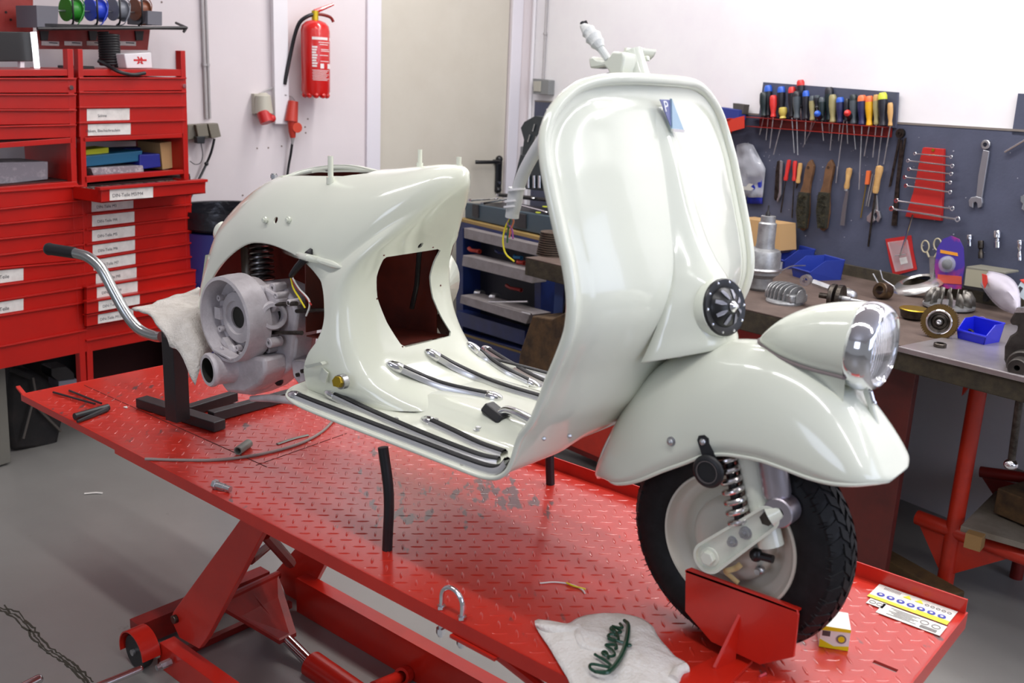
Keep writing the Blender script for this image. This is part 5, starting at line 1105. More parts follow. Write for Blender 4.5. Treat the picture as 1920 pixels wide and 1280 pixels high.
for (cx_, cy_, ex, ey) in ((1735, 462, 1742, 482), (1758, 458, 1752, 482)):
    b = MB(); p = [PW(cx_+7*math.cos(t_*math.pi/9), cy_+11*math.sin(t_*math.pi/9), .026) for t_ in range(18)]; b.tube(p, .003, 8, closed=True); b.tube([PW(cx_+3, cy_+10, .026), PW(ex, ey, .026)], .004, 8); b.build('handle_loop', hmat, sc2)
part('blades', [(1742, 480), (1753, 480), (1751, 520), (1744, 524)], steel, sc2, .022, .027, 0)
# four adapters on the board
for i, (x, y0, y1, r, dsc) in enumerate(((1818, 440, 461, .010, 'small black and chrome, leftmost'), (1839, 451, 484, .011, 'dark one hanging lower, second from left'), (1870, 432, 464, .013, 'bright ribbed one, tallest'), (1912, 450, 488, .009, 'cross shaped one beside the right picture edge'))):
    t = thing('socket_adapter', 'socket adapter on the board: %s' % dsc, 'socket', PW(x, y1, .03), group='socket adapters on the board'); a = PW(x, y0, .032); c = PW(x, y1, .032); d = c-a; Ln = d.length
    b = MB(); b.lathe([(r*.9, 0), (r, .003), (r, Ln*.4), (r*.6, Ln*.48), (r*.6, Ln*.6), (r*.85, Ln*.66), (r*.85, Ln)], a, d, 16); b.build('body', chrome if i != 1 else dsteel, t); b = MB(); b.tube([a+Vector((0, 0, -.004)), a+Vector((0, 0, -.004))-WN*.03], .003, 6); b.build('peg', steel, t)
# clear bag with a small spanner, blue bag under it
t = tool('parts_bag', 'crumpled clear plastic bag with an open spanner inside, hanging at the left of the board', 'bag', (1400, 320))
b = MB(); rows = []
for j in range(12):
    v = j/11; xl = 1381+(-3)*v-2*math.sin(v*3); xr = 1412+24*min(1, v*2.2)-10*max(0, v-.4); row = []
    for i in range(12):
        u = i/11; x = xl+(xr-xl)*u; y = 272+98*v-4*math.sin(u*3)*(1-v); row.append(PW(x, y, .030+.018*noise.noise(Vector((u*4, v*6, 2)))+.02*math.sin(math.pi*u)*math.sin(math.pi*min(1, v*1.2))))
    rows.append(row)
b.grid(rows); b.build('clear_bag', mat('bag_film', (190, 192, 200), .12, alpha=.55), t, solid=.001, angle=80)
part('small_spanner', [(1376, 347), (1398, 350), (1404, 344), (1412, 345), (1407, 350), (1413, 354), (1408, 357), (1398, 356), (1376, 353)], mat('spanner_pale', (205, 205, 196), .4, .3), t, .052, .056, 0)
b = MB(); rows = [[PW(1402+28*u, 330+52*v, .022+.01*noise.noise(Vector((u*5, v*5, 7)))) for u in (0, .25, .5, .75, 1)] for v in (0, .25, .5, .75, 1)]; b.grid(rows); tag(b.build('blue_bag', mat('bag_blue', (30, 44, 150), .3), solid=.006, angle=80), 'crumpled blue plastic bag behind the clear parts bag', 'bag')
# red wall tray left with blue block
t = tool('wall_tray', 'red open metal tray on the wall just right of the shield', 'tray', (1370, 225))
def boxW(px0, px1, o0, o1): b = MB(); quadW(b, [(px0[0], px0[1]), (px1[0], px0[1]), (px1[0], px1[1]), (px0[0], px1[1])], o0, o1); return b
b = MB(); quadW(b, [(1335, 232), (1395, 217), (1395, 240), (1352, 252), (1335, 246)], .10, .104); quadW(b, [(1330, 200), (1352, 222), (1352, 250), (1335, 246)], .03, .104); b.build('tray_front', mat('tray_red', (196, 52, 34), .45), t, smooth=False)
b = MB(); a = PW(1335, 236, .01); c = PW(1395, 222, .01); b.prism([a, c, c+WN*.10, a+WN*.10], (0, 0, -.004)); b.build('tray_base', MATS['tray_red'], t, smooth=False)
b = MB(); quadW(b, [(1342, 200), (1384, 206), (1384, 224), (1350, 226)], .03, .085); tag(b.build('blue_block', mat('block_blue', (36, 52, 128), .5), smooth=False, bevel=.002), 'blue cardboard pack standing in the red wall tray', 'pack')
b = MB(); quadW(b, [(1374, 193), (1395, 196), (1392, 214), (1374, 212)], .02, .06); tag(b.build('dark_block', mat('block_dark', (74, 70, 66), .6), smooth=False, bevel=.002), 'small dark box behind the blue pack in the wall tray', 'box')
# grey switch box high near the corner, small junction lower
t = tool('switch_box', 'grey surface switch box with a pale rocker near the room corner', 'switch', (1013, 165)); part('housing', [(999, 147), (1029, 150), (1028, 178), (999, 176)], mat('switch_grey', (128, 130, 130), .5), t, .0, .045, .003); part('rocker', [(1000, 152), (1014, 152), (1013, 172), (1000, 171)], mat('rocker_pale', (178, 176, 164), .5), t, .045, .050)
t = tool('junction_box', 'small grey wall box below the switch near the door', 'junction box', (970, 290)); part('housing', [(966, 275), (985, 274), (984, 303), (966, 302)], MATS['switch_grey'], t, .0, .045, .003)
part('wall_badge', [(1024, 204), (1036, 204), (1036, 216), (1028, 214)], paper, board, .012, .014, 0)
# ---------- workbench ----------
BZ = .90
def PB(px, py, h=0.): return PZ(px, py, BZ+h)
benchw = mat('bench_top_brown', (100, 84, 76), .65, var=(7, (74, 60, 52), .35, .7), bump=(40, .3))
benche = mat('bench_edge', (70, 62, 46), .85, var=(30, (44, 38, 30), .35, .7), bump=(70, .5))
wb = thing('workbench', 'long dark wooden workbench with red cabinets along the tool board wall', 'workbench', wf(-.6, .5, 0))
f0 = PB(985, 482); f1 = PB(1384, 567); f2 = PB(1455, 587); dfr = (f2-f1); fe = PB(1690, 648)
dirf = (fe-f0).normalized()
def wallpt(p, d=.02): s_ = (p-WP).dot(WU); q = wf(s_, d, p.z); return q
b = MB(); F0 = f0; F1 = fe; poly = [F0, F1, wallpt(F1), wallpt(F0)]; b.prism([p+Vector((0, 0, 0)) for p in poly], (0, 0, -.004)); b.build('bench_surface', benchw, wb, smooth=False)
b = MB(); b.prism([p+Vector((0, 0, -.004)) for p in poly], (0, 0, -.075)); b.build('bench_slab', benche, wb, smooth=False, bevel=.004)
b = MB(); b.prism([wallpt(F0, .0125), wallpt(F1, .0125), wallpt(F1, .03), wallpt(F0, .03)], (0, 0, .045)); b.build('back_rail', benche, wb, smooth=False)
def bface(px0, px1, z0, z1, inset, m, name, th=.02):
    a = PB(*px0); c = PB(*px1); nn = Vector((dirf.y, -dirf.x, 0)); nn = nn if nn.y < 0 else -nn
    a = F0+dirf*((a-F0).dot(dirf))-nn*inset; c = F0+dirf*((c-F0).dot(dirf))-nn*inset
    b = MB(); q = [Vector((a.x, a.y, z0)), Vector((c.x, c.y, z0)), Vector((c.x, c.y, z1)), Vector((a.x, a.y, z1))]; b.prism(q, -nn*th); return b.build(name, m, wb, smooth=False, bevel=.002)
bface((1050, 497), (1200, 530), .10, .82, .05, orange_red, 'door'); bface((1204, 530), (1545, 610), .10, .70, .05, orange_red, 'door'); bface((1204, 530), (1545, 610), .71, .82, .06, dred, 'drawer')
bface((1050, 497), (1545, 610), .05, .825, .10, dred, 'cabinet_body', .4)
bface((1550, 611), (1700, 650), .10, .82, .09, mat('maroon', (94, 32, 26), .5, var=(5, (70, 26, 22), .4, .7)), 'side_panel', .03)
b = MB(); a = F0+dirf*.12+Vector((.02, .12, 0)); b.box((a.x, a.y, .42), (.05, .05, .80)); b.build('leg', mat('leg_blue', (48, 72, 124), .5), wb, smooth=False)
lg = PZ(1655, 955, 0); b = MB(); b.cyl((lg.x, lg.y, 0), (lg.x, lg.y, .78), .02, n=14); b.cyl((lg.x, lg.y, 0), (lg.x, lg.y, .03), .05, n=18); b.build('leg', dred, wb)
# ---- vise bench ----
vb = thing('vise_bench', 'small steel bench on a red tube frame with metal clad top carrying the vise', 'workbench', PZ(1780, 1115, 0))
g0 = PB(1683, 652, .0); g1 = PB(1868, 697, .0); gd = (g1-g0).normalized(); g2 = g0+gd*1.0
sheetm = mat('zinc_sheet', (178, 172, 174), .33, .7, var=(5, (150, 142, 142), .35, .7))
back0 = PB(1733, 616); nb = Vector((-gd.y, gd.x, 0)); bl = PB(1745, 590)
poly = [g0, g2, wallpt(g2), PB(1700, 560)]
w0_ = wallpt(g0+gd*.05)
poly = [g0, g2, wallpt(g2, .03), wallpt(g0, .03)]
b = MB(); b.prism([p+Vector((0, 0, .006)) for p in poly], (0, 0, -.018)); b.build('zinc_top', sheetm, vb, smooth=False, bevel=.003)
b = MB(); b.prism([p+Vector((0, 0, -.012))-(nb*-.012 if i < 2 else Vector()) for i, p in enumerate(poly)], (0, 0, -.06)); b.build('wood_slab', benche, vb, smooth=False, bevel=.004)
redt = mat('frame_red', (190, 46, 24), .4, var=(8, (160, 34, 20), .45, .75))
pt = PZ(1768, 1112, 0); ptop = PZ(1838, 712, .825)
pt2 = Vector((pt.x, pt.y, 0))
b = MB(); b.cyl((pt.x, pt.y, 0), (pt.x, pt.y, .825), .027, n=24); b.build('post', redt, vb)
c = Vector((pt.x, pt.y, 0)); cz = .235
arml = PY(1740, 870, pt.y-.0); bl_ = Vector((pt.x, pt.y, cz))
dL = (PZ(1727, 1000, cz)-bl_); 
b = MB(); b.cyl(bl_-gd*.13+Vector((0, 0, .0)), bl_+gd*.9, .026, n=20); b.build('lower_rail', redt, vb)
b = MB(); bb_ = bl_+Vector((0, -.008, 0)); b.prism([bb_-gd*.125+Vector((0, 0, -.01)), bb_-gd*.02+Vector((0, 0, -.16)), bb_-gd*.02+Vector((0, 0, -.01))], (0, .008, 0)); b.prism([bb_+gd*.02+Vector((0, 0, -.01)), bb_+gd*.02+Vector((0, 0, -.15)), bb_+gd*.20+Vector((0, 0, -.01))], (0, .008, 0)); b.build('gusset', redt, vb, smooth=False)
b = MB(); q = Vector((pt.x, pt.y, .80)); b.prism([q-gd*.05+Vector((0, 0, .02)), q-gd*.05+Vector((0, 0, -.10)), q-gd*.02+Vector((0, 0, -.04)), q-gd*.02+Vector((0, 0, .02))], (0, .03, 0)); b.build('bracket', redt, vb, smooth=False)
# lower shelf
sh = [PZ(1802, 985, .30), PZ(2050, 1055, .30), PZ(2050, 900, .30), PZ(1915, 872, .30)]
b = MB(); b.prism(sh, (0, 0, -.02)); b.build('lower_shelf', mat('shelf_board', (132, 124, 112), .7, var=(8, (104, 94, 80), .35, .7)), vb, smooth=False)
b = MB(); p = PZ(1828, 1012, .27); b.box(p, (.05, .05, .05)); b.build('shelf_batten', mat('batten_wood', (150, 116, 70), .7), vb, smooth=False)
b = MB(); p = PZ(1908, 960, .31); b.box((p.x+.08, p.y, .355), (.22, .22, .09), Matrix.Rotation(WA-.1, 3, 'Z')); tag(b.build('wooden_block', wood, smooth=False, bevel=.004), 'dark wooden block lying on the lower shelf of the vise bench', 'block')
# second foot behind
fb = PZ(1870, 905, .33); vfoot = thing('red_stand', 'dark red steel stand head behind the vise bench shelf', 'stand', (fb.x, fb.y, 0)); 
b = MB(); a = PY(1838, 884, fb.y); c_ = PY(1905, 893, fb.y); b.cyl(a, c_+(c_-a)*.6, .02, n=16); b.build('cross_tube', dred, vfoot)
b = MB(); b.prism([a+Vector((.0, 0, -.01)), a+Vector((.08, 0, -.10)), a+Vector((.2, 0, -.10)), a+Vector((.25, 0, -.01))], (0, .01, 0)); b.build('plate', dred, vfoot, smooth=False)
b = MB(); b.cyl((c_.x+.06, c_.y, 0), (c_.x+.06, c_.y, c_.z+.30), .022, n=16); b.build('post', dred, vfoot)
# plank on the floor
p0 = PZ(1608, 1045, .0); p1 = PZ(1760, 1135, .0); d = (p1-p0); Ld = d.length; d.normalize(); n_ = Vector((-d.y, d.x, 0))
b = MB(); b.box((p0+p1)/2+Vector((0, 0, .04)), (Ld+.12, .075, .075), Matrix.Rotation(math.atan2(d.y, d.x), 3, 'Z')); tag(b.build('timber_beam', mat('timber', (104, 80, 44), .75, var=(10, (60, 44, 26), .35, .7), bump=(50, .4)), smooth=False, bevel=.004), 'old timber beam lying on the floor beside the far lift edge', 'beam')
# ---- vise ----
vs = thing('vise', 'heavy grey bench vise at the right picture edge with a long handle hanging down', 'vise', PB(1935, 690))
vm = mat('vise_iron', (72, 68, 64), .45, .6, var=(20, (48, 44, 42), .4, .7))
vy = PB(1905, 690).y-.01
V_ = lambda x, y, o=0.: PY(x, y, vy+o)
b = MB(); pr = [V_(*q) for q in [(1905, 580), (1960, 580), (1960, 720), (1912, 712), (1893, 700), (1882, 675), (1883, 650), (1893, 630), (1906, 622), (1908, 610), (1896, 610), (1892, 602)]]; b.prism(pr, (0, .10, 0)); b.build('front_jaw', vm, vs, bevel=.006)
b = MB(); b.prism([V_(*q, -.003) for q in [(1906, 577), (1960, 577), (1960, 586), (1903, 586)]], (0, .02, 0)); b.build('jaw_plate', steel, vs, smooth=False)
p = V_(1920, 680, -.0); b = MB(); b.ring(p+Vector((0, .0, 0)), (0, -1, 0), .022, .040, .035, 30, bev=.004); b.ring(p+Vector((0, -.03, 0)), (0, -1, 0), .008, .026, .05, 24, bev=.003); b.build('spindle_hub', vm, vs)
b = MB(); a = V_(1918, 700, -.06); c_ = V_(1896, 868, -.06); b.tube([a+(a-c_)*.1, c_], .0105, 14); b.build('handle_bar', dsteel, vs)
b = MB(); b.ball(c_+Vector((0, 0, -.004)), (.020, .016), 18, axis=(c_-a)); b.build('handle_knob', chrome, vs)
b = MB(); b.prism([V_(*q, .04) for q in [(1880, 712), (1930, 722), (1925, 745), (1890, 738)]], (0, .08, 0)); p = V_(1902, 735, .02); b.cyl(p, p+Vector((0, .05, 0)), .010, n=10); b.build('base_clamp', vm, vs, bevel=.003)
# ---- bench clutter ----
def lz(b, prof, o, axis=(0, 0, 1), n=32, **k): return b.lathe(prof, o, axis, n, **k)
# carburettor-like casting column
c0 = PB(1424, 543); hb_ = thing('fork_casting', 'tall grey aluminium cylinder casting standing on the bench', 'casting', c0)
zz = lambda py: on(1430, py, c0, (c0-CAM['pos']).normalized()).z
def zat(py, p=c0, px=None):
    h = Vector((p.x-CAM['pos'].x, p.y-CAM['pos'].y, 0)); 
    return on(px or 1430, py, p, -h.normalized()).z
def rat(w_px, p): return w_px/CAM['f']*(p-CAM['pos']).dot(AF)/2
r = lambda w: rat(w, c0)
b = MB(); lz(b, [(r(36), 0), (r(44), .01), (r(44), zat(520)-BZ), (r(62), zat(512)-BZ)], c0); lz(b, [(r(64), zat(512)-BZ), (r(66), zat(500)-BZ), (r(64), zat(473)-BZ), (r(60), zat(468)-BZ), (r(38), zat(464)-BZ)], c0); b.build('bowl', castal, hb_)
b = MB(); lz(b, [(r(36), zat(466)-BZ), (r(33), zat(455)-BZ), (r(33), zat(418)-BZ), (r(27), zat(415)-BZ), (r(27), zat(404)-BZ), (r(22), zat(403)-BZ), (r(21), zat(408)-BZ)], c0+Vector((.004, 0, 0))); b.build('upper_cylinder', castal, hb_)
b = MB(); lz(b, [(r(9), zat(408)-BZ), (r(8), zat(398)-BZ), (r(3), zat(394)-BZ), (r(3), zat(384)-BZ)], c0, n=12); b.build('top_pin', blackm, hb_)
for (x, y) in ((1431, 503), (1462, 498)):
    p = on(x, y, c0+Vector((.0, -.035, 0)), -AF); b = MB(); b.cyl(p+Vector((0, 0, -.028)), p+Vector((0, 0, .014)), .010, n=14); b.build('clamp_boss', castal, hb_)
b = MB(); lz(b, [(r(70), zat(500)-BZ), (r(74), zat(503)-BZ), (r(70), zat(506)-BZ)], c0); b.build('clamp_band', steel, hb_)
c1 = PB(1392, 520); t = thing('small_casting', 'rounded grey casting half hidden between the shield and the tall cylinder casting', 'casting', c1); b = MB(); lz(b, [(.028, 0), (.03, .05), (.03, .10), (.032, .11), (.026, .135), (.018, .155), (.010, .165), (.0001, .166)], c1+Vector((.0, .0, 0))); b.build('body', castal, t); b = MB(); lz(b, [(.034, .088), (.037, .09), (.037, .102), (.034, .104)], c1); b.build('flange', alu, t)
# cardboard box behind
b = MB(); quadW(b, [(1385, 408), (1462, 420), (1463, 470), (1385, 500)], .05, .16); tag(b.build('cardboard_box', cardb, smooth=False), 'brown cardboard box on the bench behind the tall casting', 'box')
# two blue storage bins
def bin_(p, w_, dpt, h, lab, m, rot=0., name='storage_bin'):
    t = thing(name, lab, 'storage bin', p, rot); R_ = Matrix.Translation(p)@Matrix.Rotation(rot, 4, 'Z')
    def q(x, y, z): return R_@Vector((x, y, z))
    W_ = w_/2; b = MB(); tk = .003
    b.hexa([q(-W_*.85, 0, 0), q(W_*.85, 0, 0), q(W_*.85, dpt, 0), q(-W_*.85, dpt, 0), q(-W_*.85, 0, tk), q(W_*.85, 0, tk), q(W_*.85, dpt, tk), q(-W_*.85, dpt, tk)])
    for s_ in (-1, 1):
        side = [q(s_*W_*.85, 0, 0), q(s_*W_*.85, dpt, 0), q(s_*W_, dpt, h), q(s_*W_, dpt*.40, h), q(s_*W_*.95, -dpt*.05, h*.45)]; b.prism(side, (R_.to_3x3()@Vector((-s_*tk, 0, 0))))
    b.prism([q(-W_*.85, dpt, 0), q(W_*.85, dpt, 0), q(W_, dpt, h), q(-W_, dpt, h)], R_.to_3x3()@Vector((0, -tk, 0)))
    b.prism([q(-W_*.85, 0, 0), q(W_*.85, 0, 0), q(W_*.95, -dpt*.05, h*.45), q(-W_*.95, -dpt*.05, h*.45)], R_.to_3x3()@Vector((0, tk, 0)))
    b.build('shell', m, t, smooth=False); b = MB(); b.tube([q(-W_*.97, -dpt*.06, h*.45), q(W_*.97, -dpt*.06, h*.45)], .004, 6); b.tube([q(-W_, dpt, h), q(W_, dpt, h)], .003, 6); b.build('rim', m, t); return t
bb1 = PB(1502, 522); bin_(bb1, .13, .16, .085, 'blue plastic storage bin on the bench, right of the tall casting', mat('bin_blue', (40, 60, 150), .4), WA-.25)
bin_(PB(1455, 500), .13, .15, .085, 'blue plastic storage bin behind the other one, half hidden by the casting', MATS['bin_blue'], WA-.25)
b = MB(); b.tube(smoothpts([PB(1466, 507, .05), PB(1485, 499, .06), PB(1510, 498, .055)], 4), .003, 8); tag(b.build('bent_rod', steel), 'pale bent rod resting on the edge of the blue bin', 'rod')
# finned cylinder head
c2 = PB(1472, 566); t = thing('cylinder_head', 'grey finned cylinder head standing near the front edge of the bench', 'cylinder head', c2)
Rz = Matrix.Rotation(math.radians(-18), 3, 'Z'); W2 = rat(80, c2); 
b = MB(); b.lathe([(W2*1.0, 0), (W2*1.02, .006), (W2*.98, .012), (W2*.9, .014)], c2, (0, 0, 1), 32, scale=(1, .85)); b.build('base', castal, t)
for k in range(9):
    x = -W2*.92+k*W2*1.84/8; hw = math.sqrt(max(.02, 1-(x/W2)**2)); hgt = .062*(.62+.38*hw); yy = W2*.80*hw; pts = []
    for j in range(13):
        a_ = math.pi*j/12; pts.append(c2+Rz@Vector((x-.0025, yy*math.cos(a_)*(1 if True else 1), .012+hgt*abs(math.sin(a_))**.55)))
    b = MB(); b.prism(pts, Rz@Vector((.004, 0, 0))); b.build('fin', castal, t, smooth=False)
b = MB(); b.box(c2+Vector((0, 0, .025)), (W2*1.7, W2*1.1, .03), Rz); b.build('core', castal, t, bevel=.006)
# crankshaft
c3 = PB(1568, 558, .05); t = thing('crankshaft', 'dark steel crankshaft lying on the bench above the headlamp', 'crankshaft', PB(1568, 558)); ax = (PB(1610, 543)-PB(1525, 530)).normalized()
b = MB(); b.cyl(c3-ax*.02, c3-ax*.004, .048, n=32); b.cyl(c3+ax*.006, c3+ax*.022, .048, n=32); b.build('flyweight', dsteel, t, bevel=.002)
b = MB(); b.tube([c3+ax*.02, c3+ax*.05, c3+ax*.052, c3+ax*.12], [.012, .011, .007, .005], 12); b.build('tapered_shaft', steel, t); b = MB(); b.tube([c3-ax*.02, c3-ax*.06], .010, 12); b.build('stub_shaft', dsteel, t)
b = MB(); q = c3-ax*.03+Vector((0, 0, .03)); b.tube([q, q-ax*.06+Vector((0, 0, .012))], .012, 8); b.ring(q-ax*.085+Vector((0, 0, .016))-Vector((0, .012, 0)), (0, 1, 0), .010, .020, .024, 20); b.build('connecting_rod', steel, t)
c4 = PB(1592, 566); t = thing('piston', 'small round nosed piston lying in front of the crankshaft', 'piston', c4); q = c4+Vector((0, 0, .024)); a_ = Vector((.75, -.62, 0)).normalized(); b = MB(); b.lathe([(.022, -.035), (.024, -.033), (.024, .010), (.021, .018), (.012, .024), (.0001, .026)], q, a_, 24); b.build('body', steel, t)
b = MB(); b.lathe([(.0225, -.03), (.025, -.028), (.0225, -.02)], q, a_, 24); b.build('band', mat('tan_band', (150, 140, 120), .6), t)
# oily ring part
c5 = PB(1655, 560); t = thing('oily_hub', 'brown oily ring shaped part on the bench with a thin lever', 'part', c5); om = mat('oily_brown', (62, 46, 32), .35, .4, var=(20, (110, 84, 50), .5, .8)); q = c5+Vector((0, 0, .03)); a_ = Vector((-.25, -.93, .2)); b = MB(); b.ring(q+a_*.03, -a_.normalized(), .017, .031, .05, 28, bev=.003); b.build('ring', om, t); b = MB(); b.tube([q+Vector((-.02, 0, .02)), q+Vector((-.05, 0, .06))], .003, 6); b.build('lever', steel, t)
b = MB(); q = PB(1633, 569, .004); b.box(q, (.04, .016, .008), Matrix.Rotation(-.2, 3, 'Z')); tag(b.build('brass_nut_plate', brass, smooth=False, bevel=.001), 'little brass plate beside the oily ring part', 'plate')
# bent aluminium fan cowling leaning behind
c6 = PB(1712, 552); t = thing('fan_cowling', 'shallow aluminium fan cowling leaning on the parts behind the headlamp', 'cowling', c6); a_ = Vector((-.28, -.25, .93)).normalized(); q = c6+Vector((0, .03, .045)); b = MB(); b.lathe([(.052, .006), (.058, .012), (.085, .004), (.10, -.008), (.102, -.014), (.09, -.012), (.06, .0), (.052, .006)], q, a_, 44, cap=False); b.build('dish', mat('cowl_alu', (196, 194, 190), .25, .85), t)
b = MB(); b.tube([q+Vector((-.09, -.0, -.03)), q+Vector((-.13, -.02, -.005)), q+Vector((-.145, -.02, .03))], .003, 6); b.build('tab', steel, t)
# finned flywheel
c7 = PB(1778, 578); t = thing('flywheel_fan', 'aluminium flywheel fan with tall curved blades lying on the bench', 'flywheel', c7); r7 = rat(96, c7)
b = MB(); b.lathe([(r7*.85, 0), (r7, .008), (r7, .016), (r7*.75, .022), (r7*.3, .024), (.0001, .024)], c7, (0, 0, 1), 44, scale=(1, .95)); b.build('disc', castal, t)
for k in range(14):
    a0 = 2*math.pi*k/14; rr = r7; u_ = Vector((math.cos(a0), math.sin(a0), 0)); v_ = Vector((-u_.y, u_.x, 0)); p = c7+u_*rr*.55+Vector((0, 0, .02)); b = MB()
    b.grid([[p, p+u_*rr*.2+v_*.006, p+u_*rr*.40+v_*.014], [p+Vector((0, 0, .048)), p+u_*rr*.2+v_*.006+Vector((0, 0, .048)), p+u_*rr*.34+v_*.013+Vector((0, 0, .03))]]); b.build('blade', mat('blade_dark', (120, 116, 110), .4, .7) if 'blade_dark' not in MATS else MATS['blade_dark'], t, solid=.002)
c7b = PB(1765, 590); b = MB(); b.lathe([(r7*.9, 0), (r7*.95, .010), (r7*.8, .02)], c7b+Vector((.02, .06, -.0)), (0, 0, 1), 36)
# round tin
c8 = PB(1712, 598); t = thing('round_tin', 'shallow open metal tin left of the toothed clutch gear', 'tin', c8); b = MB(); b.lathe([(.030, 0), (.042, .008), (.048, .030), (.050, .034), (.047, .034), (.045, .030), (.038, .012), (.0001, .010)], c8, (0, 0, 1), 36, cap=False); b.build('dish', dsteel, t); b = MB(); b.lathe([(.047, .033), (.0505, .036), (.047, .039)], c8, (0, 0, 1), 36); b.build('rim', brass, t)
# toothed clutch gear upright
c9 = PB(1758, 632); q = c9+Vector((0, 0, .052)); a_ = Vector((.12, -.97, .1)).normalized(); t = thing('clutch_gear', 'upright bronze toothed clutch gear leaning on the blue bin', 'gear', c9); gm = mat('gear_bronze', (104, 82, 44), .45, .7); r9 = rat(66, c9)
b = MB(); u_, w_, _a = frame(a_)
b.ring(q, a_, r9*.68, r9*.94, .018, 48)
for k in range(48):
    an = 2*math.pi*k/48; p = q+(u_*math.cos(an)+w_*math.sin(an))*r9*.965+a_*.009; b.box(p, (.0045, .0045, .016), Matrix((u_*math.cos(an)+w_*math.sin(an), -u_*math.sin(an)+w_*math.cos(an), a_)).transposed())
b.build('toothed_ring', gm, t)
b = MB(); b.ring(q+a_*.006, a_, r9*.60, r9*.70, .018, 40, bev=.002); b.build('bright_ring', chrome, t); b = MB(); b.lathe([(r9*.62, .012), (r9*.45, .016), (r9*.40, .010), (r9*.26, .012), (r9*.2, .018), (.0001, .018)], q, a_, 32, cap=False); b.build('hub_plate', dsteel, t); b = MB(); b.lathe([(r9*.14, .012), (r9*.14, .024), (r9*.08, .026), (.0001, .022)], q, a_, 20); b.build('centre_bolt', steel, t)
# ring nut in front
c10 = PB(1762, 650, .006); t = thing('ring_nut', 'small steel ring lying alone on the zinc top near its front edge', 'ring', c10); b = MB(); b.ring(c10, (0, 0, 1), .011, .019, .012, 28, bev=.002); b.build('body', dsteel, t)
# bright blue bin
bin_(PB(1820, 640, .006), .105, .085, .062, 'bright royal blue open bin on the zinc top next to the gear', bluep, WA-.04)
b = MB(); q = PB(1815, 628, .012); b.ring(q+Vector((0, 0, .004)), (.2, -.5, 1), .009, .016, .010, 18); tag(b.build('black_bearing', dsteel), 'black ring lying inside the bright blue bin', 'ring')
b = MB(); q = PB(1838, 618, .02); b.tube([q+Vector((.016*math.cos(t_*.45), 0, .02+.024*math.sin(t_*.45))) for t_ in range(14)], .002, 6, closed=True); tag(b.build('rubber_ring', mat('ring_mauve', (120, 100, 150), .5)), 'mauve rubber ring standing in the bright blue bin', 'ring')
# blister pack standing
bp0 = PB(1782, 548); t = thing('blister_pack', 'purple and pink blister pack with a clear dome standing against the board', 'blister pack', bp0)
part('backing_card', [(1757, 540), (1752, 500), (1757, 465), (1768, 448), (1783, 442), (1798, 448), (1806, 465), (1808, 500), (1802, 542)], mat('pack_purple', (70, 54, 150), .4, var=(5, (190, 50, 110), .42, .58)), t, .085, .089, 0)
part('orange_banner', [(1763, 468), (1795, 474), (1796, 480), (1763, 474)], mat('pack_orange', (226, 150, 50), .4), t, .089, .0905, 0)
part('lower_banner', [(1758, 514), (1803, 518), (1803, 533), (1758, 530)], mat('pack_pinkorange', (206, 86, 70), .4), t, .089, .0905, 0)
p = PW(1777, 495, .09); b = MB(); b.lathe([(.032, 0), (.030, .014), (.020, .024), (.0001, .028)], p, WN, 28); b.build('clear_dome', clearpl, t); b = MB(); b.lathe([(.020, 0), (.018, .012), (.006, .016), (.0001, .017)], p, WN, 20); b.build('black_knob', blackpl, t)
# rectifier-like beige box
t = thing('beige_box', 'beige metal box with dark feet against the board right of the blister pack', 'box', PB(1840, 545))
part('housing', [(1811, 502), (1862, 508), (1868, 545), (1807, 536)], mat('beige_metal', (156, 152, 132), .5), t, .07, .15, .003); part('lid', [(1812, 499), (1884, 510), (1884, 514), (1811, 505)], mat('lid_grey', (120, 118, 106), .5), t, .05, .15, .002); part('base', [(1806, 534), (1870, 544), (1869, 551), (1808, 541)], blackm, t, .06, .15, .001)
part('foot', [(1845, 545), (1858, 547), (1848, 566), (1842, 563)], blackm, t, .08, .10, 0)
# clear bag with red tag
t = thing('clear_parts_bag', 'clear plastic bag with a red tag slumped by the vise', 'bag', PB(1880, 600)); b = MB(); rows = []
for j in range(14):
    v = j/13; cx_ = 1846+62*v+10*math.sin(v*3); cy_ = 520+62*v; hw = 8+20*math.sin(math.pi*min(1, v*.9+.1)); row = []
    for i in range(11):
        u = i/10*2-1; x = cx_+u*hw*.55; y = cy_-u*hw*.85; row.append(PW(x, y, .20+.05*(1-u*u)+.012*noise.noise(Vector((u*3, v*6, 5)))+.12*v))
    rows.append(row)
b.grid(rows); b.build('film', mat('bag_clear', (214, 208, 220), .12, alpha=.6), t, solid=.001, angle=80)
part('red_tag', [(1841, 513), (1850, 516), (1851, 530), (1846, 541), (1842, 530)], mat('tag_red', (200, 60, 50), .5), t, .262, .266, 0)
# small carton at the right edge
t = thing('small_carton', 'little red and white carton propped behind the vise at the picture edge', 'carton', PW(1915, 560, .22)); part('white_side', [(1902, 548), (1914, 528), (1940, 545), (1930, 570)], mat('carton_ice', (206, 220, 226), .4), t, .20, .24, 0); part('red_band', [(1912, 524), (1916, 529), (1942, 545), (1942, 538)], MATS['tag_red'], t, .20, .242, 0); part('print', [(1905, 546), (1912, 536), (1918, 540), (1912, 550)], ink, t, .2401, .2412, 0)
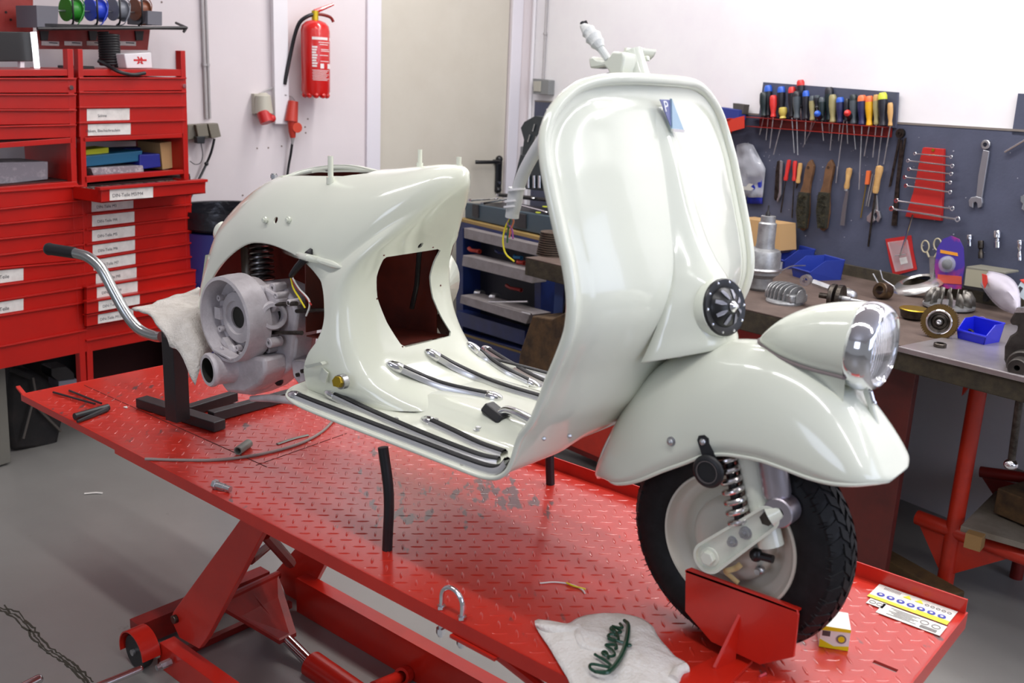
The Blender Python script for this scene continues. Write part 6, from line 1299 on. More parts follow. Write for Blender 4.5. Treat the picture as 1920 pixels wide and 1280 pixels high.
# ---------- blue tool trolley behind the scooter ----------
TD = .72
tr = thing('tool_trolley', 'blue steel tool trolley with grey open drawers seen between body and shield', 'tool trolley', wf(ps(935, 600, TD), TD-.25, 0))
def partT(name, px, m, o0, o1, bev=.002, par=None): b = MB(); quadW(b, px, o0, o1); return b.build(name, m, par or tr, smooth=False, bevel=bev)
partT('top_board', [(858, 408), (1015, 445), (1015, 452), (858, 414)], mat('edge_tan', (150, 124, 72), .6), TD-.5, TD); partT('frame', [(858, 414), (1015, 452), (1015, 462), (858, 426)], dblue, TD-.5, TD)
partT('carcass', [(858, 426), (1012, 462), (1012, 760), (858, 720)], mat('trolley_dark', (20, 22, 34), .6), TD-.5, TD-.12, 0)
partT('corner_post', [(855, 424), (868, 427), (868, 730), (855, 726)], dblue, TD-.12, TD, .002); partT('corner_post', [(1002, 458), (1014, 461), (1014, 765), (1002, 762)], dblue, TD-.12, TD, .002)
gd_ = mat('drawer_grey', (140, 134, 134), .5, var=(14, (116, 110, 108), .4, .75))
DR = [[(870, 427), (1013, 461), (1013, 481), (870, 446)], [(868, 478), (1000, 510), (997, 531), (866, 498)], [(864, 553), (994, 590), (986, 607), (862, 568)]]
for i, q in enumerate(DR): partT('drawer_front', q, gd_, TD+.0, TD+.05+.04*i)
for i, q in enumerate([[(855, 582), (984, 620), (984, 648), (855, 608)], [(855, 620), (984, 656), (984, 690), (855, 650)]]): partT('lower_drawer', q, dblue, TD-.02, TD+.05)
partT('lower_edge', [(862, 623), (980, 660), (980, 664), (862, 627)], mat('edge_brass', (120, 100, 50), .6), TD+.05, TD+.056)
# things in the drawers
for (x, y, r, L_, m, nm, lab) in [(880, 466, .012, .09, mat('grip_red', (170, 50, 36), .5), 'red_handled_pliers', 'red handled pliers in the upper trolley drawer'), (930, 470, .008, .10, dblue, 'blue_tool', 'dark blue tool lying in the upper trolley drawer'), (895, 548, .018, .03, steel, 'large_socket', 'steel socket at the left of the middle trolley drawer'), (925, 556, .022, .02, steel, 'steel_ring', 'steel ring lying in the middle trolley drawer'), (950, 535, .010, .12, dred, 'red_tool', 'dark red tool at the back of the middle drawer'), (965, 480, .010, .05, mat('cyan_tool', (30, 100, 140), .4), 'cyan_adapter', 'small cyan tool on the right of the upper drawer'), (972, 490, .012, .04, MATS['grip_red'], 'red_adapter', 'small red part at the front of the upper drawer')]:
    p = PW(x, y, TD+.0); b = MB(); b.tube([p, p+WU*L_*.5+WN*.02, p+WU*L_], [r, r*.8, r*.9], 10); b.ring(p+WU*L_, WU, r*.5, r*1.1, r, 12); tag(b.build(nm, m), lab, 'tool')
b = MB(); b.tube([PW(917, 566, TD+.12), PW(990, 565, TD+.12)], .0045, 8); tag(b.build('long_extension_bar', chrome), 'long bright extension bar lying across the open drawer', 'bar')
b = MB(); b.tube([PW(980, 585, TD+.14), PW(996, 589, TD+.14)], .005, 8); tag(b.build('short_chrome_bit', chrome), 'short chrome bit at the right end of the lowest open drawer', 'bit')
# open tool case with wrenches on the trolley
tc_ = thing('tool_case', 'open grey blue tool case tray full of wrenches on top of the trolley', 'tool case', PW(960, 420, TD-.1)); tcm = mat('case_slate', (62, 78, 88), .5)
partT('tray_front', [(872, 380), (1045, 408), (1045, 446), (872, 408)], tcm, TD-.06, TD-.03, .003, tc_)
a = PW(872, 382, TD-.04); c_ = PW(1045, 410, TD-.04); b = MB(); b.prism([a, c_, c_-WN*.30, a-WN*.30], (0, 0, -.03)); b.build('tray_insert', blackm, tc_, smooth=False)
for i, q in enumerate([[(885, 382), (896, 384), (896, 408), (885, 405)], [(965, 398), (985, 402), (985, 428), (965, 424)]]): partT('latch', q, blackm, TD-.03, TD-.02, .002, tc_)
random.seed(4)
WR = [((882, 375), (930, 372), 'silver ratchet handle at the left of the open tool case'), ((905, 381), (960, 371), 'slim silver spanner behind the ratchet in the tool case'), ((975, 384), (1024, 397), 'chrome combination wrench at the front right of the tool case'), ((935, 365), (1000, 371), 'dark gripped wrench across the back of the tool case'), ((980, 370), (1040, 376), 'black handled wrench at the right back of the tool case')]
for i, (p, q, lab) in enumerate(WR):
    A_ = PW(*p, TD-.06-.02*i); C_ = PW(*q, TD-.06-.02*i); t = thing('case_wrench', lab, 'wrench', A_, group='wrenches in the open tool case'); b = MB(); b.tube([A_, C_], .006 if i < 3 else .010, 8); b.build('shank', chrome if i < 3 else blackpl, t); b = MB(); b.ring(A_+Vector((0, 0, -.006)), (0, 0, 1), .007, .014, .012, 16); b.build('ring_end', chrome, t); b = MB(); b.ball(C_, (.013, .006), 12); b.build('head', chrome, t)
for (p, m, lab) in [((1022, 388), 'yel', 'small yellow tag by the wrench in the tool case'), ((1009, 399), 'yel', 'second yellow tag on the front edge of the tool case')]:
    b = MB(); b.ring(PW(*p, TD-.05), (0, 0, 1), .008, .014, .004, 12); tag(b.build('yellow_ring', HM[m]), lab, 'ring')
# socket case standing upright with four chrome sockets
sk = thing('socket_case', 'black hinged socket case standing open with shiny sockets behind the shield edge', 'socket case', PW(1010, 355, .45)); skm = mat('case_black', (34, 44, 48), .45)
partT('upper_half', [(983, 228), (1003, 217), (1050, 224), (1050, 320), (975, 315), (982, 262), (976, 240)], skm, .40, .44, .003, sk); partT('lower_half', [(975, 290), (1050, 298), (1060, 362), (960, 352)], skm, .44, .50, .003, sk)
for k, x in enumerate((981, 991, 1002, 1012, 1024, 1036)):
    a = PW(x, 329, .51); c_ = PW(x, 352, .51); b = MB(); b.cyl(a, c_, .0075+.0006*k, n=14); t = tag(b.build('socket', chrome), 'chrome socket in the black case, one of a row of six', 'socket', 'six sockets in the black case')
for x, y in ((994, 252), (1006, 255), (1017, 250), (1003, 232), (1015, 236)):
    a = PW(x, y, .445); c_ = PW(x-4, y+14, .445); b = MB(); b.cyl(a, c_, .004, n=10); tag(b.build('driver_bit', chrome), 'thin chrome bit clipped in the upper half of the black case', 'bit', 'bits in the black socket case')
# rusty ribbed cylinder on the bench end, socket above
cr = PB(1035, 478); t = thing('ribbed_cylinder', 'rusty ribbed iron cylinder barrel on the left end of the workbench', 'cylinder', cr); rm = mat('rusty_brown', (92, 78, 66), .6, .3, var=(20, (64, 50, 40), .4, .7)); prof = []
hh = zat(432, cr, 1035)-BZ; rr = rat(60, cr)
for k in range(11): z_ = hh*k/11; w_ = 1-.22*k/11; prof += [(rr*.82*w_, z_), (rr*w_, z_+.001), (rr*w_, z_+hh*.045), (rr*.82*w_, z_+hh*.05)]
b = MB(); b.lathe(prof, cr, (0, 0, 1), 36); b.build('barrel', rm, t)
q = PW(1027, 425, .66); b = MB(); b.cyl(q+Vector((-.012, 0, .022)), q+Vector((.008, 0, -.022)), .014, n=16); tag(b.build('loose_socket', chrome), 'short chrome socket standing on the ribbed cylinder', 'socket')
# wooden wedge on the floor
wl = [PW(*v, 1.13) for v in [(998, 592), (1035, 598), (1060, 585), (1060, 760), (963, 740), (975, 660)]]
b = MB(); b.prism(wl, -WN*.2); tag(b.build('wooden_stand_block', wood, smooth=False, bevel=.006), 'tall worn wooden block standing in front of the trolley behind the shield', 'block')
b = MB(); b.tube([PW(1062, 560, 1.0), PW(1053, 606, 1.0)], .006, 8, flat=((1, 0, 0), .5)); tag(b.build('steel_rule', dsteel), 'grey steel rod leaning against the orange red cabinet door', 'rod')
# ---------- left: red drawer cabinets ----------
CA = math.radians(-82); CU = Vector((math.cos(CA), math.sin(CA), 0)); CN = Vector((-CU.y, CU.x, 0)); CP = PX(345, 400, -1.12); CP.z = 0
def PC(x, y, off=0.): return on(x, y, CP+CN*off, CN)
def cz0(p): return Vector((p.x, p.y, 0))
def quadC(b, px, o0, o1, mi=0): b.prism([PC(x, y, o1) for x, y in px], -CN*(o1-o0), mi=mi)
def cpart(name, px, m, par, o0, o1, bev=.0015, smooth=False): b = MB(); quadC(b, px, o0, o1); return b.build(name, m, par, smooth=smooth, bevel=bev)
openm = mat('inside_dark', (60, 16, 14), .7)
cabR = thing('drawer_cabinet', 'right hand red steel drawer cabinet with white labelled drawers and an open shelf', 'cabinet', cz0(PC(255, 400, -.2)))
cabL = thing('drawer_cabinet', 'left hand red steel drawer cabinet cut off by the left edge of the picture', 'cabinet', cz0(PC(60, 400, -.2)))
def yr(x, yl, yrr, xl=165, xr=349): return yl+(yrr-yl)*(x-xl)/(xr-xl)
def drawer(par, x0, x1, lt0, lt1, lb0, lb1, o=.0, lab=None, nm='drawer'):
    """front between the line (x0,lt0)-(x1,lt1) and (x0,lb0)-(x1,lb1)"""
    d = cpart(nm, [(x0, lt0+2.5), (x1, lt1+2.5), (x1, lb1), (x0, lb0)], cabred, par, o-.02, o)
    b = MB(); quadC(b, [(x0, lt0), (x1+1, lt1), (x1+1, lt1+3), (x0, lt0+3)], o-.02, o+.012); b.build('grip_lip', cabred, d, smooth=False, bevel=.001)
    if lab:
        xa, xb = lab; f = lambda x, t: (lt0+(lt1-lt0)*(x-x0)/(x1-x0))*(1-t)+(lb0+(lb1-lb0)*(x-x0)/(x1-x0))*t
        b = MB(); quadC(b, [(xa, f(xa, .16)), (xb, f(xb, .16)), (xb, f(xb, .93)), (xa, f(xa, .93))], o, o+.0015); L_ = b.build('label', paper, d, smooth=False)
        p = PC(xa+(xb-xa)*.36, f(xa+(xb-xa)*.36, .62), o+.0019); ux = (PC(xb, f(xb, .6), o)-PC(xa, f(xa, .6), o)).normalized()
        return d, L_, p, ux
    return d, None, None, None
WORDS = {200: 'Söhne', 229: 'Haken, Blechschrauben', 353: 'DIN-Teile M3/M4', 374: 'DIN-Teile M3', 401: 'DIN-Teile M4', 429: 'DIN-Teile M5', 457: 'DIN-Teile M6', 485: 'DIN-Teile M7', 512: 'DIN-Teile M8', 538: 'DIN-Teile M9', 565: 'DIN-Teile M10', 590: 'DIN-Teile M12'}
rows = [(145, 145, 171, 169, 0, None), (172, 171, 200, 197, 0, None), (200, 197, 229, 224, 0, (163, 243)), (229, 224, 257, 250, 0, (165, 245)),
        (374, 362, 400, 381, 0, (172, 250)), (401, 382, 428, 405, 0, (173, 252)), (429, 406, 456, 430, 0, (173, 253)), (457, 431, 484, 453, 0, (174, 253)), (485, 454, 511, 479, 0, (176, 254)), (512, 480, 537, 504, .0, (180, 256)), (538, 505, 564, 530, .03, (182, 258)), (565, 531, 589, 552, .05, (185, 262)), (590, 553, 612, 576, .03, (184, 250)), (613, 577, 636, 599, 0, None), (637, 600, 660, 622, 0, None)]
for (a, c, e, f, o, lab) in rows:
    x0 = 149 if a < 260 else 163; x1 = 349 if a < 260 else 359+(8 if o else 0)
    d, L_, p, ux = drawer(cabR, x0, x1, a, c, e, f, o, lab)
    w_ = WORDS.get(a)
    if L_ is not None and w_: text_mesh(w_, .017, p, ux, (0, 0, 1), .0002, ink, 'label_text', L_)
# pulled out drawer
d = cpart('open_drawer', [(190, 356), (386, 341), (384, 361), (190, 379)], cabred, cabR, .19, .21); b = MB(); quadC(b, [(188, 352), (390, 336), (390, 341), (188, 357)], .19, .225); b.build('grip_lip', cabred, d, smooth=False, bevel=.001)
a = PC(190, 357, .19); c = PC(384, 341, .19); b = MB()
for p in (a, c): b.prism([p, p-CN*.24, p-CN*.24+Vector((0, 0, -.05)), p+Vector((0, 0, -.05))], (c-a).normalized()*.002)
b.prism([a+Vector((0, 0, -.05)), c+Vector((0, 0, -.05)), c-CN*.24+Vector((0, 0, -.05)), a-CN*.24+Vector((0, 0, -.05))], (0, 0, .002)); b.build('drawer_tray', cabred, d, smooth=False)
b = MB(); random.seed(8)
for k in range(9):
    p = a+(c-a)*(k+.5)/9
    for j in range(3): q = p-CN*(.03+.07*j)+Vector((0, 0, -.025)); b.box(q, ((c-a).length/9*.8, .055, .035), Matrix.Rotation(CA, 3, 'Z'))
o = b.build('screw_dividers', mat('screws_mixed', (92, 88, 84), .4, .6, var=(60, (210, 208, 200), .5, .62)), d, smooth=False); o['kind'] = 'stuff'
b = MB(); quadC(b, [(206, 355.5), (287, 350), (287, 370), (206, 376)], .21, .2115); L_ = b.build('label', paper, d, smooth=False)
text_mesh('DIN-Teile M3/M4', .020, PC(240, 365, .212), (PC(287, 360, .21)-PC(206, 366, .21)), (0, 0, 1), .0002, ink, 'label_text', L_)
# frame of the right cabinet: uprights, rails, compartment
cpart('upright', [(146, 92), (155, 92), (176, 720), (165, 722)], cabred, cabR, -.03, .001); cpart('upright', [(339, 95), (347.5, 95), (365, 700), (356, 702)], cabred, cabR, -.03, .001)
cpart('upright', [(146, 92), (152, 92), (175, 720), (168, 722)], cabred, cabR, -.36, -.33); cpart('upright', [(334, 95), (340, 95), (357, 700), (350, 702)], cabred, cabR, -.36, -.33)
cpart('top_rail', [(149, 130), (341, 130), (341, 143), (149, 142)], cabred, cabR, -.34, -.002); cpart('rail', [(155, 258), (342, 250), (342, 258), (156, 266)], cabred, cabR, -.03, .001); cpart('rail', [(158, 331), (344, 318), (345, 326), (158, 343)], cabred, cabR, -.03, .001)
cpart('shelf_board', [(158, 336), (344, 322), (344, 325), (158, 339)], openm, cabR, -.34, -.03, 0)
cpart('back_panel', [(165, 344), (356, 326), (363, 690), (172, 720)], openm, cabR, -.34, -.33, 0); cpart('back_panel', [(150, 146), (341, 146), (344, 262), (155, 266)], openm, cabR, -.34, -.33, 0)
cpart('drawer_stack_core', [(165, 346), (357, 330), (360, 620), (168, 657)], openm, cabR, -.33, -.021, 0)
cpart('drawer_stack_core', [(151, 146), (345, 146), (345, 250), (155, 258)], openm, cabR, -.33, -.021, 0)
cpart('side_panel', [(342, 255), (346, 255), (350, 322), (345, 322)], cabred, cabR, -.33, -.002, 0)
for px, par in (((344, 161), cabR), ((132, 164), cabL)):
    p = PC(*px, .0); b = MB(); b.cyl(p, p+CN*.008, .009, n=16); b.build('lock', chrome, par)
# left cabinet
def lrow(a0, a1, b0, b1, lab=None, x1=147): 
    # (y at x=0, y at x=x1)
    s0 = (a1-a0)/x1; s1 = (b1-b0)/x1; return drawer(cabL, -60, x1, a0-60*s0, a1, b0-60*s1, b1, 0, lab)
for r_ in [(146, 146, 174, 174), (176, 176, 204, 204), (205, 205, 234, 232), (236, 233, 262, 257)]: lrow(*r_, x1=143)
for r_ in [(358, 347, 390, 373), (391, 374, 418, 402), (419, 403, 446, 430), (447, 431, 476, 456), (477, 457, 500, 487)]: lrow(*r_, x1=156)
for r_ in [(534, 512, 561, 536), (591, 565, 648, 616), (649, 617, 692, 659)]: lrow(*r_, x1=163)
for r_ in [(502, 488, 533, 511, (-25, 44)), (562, 537, 590, 564, (-25, 44))]:
    d, L_, p, ux = lrow(*r_[:4], r_[4], x1=162)
    text_mesh('Teile', .02, PC(8, r_[0]+17, .002), ux, (0, 0, 1), .0002, ink, 'label_text', L_)
cpart('upright', [(126, 92), (137, 92), (145, 345), (163, 720), (152, 722), (135, 345)], cabred, cabL, -.03, .001); cpart('top_rail', [(-60, 131), (127, 130), (127, 142), (-60, 144)], cabred, cabL, -.34, -.002)
cpart('rail', [(-60, 272), (135, 258), (136, 268), (-60, 282)], cabred, cabL, -.03, .001); cpart('rail', [(-60, 356), (143, 340), (150, 350), (-60, 368)], cabred, cabL, -.03, .003)
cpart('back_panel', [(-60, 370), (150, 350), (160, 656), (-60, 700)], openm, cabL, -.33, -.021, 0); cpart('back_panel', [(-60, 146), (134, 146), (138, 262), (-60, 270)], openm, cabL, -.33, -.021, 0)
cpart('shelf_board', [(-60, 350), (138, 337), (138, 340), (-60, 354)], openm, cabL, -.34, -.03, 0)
cpart('side_panel', [(134, 268), (138, 268), (142, 342), (138, 342)], cabred, cabL, -.33, -.002, 0)
# dark sheets added to stand in for the shade under the cabinets
cpart('shade_sheet', [(166, 640), (362, 600), (366, 760), (172, 800)], mat('under_cabinet_shade', (28, 24, 26), .8), cabR, -.36, -.33, 0)
cpart('shade_sheet', [(-60, 690), (166, 640), (172, 800), (-60, 880)], MATS['under_cabinet_shade'], cabL, -.52, -.50, 0)
# compartment contents
def cbox(name, px, m, o0, o1, lab, cat, bev=.002): b = MB(); quadC(b, px, o0, o1); return tag(b.build(name, m, smooth=False, bevel=bev), lab, cat)
cbox('teal_bin', [(158, 293), (268, 282), (264, 302), (160, 313)], mat('bin_teal', (24, 92, 128), .45), -.26, -.06, 'teal plastic bin in the open shelf of the right cabinet', 'storage bin', .004)
cbox('yellow_sponge', [(161, 281), (204, 276), (204, 288), (161, 293)], mat('sponge_yellow', (200, 204, 40), .7), -.20, -.10, 'yellow green sponge block lying on the teal bin', 'sponge')
cbox('navy_bin', [(222, 278), (276, 276), (270, 300), (225, 303)], mat('bin_navy', (30, 36, 110), .45), -.30, -.22, 'navy blue bin at the back of the open shelf', 'storage bin', .004)
cbox('royal_bin', [(262, 290), (300, 288), (302, 313), (262, 318)], mat('bin_royal', (28, 36, 130), .45), -.22, -.05, 'small royal blue bin beside the cardboard carton in the open shelf', 'storage bin', .004)
cbox('clear_organiser', [(170, 315), (268, 310), (270, 322), (176, 330)], mat('organiser_grey', (140, 132, 138), .4, var=(60, (180, 172, 176), .5, .6)), -.25, -.04, 'flat clear organiser box at the bottom of the open shelf', 'organiser')
cbox('brown_carton', [(300, 268), (332, 264), (338, 312), (305, 318)], cardb, -.24, -.08, 'torn brown carton at the right of the open shelf', 'carton')
cbox('grey_crate', [(-20, 305), (90, 303), (90, 336), (-20, 348)], mat('crate_grey', (122, 118, 126), .5, var=(30, (148, 142, 148), .5, .65)), -.25, -.06, 'translucent grey crate in the shelf of the left cabinet', 'crate')
# ---------- on top of the cabinets ----------
mon = thing('monitor', 'black flat monitor standing on the left cabinet at the picture edge', 'monitor', PC(30, 128, -.12))
cpart('screen_back', [(-60, 58), (60, 60), (62, 115), (-60, 116)], blackpl, mon, -.12, -.09, .003); cpart('foot', [(38, 113), (46, 113), (46, 127), (38, 127)], white, mon, -.12, -.10, .001)
cbox('lit_screen_edge', [(59.5, 60), (68.5, 60), (75, 128), (67, 128)], mat('screen_edge_glow', (250, 250, 255), .4, emis=((245, 248, 255), 2.2)), -.07, -.06, 'narrow white screen edge of the black monitor with an added glow', 'screen edge', 0)  # monitor edge, its brightness put into the material as emission
bp = thing('wall_panel', 'dull red perforated metal panel behind the monitor at the top left', 'panel', PC(30, 60, -.30)); pinkr = mat('panel_red', (178, 62, 56), .45, var=(4, (130, 34, 28), .35, .65))
cpart('panel_sheet', [(-60, -60), (62, -60), (62, 66), (-60, 66)], pinkr, bp, -.31, -.30, 0)
b = MB()
for (x, y) in ((11, 23), (20, 37), (45, 15), (48, 44)): p = PC(x, y, -.30); b.cyl(p, p+CN*.002, .005, n=10)
b.build('holes', blackm, bp)
rk = thing('spool_rack', 'black wire spool shelf with a red label strip above the right cabinet', 'rack', PC(200, 92, -.2))
b = MB(); quadC(b, [(70, 57), (282, 50), (277, 94), (75, 92)], -.30, -.295); b.build('label_panel', pinkr, rk, smooth=False)
for x0 in (78, 121, 163, 222):
    b = MB(); quadC(b, [(x0, 77), (x0+33, 78), (x0+33, 86), (x0, 85)], -.295, -.293); l_ = b.build('label', paper, rk, smooth=False); b = MB(); quadC(b, [(x0+14, 79), (x0+30, 80), (x0+30, 82), (x0+14, 81)], -.293, -.2925); b.build('label_print', ink, l_, smooth=False)
b = MB(); a = PC(84, 44, -.10); c = PC(348, 51, -.10); u_ = (c-a); b.prism([a, c, c-CN*.18, a-CN*.18], (0, 0, -.012)); b.build('shelf', blackm, rk, smooth=False)
b = MB(); b.tube([PC(70, 54, -.10), PC(350, 52, -.10)], .007, 8); b.build('front_rail', blackm, rk); b = MB(); b.tube([PC(330, 43, -.2), PC(350, 52, -.10), PC(344, 60, -.10)], .006, 8); b.build('end_hook', blackm, rk)
for x in (84, 175, 262): cpart('bracket', [(x-8, 58), (x+8, 58), (x+6, 76), (x-6, 76)], blackm, rk, -.295, -.285, .001)
cpart('spool_support', [(68, 10), (110, 12), (108, 52), (70, 52)], mat('support_grey', (104, 104, 112), .5), rk, -.24, -.10); cpart('spool_support', [(277, 20), (304, 22), (304, 48), (277, 46)], MATS['support_grey'], rk, -.24, -.10)
b = MB(); b.tube([PC(100, 20, -.17), PC(300, 24, -.17)], .004, 8); b.build('axle', steel, rk)
for x, col, nm in ((134, (44, 140, 40), 'green'), (179, (40, 70, 200), 'blue'), (221, (120, 124, 132), 'grey'), (262, (130, 74, 48), 'brown')):
    t = thing('wire_spool', '%s wire spool on the black shelf rack' % nm, 'spool', PC(x, 40, -.17), group='wire spools on the rack'); p = PC(x, 19, -.17); ux = CU.copy(); m = mat('wire_%s_spool' % nm, col, .4)
    b = MB(); b.lathe([(.022, -.024), (.036, -.024), (.037, 0), (.036, .024), (.022, .024)], p, ux, 24); b.build('winding', m, t)
    for s_ in (-1, 1): b = MB(); b.lathe([(.012, s_*.026-.002), (.046, s_*.026-.002), (.046, s_*.026+.002), (.012, s_*.026+.002)], p, ux, 24); b.build('flange', m, t)
    b = MB(); b.tube(smoothpts([p+ux*.028+Vector((0, 0, .075)), p+ux*.03+CN*.05+Vector((0, 0, .05)), p+ux*.035+CN*.062+Vector((0, 0, -.0)), p+ux*.03+CN*.05+Vector((0, 0, -.05)), p+ux*.025+CN*.02+Vector((0, 0, -.065))], 5), .0045, 6); b.build('black_loop', rubber, t)
    b = MB(); b.tube(smoothpts([p-ux*.03+Vector((0, 0, .07)), p-ux*.026+CN*.05+Vector((0, 0, .02)), p+ux*.01+CN*.06+Vector((0, 0, -.05)), p+ux*.02+CN*.03+Vector((0, 0, -.065))], 5), .0022, 6); b.build('loose_end', m, t)
# coil of black hose with tail
t = thing('black_coil_hose', 'stacked black spiral hose standing on the right cabinet with its tail hanging over', 'hose', PC(207, 127, -.12)); b = MB(); p0 = PC(207, 124, -.14); h_ = PC(207, 62, -.14).z-p0.z; pts = []
for k in range(13*14): a_ = 2*math.pi*k/14; pts.append(p0+Vector((.040*math.cos(a_), .040*math.sin(a_), h_*k/(13*14))))
b.tube(pts, .0058, 8); b.build('coil', rubber, t); b = MB(); b.tube(smoothpts([PC(184, 114, -.05), PC(200, 122, -.02), PC(222, 134, .03), PC(248, 140, .03), PC(272, 137, .03)], 5), .0075, 10); b.build('tail', rubber, t)
# white box with the red emblem
t = thing('white_box', 'white plastic box with a red angular emblem on the right cabinet', 'box', PC(260, 128, -.1)); cpart('body', [(233, 101), (284, 98), (286, 128), (238, 128)], mat('box_white', (226, 222, 224), .4), t, -.14, -.04, .004)
em2 = mat('emblem_red', (200, 40, 44), .4)
for k, pl in enumerate(([(251, 111), (275, 111), (275, 114.5), (251, 114.5)], [(257, 106), (260, 106), (262.5, 111), (265, 106), (268, 111), (264.5, 111), (262.5, 115), (260, 111)], [(257, 120), (260, 114), (263, 117), (266, 114), (269, 120), (266, 120), (263, 116), (260, 120)])):
    cpart('emblem', pl, em2, t, -.04, -.0385+k*.0002, 0)
cbox('dark_mat', [(150, 124), (176, 124), (178, 129), (150, 129)], blackm, -.2, -.05, 'flat dark pad on top of the right cabinet beside the hose', 'pad', 0)
# ---------- on the left wall ----------
fx = thing('fire_extinguisher', 'red fire extinguisher with white print hanging on the wall left of the door', 'fire extinguisher', PL(593, 180, .1))
OE = .11
ctr = PL(592, 178, OE); top = PL(594, 38, OE); hE = top.z-ctr.z; up = Vector((0, 0, 1)); rE = (PL(618, 100, OE)-PL(567, 100, OE)).length/2*.98
exm = mat('extinguisher_red', (206, 26, 22), .25, coat=.5)
b = MB(); b.lathe([(rE*.9, .0), (rE, .02), (rE, hE-.05), (rE*.93, hE-.028), (rE*.7, hE-.010), (rE*.32, hE)], ctr, up, 36); 
b.build('cylinder', exm, fx); b = MB()
for k in range(10): a_ = 2*math.pi*k/10; b.ball(ctr+Vector((rE*.78*math.cos(a_), rE*.78*math.sin(a_), 0)), .017, 8)
b.build('foot_ring', exm, fx)
b = MB(); b.cyl(ctr+up*hE, ctr+up*(hE+.045), .017, n=16); b.build('valve', mat('valve_yellow', (204, 176, 40), .4, .6), fx)
v0 = ctr+up*(hE+.04); b = MB(); q1 = PL(625, 8, OE); b.tube([v0-WN*.0, PL(590, 22, OE), PL(603, 17, OE), q1], [.014, .012, .010, .007], 8); b.build('lever', exm, fx); b = MB(); b.tube(smoothpts([v0-up*.01, PL(607, 28, OE), PL(620, 33, OE), PL(625, 41, OE)], 4), .008, 8); b.build('carry_handle', dred, fx)
b = MB(); b.tube(smoothpts([v0-up*.01, PL(576, 31, OE), PL(562, 42, .09), PL(553, 65, .07), PL(545, 100, .05), PL(537, 140, .045), PL(534, 158, .04)], 6), .0095, 12); b.build('hose', rubber, fx)
camd = (CAM['pos']-ctr); camd.z = 0; camd.normalize(); sd = Vector((-camd.y, camd.x, 0))
def lab(b, x0, x1, y0, y1, mi=0):
    rows = []
    for z_ in (PL(590, y1, OE).z, PL(590, y0, OE).z):
        row = []
        for k in range(7):
            x = x0+(x1-x0)*k/6; u = max(-.98, min(.98, (x-592.5)/25.5)); row.append(Vector((ctr.x, ctr.y, z_))+(sd*u+camd*math.sqrt(1-u*u))*(rE+.0012))
        rows.append(row)
    b.grid(rows, mi)
b = MB(); lab(b, 587, 617.5, 70, 75)
for (x0, x1, y) in ((598, 616, 79), (600, 614, 83), (602, 615, 92), (602, 616, 95), (600, 614, 103), (601, 615, 114)): lab(b, x0, x1, y, y+1.2)
for k in range(8): lab(b, 587, 596-(k % 3), 87+k*5, 90.4+k*5)
for x in (601, 613): lab(b, x, x+6 if x < 610 else 617.5, 119, 128)
for k in range(8): lab(b, 587+(k % 2), 615-(k % 3)*2, 131+k*2.6, 131.9+k*2.6)
b.build('printed_label', mat('print_white', (235, 225, 222), .5), fx, smooth=False)
# industrial sockets
t = thing('cee_socket', 'grey and red industrial socket on the wall left of the white channel', 'socket', PL(500, 232, .04)); cg = mat('cee_grey', (190, 186, 170), .45); cr_ = mat('cee_red', (196, 40, 40), .4); o_ = .06
b = MB(); a = PL(493, 174, o_); c = PL(495, 212, o_); b.tube([a, a+(c-a)*.15, c], [.018, .038, .046], 16); b.box(PL(487, 195, .02), (.04, .07, .10), RL); b.build('housing', cg, t)
b = MB(); a = PL(494, 210, .07); c = PL(501, 230, .09); b.tube([a, c], [.036, .034], 18); b.build('red_sleeve', cr_, t); b = MB(); b.ball(PL(510, 222, .09), .020, 12); b.build('lid_latch', cr_, t)
b = MB(); b.tube(smoothpts([PL(489, 175, .03), PL(498, 170, .02), PL(512, 164, .02)], 4), .004, 8); b.build('feed_cable', cond, t)
t = thing('cee_plug_socket', 'orange red industrial plug and socket with a black cable right of the white channel', 'socket', PL(545, 258, .05)); co_ = mat('cee_orange', (190, 52, 36), .45)
b = MB(); b.tube([PL(550, 190, .05), PL(546, 228, .06)], [.026, .034], 14); b.build('socket_body', co_, t); b = MB(); b.tube([PL(548, 226, .06), PL(548, 246, .06), PL(549, 258, .06)], [.024, .020, .014], 14); b.build('plug_body', co_, t)
b = MB(); p = PL(556, 239, .075); b.cyl(p-WU*.012, p+WU*.012, .026, n=20); b.build('round_lid', mat('lid_orange', (206, 66, 40), .4), t)
b = MB(); b.tube([PL(549, 257, .06), PL(548, 270, .05)], [.012, .006], 10); b.build('cable_gland', cond, t); b = MB(); b.tube(smoothpts([PL(548, 268, .05), PL(545, 290, .04), PL(541, 312, .03), PL(537, 345, .03), PL(533, 400, .03)], 5), .0065, 10); b.build('cable', rubber, t)
b = MB(); b.tube(smoothpts([PL(534, 178, .04), PL(545, 180, .03), PL(553, 188, .03)], 4), .004, 8); b.build('feed_cable', cond, t)
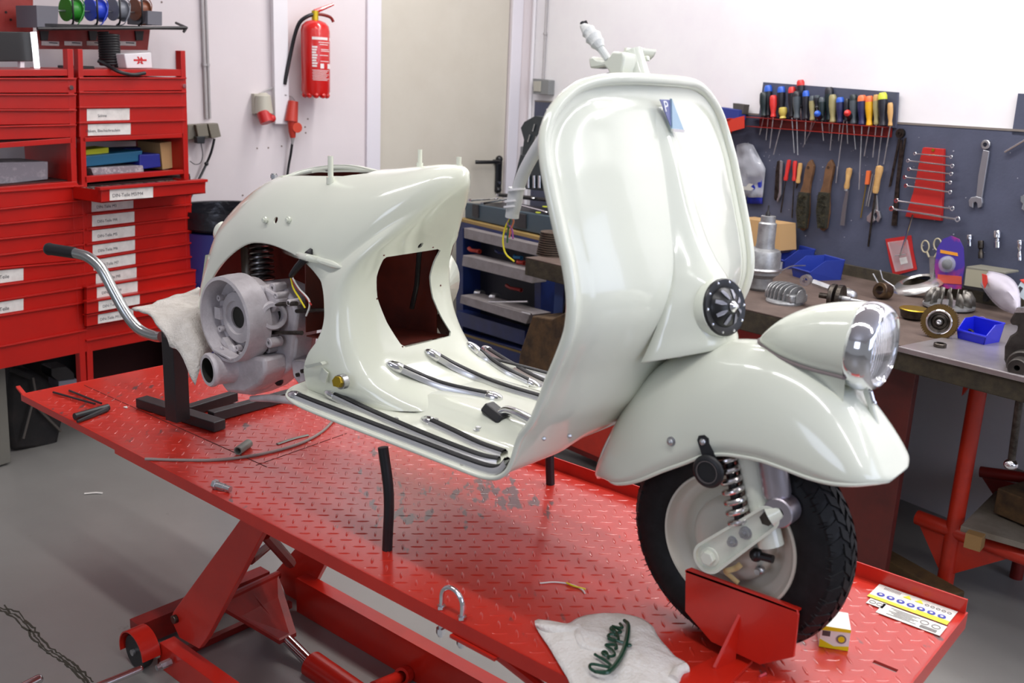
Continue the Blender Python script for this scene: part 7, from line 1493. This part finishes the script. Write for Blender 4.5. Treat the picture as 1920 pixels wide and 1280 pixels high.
# plug strip left
ps_ = thing('double_outlet', 'grey brown wall outlet box with two plugs and hanging cables by the right cabinet', 'outlet', PL(385, 262, .05)); pg = mat('outlet_taupe', (124, 118, 104), .5)
b = MB()
def lq(px, o0, o1, m, nm, par, bev=.003): b = MB(); b.prism([PL(x, y, o1) for x, y in px], -WU*(o1-o0)); return b.build(nm, m, par, smooth=False, bevel=bev)
lq([(352, 234), (408, 231), (408, 258), (352, 262)], .0, .05, pg, 'outlet_box', ps_); lq([(367, 234), (388, 232), (392, 255), (372, 258)], .05, .08, pg, 'socket_flap', ps_); lq([(390, 232), (409, 231), (415, 256), (397, 260)], .05, .08, pg, 'socket_flap', ps_); lq([(368, 256), (385, 255), (384, 269), (369, 269)], .05, .09, blackpl, 'plug', ps_)
b = MB(); b.tube(smoothpts([PL(402, 260, .06), PL(396, 285, .05), PL(387, 307, .04), PL(376, 330, .05), PL(366, 350, .06), PL(356, 372, .06)], 5), .006, 8); p = PL(387, 307, .04); b.ball(p, .011, 10); b.build('cable', rubber, ps_)
b = MB(); b.tube(smoothpts([PL(377, 269, .07), PL(380, 290, .06), PL(376, 305, .05), PL(366, 308, .05), PL(356, 302, .05)], 5), .0022, 6); b.build('thin_cable', blackpl, ps_)
b = MB(); random.seed(2)
for (x, y) in ((482, 278), (503, 277), (528, 274), (572, 238), (573, 249), (577, 223), (455, 366), (303, 4)):
    p = PL(x, y, 0); b.cyl(p, p+WU*.002, .0045, n=8)
o = b.build('wall_screw_holes', mat('hole_dirt', (130, 112, 104), .8)); tag(o, 'scattered old screw holes in the left wall', 'screw hole', kind='stuff')
# ---------- blue drum ----------
pc = PL(430, 420, .30); dr_ = thing('blue_drum', 'blue plastic drum with black rubbish sack lining standing behind the scooter tail', 'drum', Vector((pc.x, pc.y, 0)))
zt2 = on(405, 388, pc, Vector((CAM['pos'].x-pc.x, CAM['pos'].y-pc.y, 0)).normalized()).z; rD = .262
dm_ = mat('drum_blue', (42, 44, 112), .4); O_ = Vector((pc.x, pc.y, 0))
b = MB(); b.lathe([(rD*.9, 0), (rD, .03), (rD, zt2*.55), (rD*1.02, zt2*.56), (rD*1.02, zt2*.6), (rD, zt2*.61), (rD, zt2-.10), (rD*.98, zt2-.10)], O_, up, 44); b.build('body', dm_, dr_)
b = MB(); b.lathe([(rD*1.0, zt2-.085), (rD*1.03, zt2-.08), (rD*1.02, zt2-.02), (rD*1.01, zt2), (rD*.97, zt2-.004), (rD*.95, zt2-.09), (.001, zt2-.095)], O_, up, 44, cap=False); b.build('sack_rim', mat('sack_black', (22, 22, 28), .25, bump=(24, .8)), dr_)
# ---------- at the floor left ----------
bg_ = thing('folding_stool', 'black folded camping stool or bag with thin metal legs under the left cabinet', 'stool', PZ(70, 835, 0))
X0 = PZ(70, 838, 0).x
S_ = lambda x, y, o=0.: PX(x, y, X0+o)
b = MB(); rows = []
pl = [S_(*q) for q in [(18, 700), (30, 688), (60, 694), (88, 712), (112, 735), (118, 790), (108, 838), (60, 842), (24, 846), (16, 800)]]; b.prism(pl, (-.16, 0, 0)); b.build('bag_body', mat('fabric_black', (26, 24, 25), .85, var=(8, (44, 38, 36), .45, .75), bump=(40, .4)), bg_, bevel=.02)
b = MB(); b.tube([S_(18, 690, .03), S_(58, 706, .03)], .014, 10); b.build('roll', MATS['fabric_black'], bg_)
b = MB(); b.tube([S_(62, 708, .03), S_(66, 730, .03), S_(60, 760, .03), S_(44, 822, .03)], .005, 8); b.build('leg', mat('leg_grey', (110, 104, 98), .4, .6), bg_); b = MB(); b.tube([S_(72, 766, .02), S_(114, 808, .02)], .006, 8); b.build('leg', MATS['leg_grey'], bg_)
q = S_(125, 700, -.05); b = MB(); b.prism([S_(110, 715, -.05), S_(144, 710, -.05), S_(144, 727, -.05), S_(110, 732, -.05)], (-.1, 0, 0)); cbx = b.build('pale_box', mat('box_pale', (140, 138, 150), .5), smooth=False, bevel=.002); tag(cbx, 'small pale grey box in the dark space under the left cabinet', 'box')
b = MB(); b.prism([S_(96, 690, -.05), S_(125, 686, -.05), S_(140, 700, -.05), S_(140, 711, -.05), S_(108, 714, -.05), S_(96, 705, -.05)], (-.1, 0, 0)); tag(b.build('dark_lump', blackm, smooth=False, bevel=.004), 'dark lumpy thing lying on the pale box under the left cabinet', 'bag')
gp0 = PZ(10, 874, 0); b = MB(); b.box((gp0.x, gp0.y-.02, .40), (.06, .10, .80), Matrix.Rotation(.0, 3, 'Z')); ztop = PX(2, 600, gp0.x).z
b = MB(); b.prism([PX(-22, 880, gp0.x), PX(21, 866, gp0.x), PX(4, 600, gp0.x), PX(-38, 600, gp0.x)], (-.06, 0, 0)); tag(b.build('grey_post', mat('post_grey', (110, 108, 100), .6, var=(6, (140, 112, 60), .62, .7)), smooth=False, bevel=.003), 'grey steel post at the left picture edge in front of the cabinet', 'post')

# ---------- light ----------
sc = bpy.context.scene
sc.view_settings.view_transform = 'Standard'; sc.view_settings.look = 'None'; sc.view_settings.gamma = 1; sc.view_settings.exposure = -0.08
try: sc.view_settings.use_curve_mapping = False
except Exception: pass
w = bpy.data.worlds.new('world'); sc.world = w; w.use_nodes = True
w.node_tree.nodes['Background'].inputs[0].default_value = lin((225, 228, 236)); w.node_tree.nodes['Background'].inputs[1].default_value = .36
def area(name, loc, target, sx, sy, power, col, shape='RECTANGLE'):
    l = bpy.data.lights.new(name, 'AREA'); l.shape = shape; l.size = sx; l.size_y = sy; l.energy = power; l.color = lin(col)[:3]
    o = bpy.data.objects.new(name, l); C.objects.link(o); o.location = loc
    d = Vector(target)-Vector(loc); o.rotation_euler = d.to_track_quat('-Z', 'Y').to_euler(); return o
def tube_light(name, x, y, z, L, power, yaw):
    l = bpy.data.lights.new(name, 'AREA'); l.shape = 'RECTANGLE'; l.size = L; l.size_y = .10; l.energy = power; l.color = lin((251, 249, 248))[:3]
    o = bpy.data.objects.new(name, l); C.objects.link(o); o.location = (x, y, z); o.rotation_euler = (0, 0, yaw)
for i, (x, y) in enumerate([(.6, -.9), (.6, .9), (2.4, -.9), (2.4, 1.0), (4.2, -.9), (4.2, 1.0), (-.2, 1.9), (1.6, 1.7), (3.4, 1.5)]):
    tube_light('ceiling_tube_and_fill', x, y, 3.0, 1.5, 17 if i < 6 else 27, 0)  # the stronger back row is added as fill to brighten the walls
area('window_daylight', (6.2, -.5, 1.9), (1.6, .5, 1.0), 2.4, 1.5, 36, (214, 226, 255))
area('window_daylight_back', (2.2, -4.6, 2.1), (1.5, .5, .9), 1.6, 1.2, 26, (220, 230, 255))
area('window_daylight_side', (5.3, 1.05, 2.1), (2.0, .0, 1.3), 1.25, 1.35, 14, (206, 218, 255))
